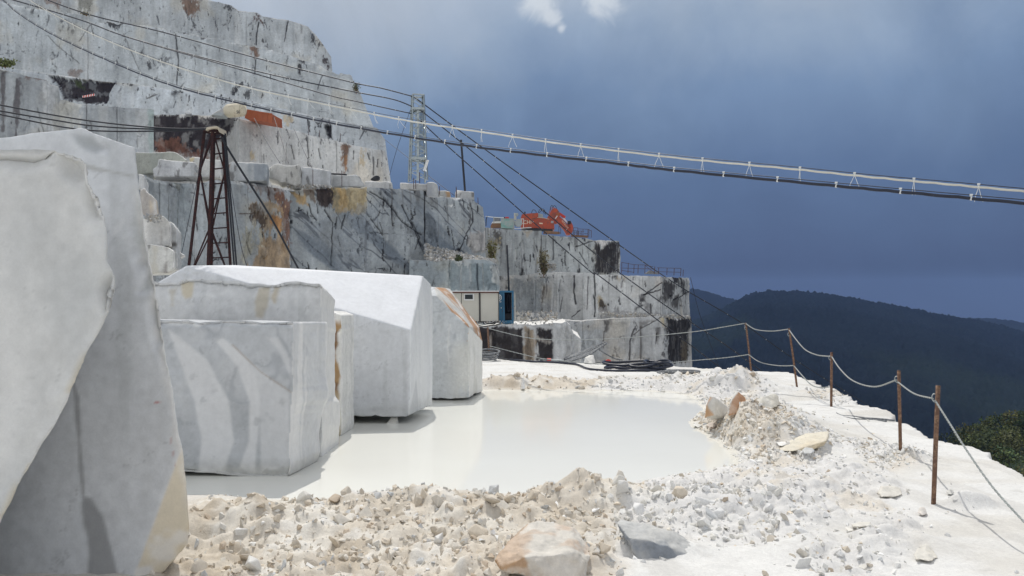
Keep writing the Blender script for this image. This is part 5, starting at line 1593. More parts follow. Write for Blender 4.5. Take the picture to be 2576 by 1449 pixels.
def build_terrain():
    rr = np.array([0, 12, 25, 34, 45, 60, 80, 105, 130, 145, 160, 185, 220, 270, 340, 450, 600, 900, 1400, 2200, 3200, 4200, 5200.0])
    th = np.radians(np.arange(-180, 180.01, 2.0))
    RR, TH = np.meshgrid(rr, th, indexing='ij')
    X, Y = RR * np.sin(TH), RR * np.cos(TH)
    z = np.interp(rr, [0, 40, 110, 200, 450, 900, 2500, 12000], [-17, -19, -27, -60, -112, -130, -125, -140])[:, None] + 0 * X
    z = z + 10 * fbm(stack(X / 120, Y / 120, 0), 4, 500) * ss(40, 300, RR)
    z = z + 27.0 * np.exp(-((X - 92) / 32) ** 2 - ((Y - 142) / 40) ** 2)
    z = z + ss(1500, 4000, RR) * 200 * np.abs(fbm(stack(X / 3000, Y / 3000, 5), 4, 505)) * ss(0.75, 1.1, np.abs(TH))
    # mountain side rising at the back left, behind the terraces
    z = z + 60 * np.exp(-((X + 160) / 130) ** 2 - ((Y - 260) / 110) ** 2)
    col = np.ones(X.shape + (3,)) * np.array((0.035, 0.05, 0.03))
    col = lerp(col, (0.42, 0.41, 0.39), ss(120, 80, RR))
    tag(new_mesh('terrain', stack(X, Y, z).reshape(-1, 3), grid_faces(*X.shape), M['terrain'], col.reshape(-1, 3)), kind='structure')


build_terrain()


def mountain(ridge, r0, r1, rb, zb, seed, nA, nR, green):
    px = np.array([p[0] for p in ridge], float)
    py = np.array([p[1] for p in ridge], float)
    th = np.linspace(math.atan((px[0] - CX) / F), math.atan((px[-1] - CX) / F), nA)
    pp = CX + F * np.tan(th)
    ry = np.interp(pp, px, py)
    k = np.ones(9) / 9
    ry = np.convolve(np.pad(ry, 4, mode='edge'), k, 'valid')
    zr = EYE - (ry - HY) / F * r1 - 6          # crest height at forward distance r1
    u = np.concatenate([np.linspace(0, 1, nR), [1.04, 1.15, 1.4]])
    D = r0 + (r1 - r0) * u
    DD, PP = np.meshgrid(D, pp, indexing='ij')
    X = (PP - CX) / F * DD
    Y = DD
    t = np.clip((DD - r0) / (r1 - r0), 0, 1)
    prof = ss(0, 1.0, t) * 0.45 + t * 0.55
    z = zb + (zr[None] - zb) * prof
    z = z - ss(r1, r1 * 1.5, DD) * 220
    mid = np.sin(np.pi * np.clip(t, 0, 1))
    z = z + 26 * mid * fbm(stack(X / 330, Y / 420, seed), 5, seed)
    can = np.abs(fbm(stack(X / 9, Y / 9, seed + 3), 3, seed + 5, 0.6))
    z = z + 9 * can + 3.5 * vnoise(stack(X / 5, Y / 5, 0), seed + 8)
    n = fbm(stack(X / 150, Y / 150, seed + 7), 5, seed + 9)
    col = np.ones(X.shape + (3,)) * np.array((0.014, 0.020, 0.022)) * (1 + 0.5 * n + 0.6 * (can - 0.25))[..., None]
    g = ss(0.0, 0.5, fbm(stack(X / 260, Y / 260, seed + 11), 4, seed + 13) + green * ss(1950, 1800, PP) - 0.15)
    col = lerp(col, (0.035, 0.050, 0.026), g * 0.55)
    tag(new_mesh('mountain', stack(X, Y, z).reshape(-1, 3), grid_faces(*X.shape), M['forest'], col.reshape(-1, 3)), kind='structure')


mountain([(1300, 1000), (1500, 880), (1650, 830), (1720, 812), (1780, 790), (1850, 754), (1875, 740), (1900, 733), (1960, 728), (2000, 729), (2030, 731), (2080, 735), (2140, 745), (2200, 757), (2280, 770), (2350, 785), (2470, 804), (2520, 815), (2576, 829), (2700, 860), (2900, 910), (3300, 980)],
         430, 1900, 0, -125, 21, 620, 230, 0.5)
mountain([(1300, 800), (1500, 760), (1640, 735), (1735, 722), (1762, 727), (1800, 738), (1850, 752), (1950, 780), (2100, 800), (2300, 810), (2380, 800), (2480, 797), (2540, 803), (2600, 815), (2900, 840), (3300, 900)],
         1700, 3300, 0, -120, 22, 420, 60, 0.2)


def build_wood():
    """Wooded knoll just below the floor edge: a canopy of leaf clumps."""
    r = np.random.default_rng(5)
    Vs, Fs, Cs, k = [], [], [], 0
    for j in range(330):
        a = r.normal(size=2)
        x, y = 94 + a[0] * 26, 140 + a[1] * 24
        if y < 100 or x < 50:
            continue
        z0 = np.interp(math.hypot(x, y), [0, 40, 110, 200, 450], [-17, -19, -27, -60, -112]) + 27.0 * math.exp(-((x - 92) / 32) ** 2 - ((y - 142) / 40) ** 2)
        hgt = r.uniform(3.0, 5.5)
        rad = r.uniform(1.4, 2.6)
        base = np.array((0.075, 0.10, 0.038)) * r.uniform(0.6, 1.35) * np.array((r.uniform(0.8, 1.4), 1, r.uniform(0.7, 1.1)))
        n = 260
        q = r.normal(size=(n, 3))
        q /= np.linalg.norm(q, axis=1)[:, None]
        q *= r.uniform(0.45, 1.0, (n, 1)) ** 0.5
        q *= 1 + 0.35 * vnoise(q * 2.2 + j, j)[:, None]
        c = q * np.array((rad, rad, rad * 0.85)) + np.array((x, y, z0 + hgt))
        s = r.uniform(0.10, 0.26, (n, 1))
        u = r.normal(size=(n, 3))
        u /= np.linalg.norm(u, axis=1)[:, None]
        w = np.cross(u, r.normal(size=(n, 3)))
        w /= np.linalg.norm(w, axis=1)[:, None]
        v = np.stack([c - u * s, c + w * s * 0.8, c + u * s, c - w * s * 0.8], 1).reshape(-1, 3)
        Vs.append(v)
        Fs.append(np.arange(4 * n).reshape(-1, 4) + k)
        Cs.append(np.repeat(base[None] * r.uniform(0.6, 1.5, (n, 1)), 4, 0))
        k += 4 * n
    return tag(new_mesh('forest', np.concatenate(Vs), np.concatenate(Fs), M['leaf'], np.concatenate(Cs), smooth=False), kind='stuff')


build_wood()

# ------------------------------------------------------------------ cut blocks on the terraces


def cut_block(label, front, d, depth, tone=(0.55, 0.555, 0.55), seed=0, paint2=None, group='cut blocks set along the middle terrace', amp=2.0, top=WHITE):
    fr = [W(x, y, d) for x, y in roughen(front, 9, amp, seed)]
    dx = np.mean([p[0] / p[1] for p in fr])
    bk = [p + np.array((dx * depth * 0.8, depth, 0)) for p in fr]

    def paint(co, no):
        c = marble(co, seed + 300, tuple(v * 0.9 for v in tone), 0.24, (0.9, 0.9, 0.35))
        c = lerp(c, (0.16, 0.155, 0.15), ss(0.34, 0.5, fbm(np.stack([co[:, 0] * 2.5, co[:, 1], co[:, 2] * 0.9], 1), 4, seed + 320)) * 0.8)
        if paint2:
            for pts, cc, a in paint2:
                c = lerp(c, cc, ss(-0.1, 0.12, poly_sd(co[:, 0], co[:, 2], xz(pts, d)) + 0.25 * fbm(co * 1.7, 4, seed + 310)) * a)
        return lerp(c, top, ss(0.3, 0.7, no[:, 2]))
    return finish_block('marble_block', label, *prism_vf(fr, bk), max(0.03, d * 0.0009), paint, 0.05, 1.6, 'rough_block', seed, 'marble block', group)


GT = 'cut blocks set along the middle terrace'
cut_block('greenish cut block at the far left of the terrace row, chipped along its top', zz(ZD, (60, 100), (140, 78), (540, 74), (590, 90), (640, 130), (690, 170), (660, 300), (60, 330)), 62, 3, (0.42, 0.43, 0.38), 41, [(zz(ZD, (280, 80), (430, 90), (400, 300), (290, 300)), (0.30, 0.32, 0.29), 0.7)])
cut_block('white ledge-topped block with a horizontal groove, left of the dark derrick', zz(ZD, (310, 270), (360, 230), (370, 158), (700, 188), (780, 196), (800, 230), (770, 262), (822, 352), (320, 352)), 60, 2.5, (0.56, 0.57, 0.58), 42, [(zz(ZD, (360, 232), (780, 258), (780, 272), (360, 246)), (0.30, 0.31, 0.33), 0.9), (zz(ZD, (775, 270), (822, 350), (760, 340)), (0.20, 0.17, 0.13), 0.8)], amp=1.0)
cut_block('small white block with a yellow corner half behind the derrick legs', zz(ZD, (715, 140), (765, 132), (860, 152), (1070, 170), (1075, 370), (800, 360), (760, 250)), 63, 2.5, (0.62, 0.62, 0.60), 43, [(zz(ZD, (715, 130), (768, 132), (760, 190), (715, 185)), (0.55, 0.46, 0.26), 0.8)])
cut_block('block with a brown left edge and dark grey right half, just right of the derrick', zz(Z3, (970, 400), (1035, 350), (1380, 372), (1370, 540), (1000, 540), (975, 480)), 65, 3, (0.54, 0.56, 0.57), 44, [(zz(Z3, (960, 400), (1020, 370), (1000, 530), (970, 520)), (0.24, 0.13, 0.07), 0.9), (zz(Z3, (1240, 370), (1380, 372), (1370, 540), (1240, 530)), (0.27, 0.30, 0.33), 0.85), (zz(Z3, (1185, 360), (1215, 362), (1225, 540), (1190, 530)), (0.30, 0.33, 0.35), 0.8)])
cut_block('rough white unsawn block overhanging the terrace edge', zz(Z3, (1385, 420), (1440, 380), (1560, 390), (1680, 378), (1696, 400), (1690, 570), (1640, 590), (1500, 560), (1385, 520)), 68, 3.2, (0.62, 0.61, 0.575), 45, None, amp=4.0)
cut_block('smooth pale block cut by a dark joint, right of the rough white block', zz(Z3, (1705, 402), (1850, 420), (1985, 440), (1985, 585), (1700, 585)), 70, 3, (0.55, 0.565, 0.58), 46, [(zz(Z3, (1900, 430), (1950, 440), (1950, 580), (1890, 580)), (0.36, 0.37, 0.37), 0.7)])
cut_block('wide low block with a dark broken right corner, at the terrace corner', zz(Z3, (1995, 470), (2050, 480), (2230, 478), (2270, 495), (2310, 560), (2320, 600), (1995, 595)), 73, 3, (0.50, 0.51, 0.51), 47, [(zz(Z3, (2230, 478), (2275, 490), (2315, 560), (2290, 545)), (0.08, 0.07, 0.06), 0.9)])
cut_block('last pale block of the terrace row below the wall end', zz(Z2, (290, 780), (400, 785), (492, 790), (497, 835), (290, 835)), 75, 3, (0.56, 0.565, 0.56), 48)
cut_block('square grey footing block under the steel lattice tower', zz(ZT, (126, 1230), (300, 1240), (430, 1243), (470, 1240), (470, 1330), (126, 1320)), 77.5, 6, (0.50, 0.50, 0.49), 49, None, 'blocks at the foot of the lattice tower', 1.0)
cut_block('taller two-toned footing block right of the lattice tower', zz(ZT, (462, 1225), (545, 1220), (590, 1240), (604, 1270), (600, 1410), (460, 1410)), 77.3, 5, (0.50, 0.51, 0.51), 50, [(zz(ZT, (465, 1230), (540, 1222), (540, 1400), (465, 1400)), (0.36, 0.37, 0.39), 0.8)], 'blocks at the foot of the lattice tower', 1.0)
cut_block('small rounded block with an orange right side beside the lattice tower', zz(ZT, (600, 1335), (690, 1325), (750, 1345), (766, 1400), (755, 1425), (600, 1410)), 78, 3, (0.52, 0.52, 0.50), 51, [(zz(ZT, (710, 1335), (760, 1360), (760, 1420), (705, 1420)), (0.42, 0.25, 0.11), 0.85)], 'blocks at the foot of the lattice tower', 1.5)
cut_block('block with a white sunlit top at the foot of the leaning pole', zz(ZT, (822, 1345), (840, 1325), (920, 1330), (1060, 1345), (1062, 1450), (820, 1450)), 79, 3, (0.47, 0.48, 0.48), 52, [(zz(ZT, (820, 1320), (920, 1322), (900, 1350), (825, 1370)), (0.74, 0.73, 0.7), 0.9)], 'blocks at the foot of the lattice tower', 1.0)

# stacked blocks seen between the tall grey slab and the pool row (on the floor behind)
SB = 'blocks stacked behind the tall grey slab'
cut_block('lower fluted block of the stack behind the tall grey slab', zz(ZD, (200, 1140), (270, 1105), (380, 1125), (480, 1140), (540, 1180), (545, 1370), (460, 1420), (200, 1430)), 30, 2.2, (0.60, 0.60, 0.57), 53, [(zz(ZD, (330, 1120), (360, 1120), (340, 1410), (310, 1410)), (0.50, 0.48, 0.42), 0.8), (zz(ZD, (455, 1150), (470, 1150), (465, 1410), (450, 1410)), (0.14, 0.12, 0.11), 0.8)], SB, 2.0)
cut_block('middle fluted block of the stack with a dark vertical split', zz(ZD, (200, 820), (400, 790), (430, 795), (480, 840), (500, 900), (505, 1120), (400, 1125), (200, 1110)), 30.3, 2.0, (0.64, 0.635, 0.61), 54, [(zz(ZD, (405, 960), (420, 1120), (388, 1118)), (0.20, 0.17, 0.15), 0.9), (zz(ZD, (250, 820), (400, 850), (380, 1100), (270, 1100)), (0.46, 0.455, 0.44), 0.6)], SB, 2.0)
cut_block('brownish domed block topping the stack behind the tall grey slab', zz(ZD, (170, 500), (215, 478), (245, 520), (300, 560), (330, 590), (360, 780), (230, 785), (170, 740)), 30.6, 1.8, (0.46, 0.43, 0.40), 55, [(zz(ZD, (270, 550), (285, 580), (300, 770), (280, 770)), (0.58, 0.50, 0.38), 0.8), (zz(ZD, (330, 590), (345, 600), (362, 780), (345, 780)), (0.68, 0.67, 0.65), 0.8)], SB, 2.0)
cut_block('weathered block at the right side of the stack, set further back', zz(ZD, (495, 850), (530, 870), (570, 930), (575, 1100), (578, 1380), (500, 1380), (500, 1000)), 31.5, 2.2, (0.54, 0.55, 0.55), 56, [(zz(ZD, (505, 1095), (560, 1100), (560, 1112), (505, 1106)), (0.12, 0.11, 0.1), 0.9)], SB, 2.0)
cut_block('pale narrow block beside the tall slab, above the domed block', zz(ZD, (150, 320), (210, 340), (222, 370), (224, 480), (190, 500), (150, 480)), 31.0, 1.8, (0.58, 0.59, 0.59), 57, None, SB, 2.0)
cut_block('small white boulder at the foot of the stack near the derrick', zz(ZD, (565, 1210), (600, 1195), (660, 1230), (600, 1260), (605, 1330), (570, 1340)), 33, 1.2, (0.66, 0.655, 0.64), 58, None, SB, 2.5)

# ------------------------------------------------------------------ derrick of rusty dark steel
DD_ = 40.0


def Pd(px, py, d=DD_):
    return Vector(W(px, py, d))


def derrick():
    zt, zb, z6 = EYE + (HY - 330) / F * DD_, 0.0, EYE + (HY - 662) / F * DD_
    sc = DD_ / F
    ct, c6 = Vector(((537 - CX) * sc, DD_)), Vector(((528 - CX) * sc, DD_))
    slope = (c6 - ct) / (zt - z6)
    cb = c6 + slope * z6
    Rt, R6 = 21 * sc, 48.8 * sc
    Rb = R6 + (R6 - Rt) / (zt - z6) * z6
    root = thing('derrick', 'tall rusty dark steel lattice derrick with ladder rungs, carrying three black cables', 'derrick', (cb.x, cb.y, 0))
    ang = math.radians(15.5)

    def corner(k, z):
        f = (zt - z) / zt
        c = ct + (cb - ct) * f
        r = Rt + (Rb - Rt) * f
        a = ang + k * math.pi / 2
        return Vector((c.x + r * math.cos(a), c.y + r * math.sin(a), z))
    for k in range(4):
        MB().bar(corner(k, 0), corner(k, zt), 0.12, 0.12).build('leg', M['rust_dark'], root)
    # rungs and bracing on the four sides
    zs = [zt - 0.05, 8.1, 5.4, 2.9, 0.4]
    for side in range(4):
        a, b_ = side, (side + 1) % 4
        if side == 0:
            n = 14
            for i in range(n):
                z = 0.6 + i * (zt - 0.9) / (n - 1)
                MB().bar(corner(a, z), corner(b_, z), 0.055, 0.055).build('rung', M['rust_dark'], root)
        for i, (z1, z0) in enumerate(zip(zs[:-1], zs[1:])):
            p, q = (a, b_) if (i + side) % 2 else (b_, a)
            MB().bar(corner(p, z1), corner(q, z0), 0.05, 0.05).build('brace', M['rust_dark'], root)
    m = MB()
    for k in range(4):
        m.bar(corner(k, zt), corner((k + 1) % 4, zt), 0.16, 0.16)
    m.build('head_frame', M['rust_dark'], root)
    # conduit pipes running down beside the right-hand leg
    m = MB()
    for o in (0.16, 0.30):
        m.tube([corner(0, zt - 0.1) + Vector((o * 0.5, -0.05, 0)), corner(0, 0) + Vector((o + 0.1, -0.05, 0))], 0.045, 6)
    m.build('conduit', M['black'], root)
    p = MB()
    a, b_ = Pd(518, 334, 39.5), Pd(553, 329, 39.5)
    r = []
    for i, (x, y) in enumerate(zz(Z3, (778, 50), (790, 22), (850, 14), (885, 10), (905, 20), (910, 70), (890, 25), (850, 30), (800, 40))):
        r.append(W(x, y, 39.4))
    p.prism(r, (0.05, 0.9, 0))
    p.build('sacking', M['tarp'], root)
    return corner, zt


derrick_corner, derrick_top = derrick()

# ------------------------------------------------------------------ galvanised lattice tower


def lattice_tower():
    d = 79.5
    sc = d / F
    zt, zb = EYE + (HY - 241) / F * d, EYE + (HY - 456) / F * d
    cx_t, cx_b = (1051 - CX) * sc, (1051.5 - CX) * sc
    wt, wb = 27 * sc, 42 * sc
    root = thing('lattice_tower', 'pale galvanised steel lattice tower on a block, cables running over its top', 'tower', (cx_b, d, zb))

    def corner(k, z):
        f = (zt - z) / (zt - zb)
        w = (wt + (wb - wt) * f) / 2
        c = cx_t + (cx_b - cx_t) * f
        a = R(14)
        dx, dy = ((-1, -1), (1, -1), (1, 1), (-1, 1))[k]
        return Vector((c + w * (dx * math.cos(a) - dy * math.sin(a)), d + w * (dx * math.sin(a) + dy * math.cos(a)), z))
    g = M['galv']
    for k in range(4):
        MB().bar(corner(k, zb), corner(k, zt), 0.11, 0.11).build('leg', g, root)
    n = 12
    zs = [zb + (zt - zb) * (i / n) for i in range(n + 1)]
    for side in range(4):
        a, b_ = side, (side + 1) % 4
        for i in range(n):
            p, q = (a, b_) if (i % 2) else (b_, a)
            MB().bar(corner(p, zs[i]), corner(q, zs[i + 1]), 0.06, 0.06).build('brace', g, root)
    for f in (0.0, 0.165, 0.745):
        z = zt - (zt - zb) * f
        m = MB()
        for k in range(4):
            m.bar(corner(k, z), corner((k + 1) % 4, z), 0.14, 0.2 if f else 0.12)
        if f:
            for t_ in np.linspace(0.1, 0.9, 5):
                m.bar(corner(0, z).lerp(corner(1, z), t_), corner(3, z).lerp(corner(2, z), t_), 0.06, 0.1)
        m.build('platform', g, root)
    # caged ladder inside
    m = MB()
    top, bot = zt - (zt - zb) * 0.17, zt - (zt - zb) * 0.74
    for t_ in np.linspace(0.22, 0.78, 7):
        m.bar(corner(0, bot).lerp(corner(1, bot), t_) + Vector((0, 0.5, 0)), corner(0, top).lerp(corner(1, top), t_) + Vector((0, 0.4, 0)), 0.045, 0.045)
    for i in range(9):
        z = bot + (top - bot) * i / 8
        m.bar(corner(0, z).lerp(corner(1, z), 0.22) + Vector((0, 0.45, 0)), corner(0, z).lerp(corner(1, z), 0.78) + Vector((0, 0.45, 0)), 0.05, 0.05)
    m.build('ladder_cage', g, root)
    MB().bar(corner(0, zb) + Vector((0.62, 0.3, 0)), corner(0, zt - 1.2) + Vector((0.45, 0.3, 0)), 0.2, 0.2).build('mast', g, root)
    # diagonal tie plate, the sun it catches painted on as white
    pl_ = MB()
    for f, lx in ((0.83, 1), ):
        c = corner(1, zt - (zt - zb) * f)
        pl_.prism([c + Vector((-0.35, -0.1, -0.45)), c + Vector((-0.10, -0.1, -0.5)), c + Vector((0.2, -0.1, 0.45)), c + Vector((-0.02, -0.1, 0.5))], (0.0, 0.05, 0.06))
    pl_.build('tie_plate', M['white_paint'], root)


lattice_tower()


# ------------------------------------------------------------------ cables


def pts3(pxs, ds):
    """Cable points measured in the photograph with their distances."""
    n = len(pxs)
    if len(ds) == 2:
        s = [0.0]
        for a, b_ in zip(pxs[:-1], pxs[1:]):
            s.append(s[-1] + math.hypot(a[0] - b_[0], a[1] - b_[1]))
        ds = [1 / (1 / ds[0] + (1 / ds[1] - 1 / ds[0]) * q / s[-1]) for q in s]
    return [W(x, y, d_) for (x, y), d_ in zip(pxs, ds)]


def cable(label, pxs, ds, r, m='wire', n=6, group=None, clamps=0):
    P = spline(pts3(pxs, ds), 10)
    root = thing('overhead_cable', label, 'cable', P[0], group)
    MB().tube(P, r, n).build('strand', M[m], root, smooth=True)
    if clamps:
        L = len(P)
        for i in range(clamps):
            k = int((i + 0.5) * (L - 1) / clamps)
            MB().tube([P[k] * 0.997 + P[min(k + 1, L - 1)] * 0.003, P[k] * 0.95 + P[min(k + 1, L - 1)] * 0.05], r * 1.12, 6).build('clamp', M['tie'], root)
    return root


OH = 'overhead cables crossing the quarry'
cable('uppermost thin dark cable reaching the top of the lattice tower', [(60, -30), (120, 0), (240, 41), (410, 81), (650, 147), (881, 206), (960, 222), (1040, 243)], (75, 79.3), 0.055, clamps=16)
cable('second dark cable from the top left corner to just below the lattice tower head', [(-60, -25), (44, 3), (205, 51), (308, 89), (445, 128), (684, 188), (881, 229), (989, 250), (1046, 272)], (72, 79.3), 0.055, clamps=16)
cable('third dark cable branching from the second and meeting the lattice tower lowest', [(308, 90), (410, 120), (616, 178), (818, 237), (900, 256), (1036, 286)], (74, 79.3), 0.05, clamps=12)
cable('dark cable dropping from the lattice tower top, passing above the orange excavator to the valley', [(1042, 244), (1208, 367), (1400, 504), (1546, 608), (1656, 685), (1734, 735), (1873, 817), (2012, 913), (2189, 1023), (2500, 1215)], (79, 120), 0.055, clamps=26)
cable('dark cable dropping from the lattice tower across the excavator boom', [(1055, 275), (1160, 358), (1365, 528), (1492, 634), (1557, 685), (1669, 765), (1738, 811), (1824, 867), (1921, 937), (2100, 1060)], (79, 80), 0.055, clamps=24)
cable('lowest dark cable dropping from the lattice tower across the excavator body', [(1058, 304), (1112, 355), (1245, 473), (1365, 579), (1488, 685), (1506, 693), (1666, 814), (1745, 874), (1824, 934), (2000, 1065)], (79, 76), 0.055, clamps=24)
cable('upper black cable running from the left to the derrick head', [(-120, 240), (0, 264), (205, 301), (390, 321), (525, 325)], (36, 39.7), 0.035, 'black')
cable('middle black cable running from the left to the derrick head', [(-120, 258), (0, 279), (130, 301), (239, 317), (390, 325), (525, 323)], (36, 39.7), 0.035, 'black')
cable('lowest black cable running from the left to the derrick head', [(-120, 262), (0, 288), (205, 326), (390, 330), (525, 325)], (36, 39.7), 0.035, 'black')
cable('thick black guy cable slanting from the derrick head down to the right', [(556, 345), (600, 418), (680, 545), (750, 675), (790, 745)], (39.8, 44), 0.05, 'black')
cable('thin guy wire down the left of the derrick', [(524, 335), (508, 399), (452, 660), (440, 715)], (39.8, 36), 0.014, 'black')
cable('thin guy wire down the right of the derrick', [(560, 345), (566, 372), (603, 602), (628, 690)], (39.8, 38), 0.014, 'black')
cable('thin guy wire down the stained wall, first right of the red box', zz(Z1, (1870, 870), (1960, 1040), (2060, 1200)), (78, 66), 0.028)
cable('thin guy wire down the stained wall, second right of the red box', zz(Z1, (2010, 850), (2070, 1030), (2120, 1200)), (81, 69), 0.028)
cable('thin guy wire down the stained wall, third right of the red box', zz(Z1, (2160, 945), (2225, 1090), (2290, 1230)), (85, 70), 0.028)
cable('thin slack wire passing behind the lattice tower to the pole block', [(968, 351), (1028, 398), (1078, 442), (1143, 492)], (92, 80), 0.025)
cable('thin stay wire hanging left of the lattice tower', [(1034, 272), (1000, 370), (980, 440)], (80, 78), 0.02)
cable('thin wire hanging off the corner of the far right wall', [(1737, 698), (1760, 790), (1800, 900), (1830, 980)], (100, 96), 0.03)


def slung_hose(label, wire_px, drop_px, ds, rh, mh, hang_n, tails, group):
    """A hose hung under a bearing wire by clips."""
    Wp = spline(pts3(wire_px, ds), 14)
    Hp = spline(pts3([(x, y + q) for (x, y), q in zip(wire_px, drop_px)], ds), 14)
    root = thing('slung_hose', label, 'hose', Wp[0], group)
    MB().tube(Wp, 0.008, 5).build('bearing_wire', M['wire'], root, True)
    Hs = []
    L = len(Hp)
    for i, p in enumerate(Hp):
        Hs.append(p + np.array((0, 0, -0.012 * abs(math.sin(math.pi * hang_n * (i / (L - 1)))))))
    MB().tube(Hs, rh, 10).build('hose', M[mh], root, True)
    # clips are equally spaced along the wire
    seg = np.concatenate([[0], np.cumsum([np.linalg.norm(b_ - a) for a, b_ in zip(Wp[:-1], Wp[1:])])])
    for i in range(hang_n + 1):
        q = seg[-1] * i / hang_n
        w = np.array([np.interp(q, seg, [p[k] for p in Wp]) for k in range(3)])
        h = np.array([np.interp(q, seg, [p[k] for p in Hs]) for k in range(3)])
        m = MB()
        m.tube([w + (0, 0, 0.02), h - (0, 0, rh * 1.05)], 0.008, 6)
        t_ = np.array((0.09, -0.02, -0.02))
        m.tube([h - t_ * 0.2, h + t_ * 0.2], rh * 1.15, 8)
        m.tube([w - (0.022, 0, 0), w + (0.022, 0, 0)], 0.022, 6)
        if tails:
            sp = (0.02, 0.05, 0.01, 0.07)[i % 4]
            for s_ in (-1, 1):
                m.tube([h, h + np.array((s_ * sp - 0.01 + (0.05 if w[0] < -2 else 0), 0, -0.16)), h + np.array((s_ * sp * 1.6 + (0.1 if w[0] < -2 else 0), 0, -0.27))], 0.0055, 5)
        m.build('clip', M['tie'], root)


wp = [(60, -10), (130, 31), (240, 86), (410, 153), (616, 214), (881, 271), (1030, 299), (1235, 330), (1413, 356), (1699, 391), (1971, 417), (2196, 440), (2400, 458), (2640, 480)]
slung_hose('cream hose slung under a wire with white tie tails, crossing the whole sky', wp, [2, 2, 3, 3, 4, 4, 5, 5, 5, 5, 5, 5, 6, 6], (44, 15), 0.021, 'hose_white', 42, True, None)
wp = [(-30, -25), (10, 0), (44, 29), (120, 77), (240, 135), (410, 203), (581, 250), (818, 302), (1112, 352), (1334, 380), (1553, 405), (1699, 422), (2063, 456), (2300, 478), (2640, 508)]
slung_hose('thick blue-black hose slung under a wire below the cream hose', wp, [2, 2, 3, 3, 3, 4, 4, 4, 5, 6, 6, 6, 7, 7, 8], (46, 14), 0.029, 'hose_black', 44, False, None)

# ------------------------------------------------------------------ rope barrier along the drop
posts = [((2347, 1282), (2360, 970), 'nearest and tallest rusty barrier post, a rope end running down to the right', 0.019),
         ((2266, 1157), (2261, 932), 'second rusty barrier post, standing before the open valley', 0.0185),
         ((2091, 1031), (2092, 886), 'third rusty barrier post, small heap of stones at its left', 0.021),
         ((2007, 981), (1985, 826), 'fourth rusty barrier post, leaning left at the broken floor corner', 0.021),
         ((1892, 949), (1876, 812), 'fifth rusty barrier post, leaning beside the small grey pump box', 0.022)]
for (bx, by), (tx, ty), lab, r in posts:
    b_ = G(bx, by)
    d = b_[1]
    root = thing('barrier_post', lab, 'post', b_, 'rusty posts of the rope barrier')
    MB().tube([b_ - (0, 0, 0.08), W((bx + tx) / 2, (by + ty) / 2, d), W(tx, ty, d)], r, 10).build('rod', M['rust'], root, True)
    m = MB()
    c = W(bx + (tx - bx) * 0.9, by + (ty - by) * 0.9, d)
    m.tube([c + np.array((0.026 * math.cos(a) - 0.022, 0.012 * math.sin(a), 0.034 * math.sin(a))) for a in np.linspace(0, 2 * math.pi, 13)], 0.0055, 5, cap=False)
    m.build('rope_loop', M['galv'], root)
root = thing('barrier_post', 'sixth rusty barrier post, far off before the dark ledge below the cabin', 'post', W(1231, 903, 27.6), 'rusty posts of the rope barrier')
MB().tube([W(1231, 905, 27.6), W(1229, 860, 27.6), W(1227, 823, 27.6)], 0.03, 8).build('rod', M['rust'], root, True)


def rope(label, pxs, ds, r=0.007):
    P = [Vector(p) for p in spline(pts3(pxs, ds), 26)]
    m = MB()
    # two twisted strands
    L = 0.0
    S = [[], []]
    for i, p in enumerate(P):
        if i:
            L += (p - P[i - 1]).length
        a = P[min(i + 1, len(P) - 1)] - P[max(i - 1, 0)]
        u = a.cross(Vector((0, 0, 1))).normalized()
        w = u.cross(a.normalized())
        for k in (0, 1):
            ph = i * 1.15 + k * math.pi
            S[k].append(p + (u * math.cos(ph) + w * math.sin(ph)) * r * 0.6)
    for k in (0, 1):
        m.tube(S[k], r * 0.75, 5)
    o = m.build('barrier_rope', M['rope'], None, True)
    tag(o, label, 'rope', 'ropes strung between the barrier posts')


d1, d2, d3, d4, d5 = [G(*p[0])[1] for p in posts]
rope('grey rope falling from the nearest post towards the bottom right corner', [(2352, 1007), (2390, 1067), (2429, 1129), (2496, 1224), (2576, 1313), (2680, 1420)], (d1, 5.3))
rope('short sagging rope between the nearest and the second post', [(2258, 961), (2299, 990), (2347, 1003)], (d2, d1))
rope('deeply sagging rope between the second and the third post', [(2092, 897), (2113, 928), (2146, 958), (2199, 973), (2256, 956)], (d3, d2), 0.0085)
rope('upper rope between the third and the fourth post', [(1985, 830), (2004, 856), (2026, 880), (2055, 893), (2090, 897)], (d4, d3), 0.0095)
rope('upper rope between the fourth and the fifth post', [(1876, 814), (1894, 826), (1911, 831), (1945, 833), (1984, 828)], (d5, d4), 0.0095)
rope('lower rope between the third and the fourth post, touching the ground', [(1997, 920), (2018, 945), (2041, 968), (2065, 975), (2090, 973)], (d4, d3), 0.0095)
rope('lower rope between the fourth and the fifth post', [(1883, 892), (1904, 907), (1926, 915), (1960, 920), (1997, 920)], (d5, d4), 0.0095)
rope('long upper rope from the fifth post away to the far sixth post', [(1228, 826), (1318, 848), (1380, 854), (1464, 855), (1588, 849), (1741, 835), (1824, 822), (1876, 813)], (27.6, d5), 0.010)
rope('long lower rope from the fifth post away towards the sixth post', [(1231, 870), (1318, 892), (1373, 903), (1536, 918), (1672, 913), (1744, 907), (1824, 900), (1884, 892)], (27.6, d5), 0.010)


# ------------------------------------------------------------------ hoses, cables and plugs on the floor
def hose_coil(name, label, paths, r, m, cat='hose', group=None):
    root = thing(name, label, cat, paths[0][0], group)
    for P in paths:
        MB().tube(spline(P, 8), r, 8).build('loop', M[m], root, True)
    return root


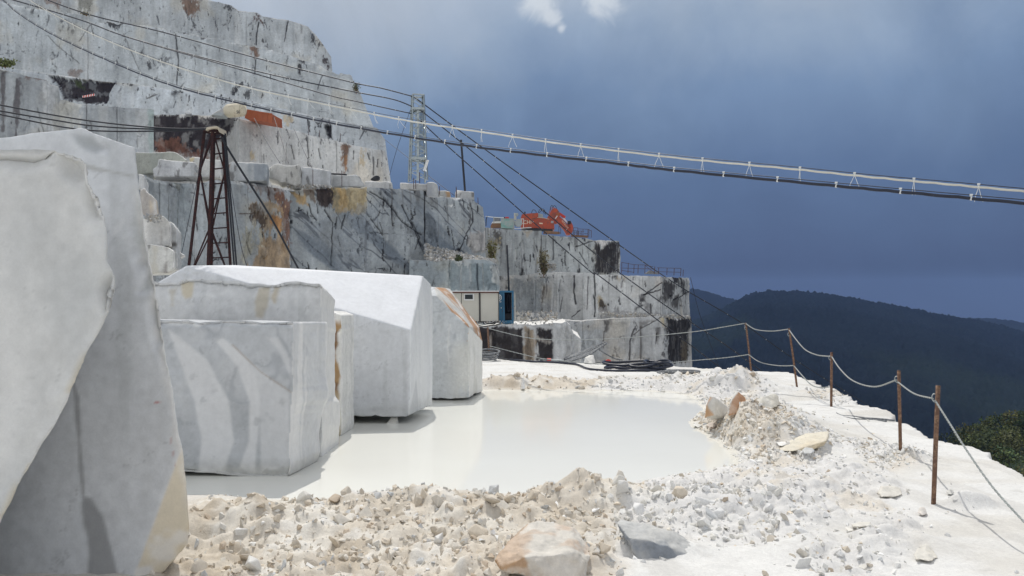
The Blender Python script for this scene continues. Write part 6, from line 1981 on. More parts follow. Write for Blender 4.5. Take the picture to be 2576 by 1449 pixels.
loops = []
rl = random.Random(4)
cpt = G(1600, 934)
for k, (ox, oy, rx, ry) in enumerate(((0, 0, .75, .5), (.12, .1, .62, .42), (-.35, -.1, .5, .35), (.45, .05, .55, .4), (.1, -.25, .42, .25), (-.1, .2, .8, .45), (.6, .1, .35, .4))):
    P = []
    for i in range(19):
        a = i / 17 * 2 * math.pi + k
        P.append((cpt[0] + ox + rx * math.cos(a) * (1 + .06 * rl.uniform(-1, 1)), cpt[1] + oy + ry * math.sin(a) * 1.5, 0.06 + 0.03 * k + 0.025 * math.sin(3 * a + k)))
    loops.append(P)
hose_coil('hose_coil', 'black hose lying in flat overlapping loops on the white floor', loops, 0.035, 'hose_black')
loops = []
cpt = G(1700, 943)
for k, (ox, oy, rx, ry) in enumerate(((0, 0, .45, .3), (.2, -.1, .35, .25), (.1, -.35, .42, .2))):
    loops.append([(cpt[0] + ox + rx * math.cos(i / 14 * 6.283 + k), cpt[1] + oy + ry * math.sin(i / 14 * 6.283 + k) * 1.5, 0.055 + .03 * k) for i in range(16)])
hose_coil('hose_coil', 'smaller grey and black hose coil at the right of the flat loops', loops, 0.032, 'hose_grey')
loops = []
a0, a1 = G(1410, 911), G(1490, 908)
for k in range(9):
    P = []
    for i in range(17):
        s = i / 16
        a = s * 2 * math.pi
        u = 0.5 - 0.5 * math.cos(a)
        x = a0[0] + (a1[0] - a0[0]) * (u * (0.86 + 0.03 * k)) + 0.03 * k
        y = 26.0 + 0.25 * math.sin(a) + 0.05 * k
        z = 0.07 + (0.26 + 0.025 * k) * u ** 1.3 + (0.045 if a < math.pi else -0.02) + 0.012 * k
        P.append((x, y, z))
    loops.append(P)
P = [a1 + np.array(q) for q in ((-0.05, 0, 0.42), (0.15, 0, 0.40), (0.45, 0, 0.22), (0.72, 0, 0.08), (0.95, -0.1, 0.04))]
loops.append(P)
hose_coil('cable_bundle', 'raised grey bundle of looped cable leaning up beside the white stone', loops, 0.022, 'hose_grey', 'cable')
hose_coil('floor_hose', 'single black hose snaking from the cable bundle to the flat loops', [[tuple(G(x, y, 0.07)) for x, y in zz(ZP, (300, 190), (480, 205), (620, 208), (800, 222), (880, 232), (960, 265), (1060, 278), (1200, 284), (1350, 285))]], 0.03, 'hose_black')
hose_coil('floor_cable', 'thin black cable lying along the far floor edge by the tall far post', [[tuple(G(x, y, 0.07)) for x, y in zz(ZP, (60, 175), (140, 168), (260, 186), (420, 196), (560, 205), (700, 205), (760, 212))]], 0.022, 'black')
loops = []
for k in range(4):
    c = G(1219, 911)
    loops.append([(c[0] + .35 * math.cos(i / 12 * 6.283) + .04 * k, c[1] + .5 * math.sin(i / 12 * 6.283), 0.06 + 0.09 * k + 0.05 * math.sin(i / 12 * 6.283)) for i in range(14)])
hose_coil('hose_coil', 'dark coil of hose partly hidden behind the orange-streaked block', loops, 0.03, 'hose_grey')
hose_coil('floor_cable', 'short dark cable lying beside the round red and white plug', [[tuple(G(x, y, 0.06)) for x, y in zz(ZR, (1100, 195), (1180, 200), (1260, 206), (1300, 205))]], 0.02, 'black')
hose_coil('floor_cable', 'grey frayed cable lying flat between the third post and the second', [[tuple(G(x, y, 0.06)) for x, y in [(2095, 1033), (2115, 1045), (2150, 1048), (2180, 1052), (2215, 1054), (2250, 1058)]],
                                                                                       [tuple(G(x, y, 0.05)) for x, y in [(2120, 1049), (2150, 1054), (2190, 1056), (2230, 1060)]]], 0.014, 'hose_grey')
root = thing('plug_connector', 'grey plug connector with a red collar in the cable on the far floor', 'plug', G(1378, 907))
MB().tube([W(1358, 906, 26), W(1376, 907, 26)], 0.055, 8).build('socket', M['hose_grey'], root)
MB().tube([W(1376, 907, 26), W(1386, 907, 26)], 0.075, 10).build('collar', M['red'], root)
MB().tube([W(1386, 907, 26), W(1418, 909, 26)], 0.05, 8).build('plug', M['greypaint'], root)
root = thing('plug_connector', 'round red plug standing alone right of the white stone', 'plug', G(1530, 917))
MB().disc(W(1530, 911, 25.2), (0.2, -1, 0.1), 0.085, 0.07).build('collar', M['red'], root)
MB().disc(W(1530, 911, 25.2) + np.array((0.01, -0.045, 0)), (0.2, -1, 0.1), 0.06, 0.02).build('face', M['red'], root)
MB().tube([W(1530, 911, 25.2), W(1524, 913, 25.4), W(1500, 912, 25.7)], 0.02, 6).build('lead', M['hose_grey'], root)
d = G(1956, 985)[1]
root = thing('plug_connector', 'round red and white plug on the floor right of the gravel heap', 'plug', G(1956, 985))
MB().disc(W(1955, 977, d), (-0.7, -0.6, 0.2), 0.058, 0.05).build('collar', M['red'], root)
MB().disc(W(1958, 978, d) + np.array((0.02, -0.02, 0)), (-0.7, -0.6, 0.2), 0.045, 0.06).build('face', M['white_paint'], root)
MB().tube([W(1958, 982, d), W(1966, 984, d)], 0.022, 8).build('lead', M['black'], root)
# pump box at the edge
d = G(1850, 958)[1]
c = W(1850, 945, d)
root = thing('pump_box', 'small grey box with a tap and an upright fitting near the fifth post', 'pump', G(1850, 956))
MB().box(c + np.array((0, 0.1, -0.05)), (0.30, 0.28, 0.36), R(8)).build('housing', M['greypaint'], root, bevel=0.015)
MB().tube([W(1855, 934, d) + np.array((0, .1, 0)), W(1856, 921, d) + np.array((0, .1, 0))], 0.04, 8).tube([W(1853, 928, d) + np.array((0, .1, 0)), W(1860, 927, d) + np.array((0, .1, 0))], 0.05, 8).build('fitting', M['greypaint'], root)
MB().tube([W(1844, 934, d), W(1840, 926, d), W(1834, 930, d), W(1829, 942, d)], 0.022, 6).tube([W(1842, 925, d), W(1849, 924, d)], 0.02, 6).build('tap', M['darkmetal'], root)

# ------------------------------------------------------------------ upright rods and poles


def pole(name, label, a, b_, r, m, cat='pole', group=None):
    o = MB().tube([a, (np.asarray(a) + np.asarray(b_)) / 2, b_], r, 6).build(name, M[m], None, True)
    return tag(o, label, cat, group)


p = zz(ZT, (895, 690), (945, 1335))
pole('leaning_pole', 'tall black pole leaning slightly on the block right of the lattice tower', W(*p[1], 80), W(*p[0], 80), 0.11, 'black')
p = zz(Z4, (440, 445), (456, 797))
pole('upright_pole', 'black pole rising behind the blue container', W(*p[1], 63.5), W(*p[0], 63.5), 0.075, 'black')
for zx, y1, y0, d in ((375, 1100, 1240, 77), (300, 1170, 1310, 76), (325, 1200, 1310, 76), (625, 1275, 1380, 77), (836, 1280, 1400, 78), (840, 1300, 1440, 78.3), (1110, 1420, 1500, 78)):
    a, b_ = ZT(zx, y0), ZT(zx - 3, y1)
    pole('steel_rod', 'thin rusty rod standing on the terrace by the lattice tower', W(*a, d), W(*b_, d), 0.035, 'rail_rust', 'rod', 'rusty rods on the terrace by the lattice tower')
for zx, y1, y0, d in ((1815, 430, 590, 69), (2095, 440, 590, 72), (1775, 10, 100, 84), (1880, 50, 120, 86), (2080, 80, 160, 88)):
    a, b_ = Z3(zx, y0), Z3(zx, y1)
    pole('steel_rod', 'thin dark rod standing against the stained marble wall', W(*a, d - 3), W(*b_, d - 3), 0.028, 'rail_rust', 'rod', 'dark rods against the stained wall')


# ------------------------------------------------------------------ striped barrier board in the dark recess
pts = zz(Z1, (605, 705), (695, 688), (697, 702), (607, 718))
root = thing('barrier_board', 'red and white striped barrier board in the dark recess of the upper wall', 'barrier', W(*Z1(650, 720), 88.5))
MB().prism([W(x, y, 88.5) for x, y in pts], (0, 0.06, 0)).build('board', M['white_paint'], root)
for k in range(5):
    f0, f1 = (k + 0.15) / 5, (k + 0.6) / 5
    a = [np.array(pts[0]) * (1 - f) + np.array(pts[1]) * f for f in (f0 + 0.06, f1 + 0.06)]
    b2 = [np.array(pts[3]) * (1 - f) + np.array(pts[2]) * f for f in (f1, f0)]
    MB().prism([W(q[0], q[1], 88.47) for q in a + b2], (0, 0.03, 0)).build('stripe', M['red'], root)

# ------------------------------------------------------------------ tank and red box on the upper ledge
dT = 79.0
cT = np.array(W(*Z1(1728, 812), dT))
ra = 50 * 0.3420 * dT / F * 1.0
root = thing('storage_tank', 'cream cylindrical tank with dark numerals lying on the high ledge', 'tank', cT - (0, 0, ra))
ax = Vector((0.93, -0.36, 0)).normalized()
m = MB()
A = [Vector(cT) + ax * t_ for t_ in (-1.02, -0.98, -0.88, -0.7, 0.78, 0.92, 0.98)]
rr_ = [0.3 * ra, 0.62 * ra, 0.86 * ra, ra, ra, 0.9 * ra, 0.5 * ra]
for i in range(6):
    m.tube([A[i], A[i + 1]], rr_[i], 22, i in (0, 5), rr_[i + 1])
m.build('shell', M['tank'], root, True)
MB().prism([W(x, y, dT - 0.9) for x, y in zz(Z1, (1560, 845), (1615, 822), (1640, 838), (1625, 850))], (0, 1.5, 0)).build('cradle', M['greypaint'], root)


def lettering(text, size, loc, rot, m, parent, name='lettering', ext=0.01):
    cu = bpy.data.curves.new(name, 'FONT')
    cu.body = text
    cu.size = size
    cu.extrude = ext
    o = bpy.data.objects.new(name, cu)
    dg = None
    COL.objects.link(o)
    dg = bpy.context.evaluated_depsgraph_get()
    me = bpy.data.meshes.new_from_object(o.evaluated_get(dg))
    bpy.data.objects.remove(o)
    me.name = name
    o = bpy.data.objects.new(name, me)
    me.materials.clear()
    me.materials.append(m)
    COL.objects.link(o)
    o.parent = parent
    o.location = Vector([float(v) for v in loc]) - parent_origin(parent)
    o.rotation_euler = rot
    return o


lettering('56', 0.42, W(*Z1(1738, 836), dT - 0.8), (R(90), 0, R(-20)), M['ink'], root)
d = 80.2
root = thing('skip_box', 'open rust red steel box beside the cream tank on the high ledge', 'skip', W(651, 300, d))
MB().prism([W(x, y, d) for x, y in zz(Z1, (1805, 806), (2000, 838), (2002, 903), (1800, 868))], (0.3, 2.4, 0)).build('body', M['tankrust'], root)
MB().prism([W(x, y, d - 0.04) for x, y in zz(Z1, (1804, 802), (2001, 834), (2001, 842), (1804, 811))], (0, 0.12, 0)).build('rim', M['tankrust'], root)
m = MB()
for f in (0.2, 0.4, 0.6, 0.8):
    m.prism([W(x, y, d - 0.05) for x, y in zz(Z1, (1805 + 195 * f, 810 + 32 * f), (1811 + 195 * f, 811 + 32 * f), (1811 + 193 * f, 866 + 33 * f), (1805 + 193 * f, 865 + 33 * f))], (0, 0.06, 0))
m.build('rib', M['tankrust'], root)
cut_block('small white stone lying left of the cream tank on the ledge', zz(Z1, (1355, 822), (1390, 810), (1410, 830), (1400, 840), (1360, 838)), 82, 1.2, (0.62, 0.64, 0.66), 61, None, 'loose stones on the high ledge', 1.0)
cut_block('grey slanted stone slab leaning behind the cream tank', zz(Z1, (1550, 845), (1700, 750), (1740, 745), (1700, 850)), 82, 1.0, (0.40, 0.40, 0.39), 62, None, 'loose stones on the high ledge', 1.0)

# ------------------------------------------------------------------ site cabin and blue container
dK = 61.8
root = thing('site_cabin', 'beige prefabricated cabin with one small window on the dark ledge', 'cabin', W(1195, 812, dK))


def plate(f, pts, d, th, name, m, parent):
    return MB().prism([W(*f(x, y), d) for x, y in pts], (0, th, 0)).build(name, M[m], parent)


plate(ZC, [(-400, 300), (1400, 300), (1405, 1115), (-400, 1130)], dK, 4.0, 'wall', 'cabin', root)
plate(ZC, [(-400, 262), (1415, 262), (1415, 304), (-400, 304)], dK - 0.06, 4.1, 'fascia', 'brown_trim', root)
plate(ZC, [(-420, 238), (1420, 240), (1420, 264), (-420, 266)], dK - 0.25, 4.5, 'roof', 'white_paint', root)
plate(ZC, [(834, 304), (882, 304), (892, 1125), (842, 1125)], dK - 0.05, 0.1, 'mullion', 'dark_trim', root)
plate(ZC, [(1398, 304), (1418, 304), (1420, 1125), (1402, 1125)], dK - 0.05, 0.1, 'corner_post', 'dark_trim', root)
plate(ZC, [(322, 304), (340, 304), (330, 1120), (318, 1120)], dK - 0.02, 0.04, 'panel_joint', 'dark_trim', root)
wf_ = plate(ZC, [(410, 325), (698, 325), (698, 520), (410, 520)], dK - 0.06, 0.08, 'window', 'white_paint', root)
plate(ZC, [(432, 350), (662, 350), (662, 482), (432, 482)], dK - 0.075, 0.03, 'pane', 'glass', wf_)
plate(ZC, [(-400, 1125), (1420, 1120), (1425, 1165), (-400, 1175)], dK - 0.02, 3.8, 'base_frame', 'dark_trim', root)
plate(ZC, [(0, 1170), (120, 1170), (120, 1215), (0, 1215)], dK + 0.1, 3.5, 'support_block', 'darkmetal', root)
plate(ZC, [(960, 1165), (1300, 1165), (1300, 1210), (960, 1210)], dK + 0.1, 3.5, 'support_block', 'darkmetal', root)
plate(ZC, [(1060, 1165), (1175, 1165), (1175, 1180), (1060, 1180)], dK + 0.05, 0.1, 'support_block', 'white_paint', root)

dB = 62.3
root = thing('shipping_container', 'blue steel container with an open end and a white round emblem beside the cabin', 'container', W(*ZC(1640, 1190), dB))
plate(ZC, [(1422, 240), (1842, 232), (1845, 290), (1422, 275)], dB, 2.6, 'roof_beam', 'blue', root)
plate(ZC, [(1422, 270), (1536, 272), (1536, 1105), (1422, 1110)], dB + 0.02, 0.12, 'door', 'blue', root)
plate(ZC, [(1536, 272), (1575, 272), (1590, 1105), (1536, 1105)], dB - 0.05, 0.2, 'door_frame', 'blue', root)
plate(ZC, [(1795, 285), (1845, 285), (1850, 1100), (1795, 1100)], dB - 0.02, 2.4, 'side_wall', 'blue', root)
plate(ZC, [(1422, 1105), (1848, 1090), (1848, 1195), (1422, 1195)], dB, 2.6, 'floor_beam', 'blue', root)
plate(ZC, [(1560, 275), (1800, 280), (1800, 1100), (1560, 1100)], dB + 1.6, 0.1, 'back_wall', 'inside', root)
plate(ZC, [(1590, 900), (1760, 905), (1760, 1070), (1590, 1070)], dB + 0.5, 0.8, 'bin', 'darkmetal', root)
plate(ZC, [(1775, 300), (1790, 300), (1790, 1080), (1775, 1080)], dB + 0.1, 0.08, 'upright', 'hose_grey', root)
plate(ZC, [(1872, 285), (1888, 285), (1905, 1100), (1880, 1100)], dB - 0.1, 0.05, 'door_edge', 'cabin', root)
m = MB()
for k in range(5):
    P = []
    for i in range(17):
        a = i / 16 * 2 * math.pi
        x, y = ZC(1700 + (42 + 5 * k) * math.cos(a), 600 + (220 + 12 * k) * math.sin(a))
        P.append(W(x, y, dB + 0.35 + 0.05 * k))
    m.tube(spline(P, 4), 0.03, 6)
m.build('hung_hose', M['black'], root, True)
# the emblem: a white ring broken at the left by the cabin, with a bent bar inside, and small marks below
m = MB()
ring = []
for i in range(24):
    a0, a1 = math.radians(-105 + i * 8.75), math.radians(-105 + (i + 1) * 8.75)
    q = [ZC(1428 + r_ * math.cos(a), 437 + r_ * 1.32 * math.sin(a)) for r_, a in ((50, a0), (68, a0), (68, a1), (50, a1))]
    m.prism([W(x, y, dB - 0.02) for x, y in q], (0, 0.03, 0))
for q in ([(1424, 400), (1440, 365), (1468, 372), (1450, 395), (1450, 430), (1432, 440)], [(1424, 455), (1445, 440), (1462, 425), (1462, 445), (1446, 470), (1424, 480)]):
    m.prism([W(*ZC(x, y), dB - 0.025) for x, y in q], (0, 0.03, 0))
for q in ([(1432, 552), (1492, 552), (1492, 566), (1432, 566)], [(1444, 566), (1466, 566), (1462, 576), (1446, 576)], [(1470, 722), (1500, 722), (1480, 765)]):
    m.prism([W(*ZC(x, y), dB - 0.02) for x, y in q], (0, 0.03, 0))
m.build('emblem', M['white_paint'], root)

# ------------------------------------------------------------------ excavator and plant on the terrace
dX = 100.5
root = thing('excavator', 'faded orange tracked excavator with folded arm parked on the high terrace', 'excavator', W(*ZE(1250, 690), dX))


def xp(pts, d, th, name, m, parent=None, bevel=0.0):
    return MB().prism([W(*ZE(x, y), d) for x, y in pts], (0, th, 0)).build(name, M[m], parent or root, bevel=bevel)


house = xp([(885, 445), (905, 372), (1090, 352), (1218, 346), (1222, 430), (1240, 432), (1245, 640), (930, 640), (888, 620)], dX, 2.6, 'house', 'orange', root, 0.03)
xp([(1205, 436), (1320, 440), (1440, 466), (1448, 505), (1530, 522), (1536, 664), (1420, 662), (1245, 645), (1205, 640)], dX - 0.15, 2.2, 'front_housing', 'orange', root, 0.03)
xp([(1222, 352), (1310, 372), (1318, 440), (1222, 430)], dX + 0.5, 1.4, 'engine_grille', 'greypaint', root)
xp([(1205, 428), (1330, 438), (1435, 462), (1435, 470), (1320, 448), (1205, 436)], dX - 0.2, 2.3, 'walkway', 'tarp', root)
xp([(900, 630), (1245, 640), (1420, 660), (1410, 676), (1130, 668), (900, 645)], dX + 0.1, 2.2, 'skirt', 'darkmetal', root)
for off in (-0.2, 2.1):
    tr = xp([(985, 655), (1010, 640), (1480, 660), (1510, 680), (1490, 706), (1040, 684)], dX + off, 0.6, 'track', 'darkmetal', root)
xp([(950, 322), (975, 322), (978, 358), (955, 358)], dX + 0.6, 0.12, 'exhaust', 'black', root)
xp([(1470, 500), (1520, 500), (1515, 545), (1465, 540)], dX - 0.2, 0.1, 'side_hatch', 'greypaint', root)
xp([(1385, 480), (1400, 430), (1440, 370), (1475, 300), (1510, 262), (1550, 252), (1590, 275), (1628, 322), (1600, 400), (1570, 470), (1600, 540), (1560, 560), (1500, 520), (1440, 500)], dX + 0.6, 0.75, 'boom', 'orange', root, 0.03)
arm = xp([(1560, 430), (1620, 400), (1700, 470), (1760, 540), (1800, 585), (1882, 618), (1880, 700), (1840, 768), (1770, 772), (1735, 700), (1680, 630), (1590, 530)], dX + 0.45, 0.8, 'arm', 'orange', root, 0.03)
xp([(1625, 330), (1660, 350), (1755, 412), (1738, 452), (1690, 428), (1640, 380)], dX + 0.7, 0.5, 'cylinder_guard', 'red', root, 0.02)
xp([(1690, 452), (1735, 448), (1800, 540), (1788, 550)], dX + 0.75, 0.12, 'cylinder_rod', 'tie', root)
xp([(1545, 452), (1585, 395), (1597, 405), (1560, 462)], dX + 0.3, 0.12, 'cylinder_rod', 'tie', root)
xp([(1580, 330), (1640, 360), (1650, 400), (1590, 420), (1570, 390)], dX + 0.5, 0.2, 'linkage', 'tankrust', root)
xp([(1795, 575), (1790, 515), (1815, 495), (1850, 505), (1880, 560), (1897, 600), (1890, 700), (1870, 740), (1835, 700), (1850, 620)], dX + 0.2, 0.9, 'bucket_link', 'orange', root, 0.03)
xp([(1795, 500), (1850, 498), (1860, 545), (1820, 575), (1796, 560)], dX + 0.1, 0.4, 'pin_bracket', 'darkmetal', root)
for k, (x0, y0, xm, ym, x1, y1) in enumerate(((1090, 352, 1125, 285, 1190, 345), (1225, 350, 1255, 280, 1340, 360), (1240, 350, 1300, 300, 1370, 380), (1285, 310, 1320, 270, 1365, 370), (1450, 300, 1475, 205, 1510, 250), (1500, 260, 1530, 205, 1580, 280), (1420, 380, 1480, 250, 1570, 280), (1430, 400, 1500, 270, 1590, 300))):
    MB().tube(spline([W(*ZE(x0, y0), dX + 0.7), W(*ZE((x0 + xm) / 2, (y0 + ym) / 2 - 14), dX + 0.7), W(*ZE(xm, ym), dX + 0.75), W(*ZE((x1 + xm) / 2 + 6, (y1 + ym) / 2 - 18), dX + 0.7), W(*ZE(x1, y1), dX + 0.7)], 5), 0.035, 6).build('hydraulic_hose', M['black'] if k < 6 else M['orange'], root, True)
lettering('HITACHI', 0.60, W(*ZE(708, 566), dX - 0.03), (R(90), R(-1.5), 0), M['letter'], house)
lettering('HITACHI', 0.30, W(*ZE(1668, 502), dX + 0.43), (R(90), R(52), 0), M['letter'], arm)
xp([(1240, 535), (1308, 540), (1306, 562), (1242, 556)], dX - 0.19, 0.04, 'data_plate', 'letter', root)
xp([(1110, 447), (1172, 447), (1170, 468), (1112, 468)], dX - 0.03, 0.05, 'vent_slot', 'brown_trim', root)

dq = 98.5
root = thing('generator_set', 'teal and grey box with two round drums standing left of the excavator', 'generator', W(*ZE(640, 645), dq))
plate(ZE, [(500, 458), (752, 462), (750, 648), (500, 640)], dq, 1.6, 'cabinet', 'teal', root)
plate(ZE, [(498, 450), (754, 455), (754, 464), (498, 460)], dq - 0.05, 1.7, 'lid', 'greypaint', root)
plate(ZE, [(738, 470), (764, 470), (764, 650), (738, 650)], dq - 0.05, 0.4, 'frame_post', 'greypaint', root)
MB().disc(W(*ZE(838, 540), dq), (0.1, -1, 0), 74 * 0.1302 * dq / F, 0.5, 26).build('drum', M['greypaint'], root)
MB().disc(W(*ZE(838, 540), dq - 0.27), (0.1, -1, 0), 62 * 0.1302 * dq / F, 0.05, 26).build('drum_face', M['greypaint'], root)
MB().disc(W(*ZE(806, 380), dq + 0.2), (0.1, -1, 0), 31 * 0.1302 * dq / F, 0.4, 18).build('pulley', M['greypaint'], root)
plate(ZE, [(752, 345), (784, 350), (800, 440), (800, 470), (755, 470)], dq + 0.1, 0.5, 'pulley_bracket', 'cabin', root)
plate(ZE, [(590, 422), (650, 422), (660, 448), (580, 448)], dq + 0.2, 0.6, 'control_box', 'red', root)
plate(ZE, [(548, 425), (582, 425), (582, 450), (545, 450)], dq + 0.2, 0.5, 'filler_cap', 'darkmetal', root)
m = MB()
for a, b_ in (((880, 462), (942, 462)), ((942, 462), (935, 640)), ((905, 460), (905, 500))):
    m.bar(W(*ZE(*a), dq - 0.1), W(*ZE(*b_), dq - 0.1), 0.06, 0.06)
m.bar(W(*ZE(760, 650), dq - 0.2), W(*ZE(1090, 628), dq - 0.2), 0.07, 0.07)
m.build('guard_frame', M['tie'], root)

root = thing('fuel_tank', 'low brown tank with a white top behind the thin handrail, left of the teal box', 'tank', W(*ZE(405, 622), dq + 1))
plate(ZE, [(300, 600), (330, 545), (500, 540), (500, 622), (300, 622)], dq + 1, 1.6, 'body', 'brownplank', root)
plate(ZE, [(318, 545), (345, 512), (500, 504), (500, 545)], dq + 0.95, 1.7, 'cover', 'white_paint', root)
plate(ZE, [(350, 440), (385, 430), (480, 440), (490, 505), (350, 508)], dq + 1.6, 0.8, 'rack', 'hose_grey', root)
root = thing('handrail', 'thin pale handrail on two posts left of the teal box', 'railing', W(*ZE(220, 600), dq))
MB().tube([W(*ZE(205, 412), dq), W(*ZE(380, 432), dq), W(*ZE(560, 440), dq)], 0.045, 6).build('rail', M['tie'], root)
MB().tube([W(*ZE(235, 412), dq), W(*ZE(215, 480), dq), W(*ZE(212, 600), dq)], 0.06, 6).build('post', M['black'], root)
MB().tube([W(*ZE(365, 425), dq), W(*ZE(365, 540), dq)], 0.06, 6).build('post', M['greypaint'], root)


def guard_rail(label, f, posts_, rails, d, cat='railing'):
    root = thing('guard_rail', label, cat, W(*f(posts_[0][0], posts_[0][2]), d))
    for x, y1, y0 in posts_:
        MB().tube([W(*f(x, y0), d), W(*f(x + 3, y1), d)], 0.035, 6).build('post', M['rail_rust'], root)
    for a, b_ in rails:
        MB().tube([W(*f(*a), d), W(*f(*b_), d)], 0.025, 5).build('rail', M['rail_rust'], root)


guard_rail('rusty guard rail with open gates at the end of the excavator terrace', ZE,
           [(1900, 630, 770), (1985, 635, 780), (2085, 655, 790), (2180, 662, 815), (2200, 662, 820), (2245, 680, 825), (1620, 595, 740), (1655, 640, 750), (1925, 700, 775), (1965, 692, 780), (2000, 692, 785), (2050, 690, 790)],
           [((1900, 630), (1985, 635)), ((1985, 655), (2180, 662)), ((1900, 690), (2110, 700)), ((1920, 730), (2060, 740)), ((2110, 745), (2180, 750)), ((1620, 595), (1660, 640)), ((2180, 662), (2245, 690))], 98.2)
for k, (a, lab) in enumerate(([[(1330, 690), (1440, 692), (1640, 715), (1640, 752), (1320, 748)], 'brown timber kerb under the excavator arm'], [[(1860, 768), (2180, 782), (2182, 822), (1860, 800)], 'brown timber kerb under the rusty guard rail'])):
    tag(MB().prism([W(*ZE(x, y), 98.9) for x, y in a], (0, 0.5, 0)).build('timber_kerb', M['brownplank']), lab, 'kerb')
guard_rail('long thin rusty guard rail with net panels on the lower right wall top', Z4,
           [(1325, 578, 660), (1375, 582, 662), (1420, 596, 664), (1452, 596, 664), (1505, 598, 664), (1580, 610, 668), (1610, 620, 670), (1675, 622, 675), (1730, 624, 680), (1782, 625, 684), (1800, 635, 686)],
           [((1325, 578), (1420, 596)), ((1420, 596), (1500, 598)), ((1500, 598), (1570, 612)), ((1325, 622), (1570, 630)), ((1600, 620), (1785, 625)), ((1600, 650), (1785, 655)), ((1325, 640), (1420, 655)), ((1505, 600), (1580, 660))], 91.5)
tag(MB().prism([W(*Z4(x, y), 92) for x, y in ((1510, 665), (1545, 640), (1600, 655), (1615, 668))], (0, 0.8, 0)).build('net_heap', M['hose_grey']), 'low dark heap of netting behind the lower right guard rail', 'netting')
tag(MB().prism([W(*Z2(x, y), 73.5) for x, y in ((330, 768), (360, 745), (372, 738), (398, 742), (395, 768), (360, 776))], (0, 0.6, 0)).build('winch', M['darkmetal'], None, bevel=0.05), 'small dark machine on the terrace corner left of the lattice tower', 'machine')
tag(MB().bar(W(*Z2(45, 727), 72.5), W(*Z2(160, 733), 72.5), 0.12, 0.12).build('timber_beam', M['darkmetal']), 'dark beam lying on the wide low block', 'beam')

# ------------------------------------------------------------------ plants in the clefts


def plant(label, px, py, d, w, h, seed, col=(0.10, 0.10, 0.035), n=420):
    r = np.random.default_rng(seed)
    c = np.array(W(px, py, d))
    sc = d / F
    root = thing('shrub', label, 'shrub', c)
    m = MB()
    tips = []
    for k in range(9):
        a = r.uniform(-1, 1)
        tip = c + np.array((a * w * sc * 0.5, -r.uniform(0.1, 0.5), r.uniform(0.4, 1) * h * sc))
        m.tube([c, (c + tip) / 2 + np.array((0, -0.15, 0)), tip], 0.02, 4, True, 0.006)
        tips.append(tip)
    m.build('stem', M['brownplank'], root)
    Vs, Cs = [], []
    for k in range(n):
        t_ = tips[r.integers(9)]
        q = c + (t_ - c) * r.uniform(0.3, 1.05) + r.normal(size=3) * np.array((0.16 * w * sc, 0.15, 0.09 * h * sc))
        s = r.uniform(0.03, 0.09)
        u = r.normal(size=3)
        u /= np.linalg.norm(u)
        w_ = np.cross(u, r.normal(size=3))
        w_ /= np.linalg.norm(w_)
        Vs += [q - u * s * 1.6, q + w_ * s, q + u * s * 1.6, q - w_ * s]
        Cs += [np.array(col) * r.uniform(0.6, 1.6)] * 4
    Fs = np.arange(4 * n).reshape(-1, 4)
    new_mesh('foliage', np.array(Vs), Fs, M['leaf'], np.array(Cs), False, root)


plant('yellow-green trailing shrub in the cleft above the pole by the container', *Z4(325, 575), 88, 22, 60, 1, (0.17, 0.16, 0.05))
plant('brown-green bush hanging in the cleft below the excavator', *Z4(725, 700), 89, 26, 70, 2, (0.12, 0.105, 0.05), 600)
plant('low grass tuft on the ledge at the far left edge', *Z1(40, 500), 59.5, 45, 22, 3, (0.12, 0.14, 0.05))
plant('small shrub on the broken edge of the upper wall above the lattice cables', *Z2(230, 140), 108.5, 16, 26, 4, (0.10, 0.11, 0.06), 250)
plant('small green tuft at the left end of the scree ramp', *Z4(65, 570), 69.5, 16, 14, 5, (0.06, 0.075, 0.03), 250)
plant('tiny dry tuft on the crest of the second wall', *Z1(640, 118), 107.5, 20, 8, 6, (0.17, 0.15, 0.06), 150)


# scree ramp on the low ledge and loose rubble at the wall feet
def talus(n, seed, f):
    r = np.random.default_rng(seed)
    out = []
    for j in range(n):
        p, s = f(r)
        out.append((p[0], p[1], p[2], s, r.uniform(0, 6.28, 3), STONE_COL[r.choice(8, p=(.2, .1, .05, .2, .25, .05, .13, .02))], 0))
    return out


def ramp(r):
    u, v = r.uniform(), r.uniform()
    x, y0 = 1068 + 176 * u, np.interp(u, [0, 0.3, 1], [612, 628, 656])
    y = y0 + (658 - y0) * v
    return W(x, y, 75.2 - 3.2 * v), 0.12 + 0.5 * r.uniform() ** 3


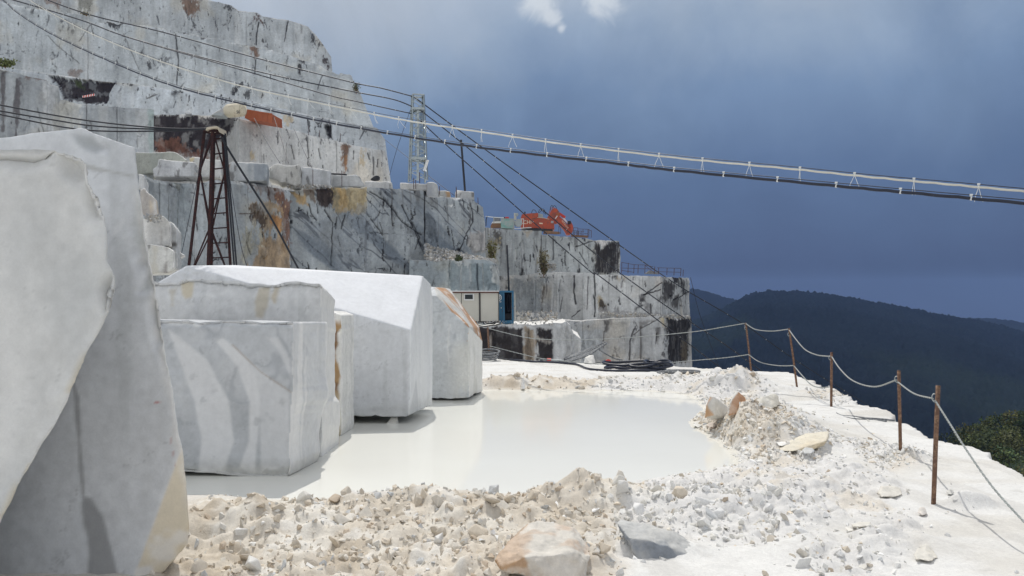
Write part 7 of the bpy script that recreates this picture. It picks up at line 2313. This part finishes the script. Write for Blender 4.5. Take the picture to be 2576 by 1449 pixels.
STONE_COL_ = STONE_COL
STONE_COL = [tuple(v * 0.62 for v in c) for c in STONE_COL_]
bits = talus(1300, 3, ramp)
bits += talus(260, 4, lambda r: (W(*Z4(r.uniform(510, 830), r.uniform(960, 1030)), r.uniform(70, 90)), 0.15 + 0.5 * r.uniform() ** 3))
bits += talus(420, 5, lambda r: (W(*Z4(1150 + 700 * (q := r.uniform()), 975 + 25 * q + r.uniform(-10, 14)), 87.2), 0.12 + 0.45 * r.uniform() ** 3))
bits += talus(160, 6, lambda r: (W(*Z4(r.uniform(700, 820), r.uniform(585, 640)), 89.0 + r.uniform(0, 1)), 0.12 + 0.4 * r.uniform() ** 3))
bits += talus(200, 7, lambda r: (W(*Z3(r.uniform(1560, 1990), r.uniform(582, 610)), 68.5), 0.08 + 0.3 * r.uniform() ** 3))
bits += talus(220, 8, lambda r: (W(*Z4(r.uniform(-100, 800), r.uniform(1028, 1060)), r.uniform(60.5, 61.5)), 0.05 + 0.25 * r.uniform() ** 3))
bits += talus(150, 9, lambda r: (W(*ZD(r.uniform(230, 410), r.uniform(775, 860)), 29.9), 0.04 + 0.12 * r.uniform() ** 2))
tag(bake_gravel('rubble', bits), kind='stuff')

# ------------------------------------------------------------------ the storm cloud whose shade lies on the mountains


def storm_cloud():
    n = 90
    xs = np.linspace(-1500, 3600, n)
    ys = np.linspace(1420, 4650, n)
    X, Y = np.meshgrid(xs, ys)
    z = 1750 + 90 * fbm(stack(X / 500, Y / 500, 0), 4, 700)
    z = np.where(Y > 480, z, z)
    up = z + 260 + 120 * fbm(stack(X / 400, Y / 400, 9), 4, 701)
    P = np.concatenate([stack(X, Y, z).reshape(-1, 3), stack(X, Y, up).reshape(-1, 3)])
    f = grid_faces(n, n)
    b = np.arange(n)
    ring = np.concatenate([b[:-1], (b * n + n - 1)[:-1], (n * n - 1 - b)[:-1], (n * (n - 1 - b))[:-1]])
    nx = np.roll(ring, -1)
    side = np.stack([ring, nx, nx + n * n, ring + n * n], 1)
    F_ = np.concatenate([f[:, ::-1], f + n * n, side])
    m = mat('storm_cloud', (0.45, 0.47, 0.52), 1.0, 0.0, 0.1, 0.002, spec=0.0)
    tag(new_mesh('clouds', P, F_, m), kind='stuff')


storm_cloud()


# ------------------------------------------------------------------ the air
def build_haze():
    m = bpy.data.materials.new('haze')
    m.use_nodes = True
    t = NT(m.node_tree)
    t.n.clear()
    out = t.node('ShaderNodeOutputMaterial')
    v = t.node('ShaderNodeVolumePrincipled')
    v.inputs['Color'].default_value = (0.36, 0.55, 1.0, 1)
    v.inputs['Density'].default_value = 0.00016
    t.l.new(v.outputs[0], out.inputs['Volume'])
    b_ = MB()
    b_.box((0, 0, -75), (10600, 10600, 510))
    tag(b_.build('haze', m), kind='stuff')


build_haze()
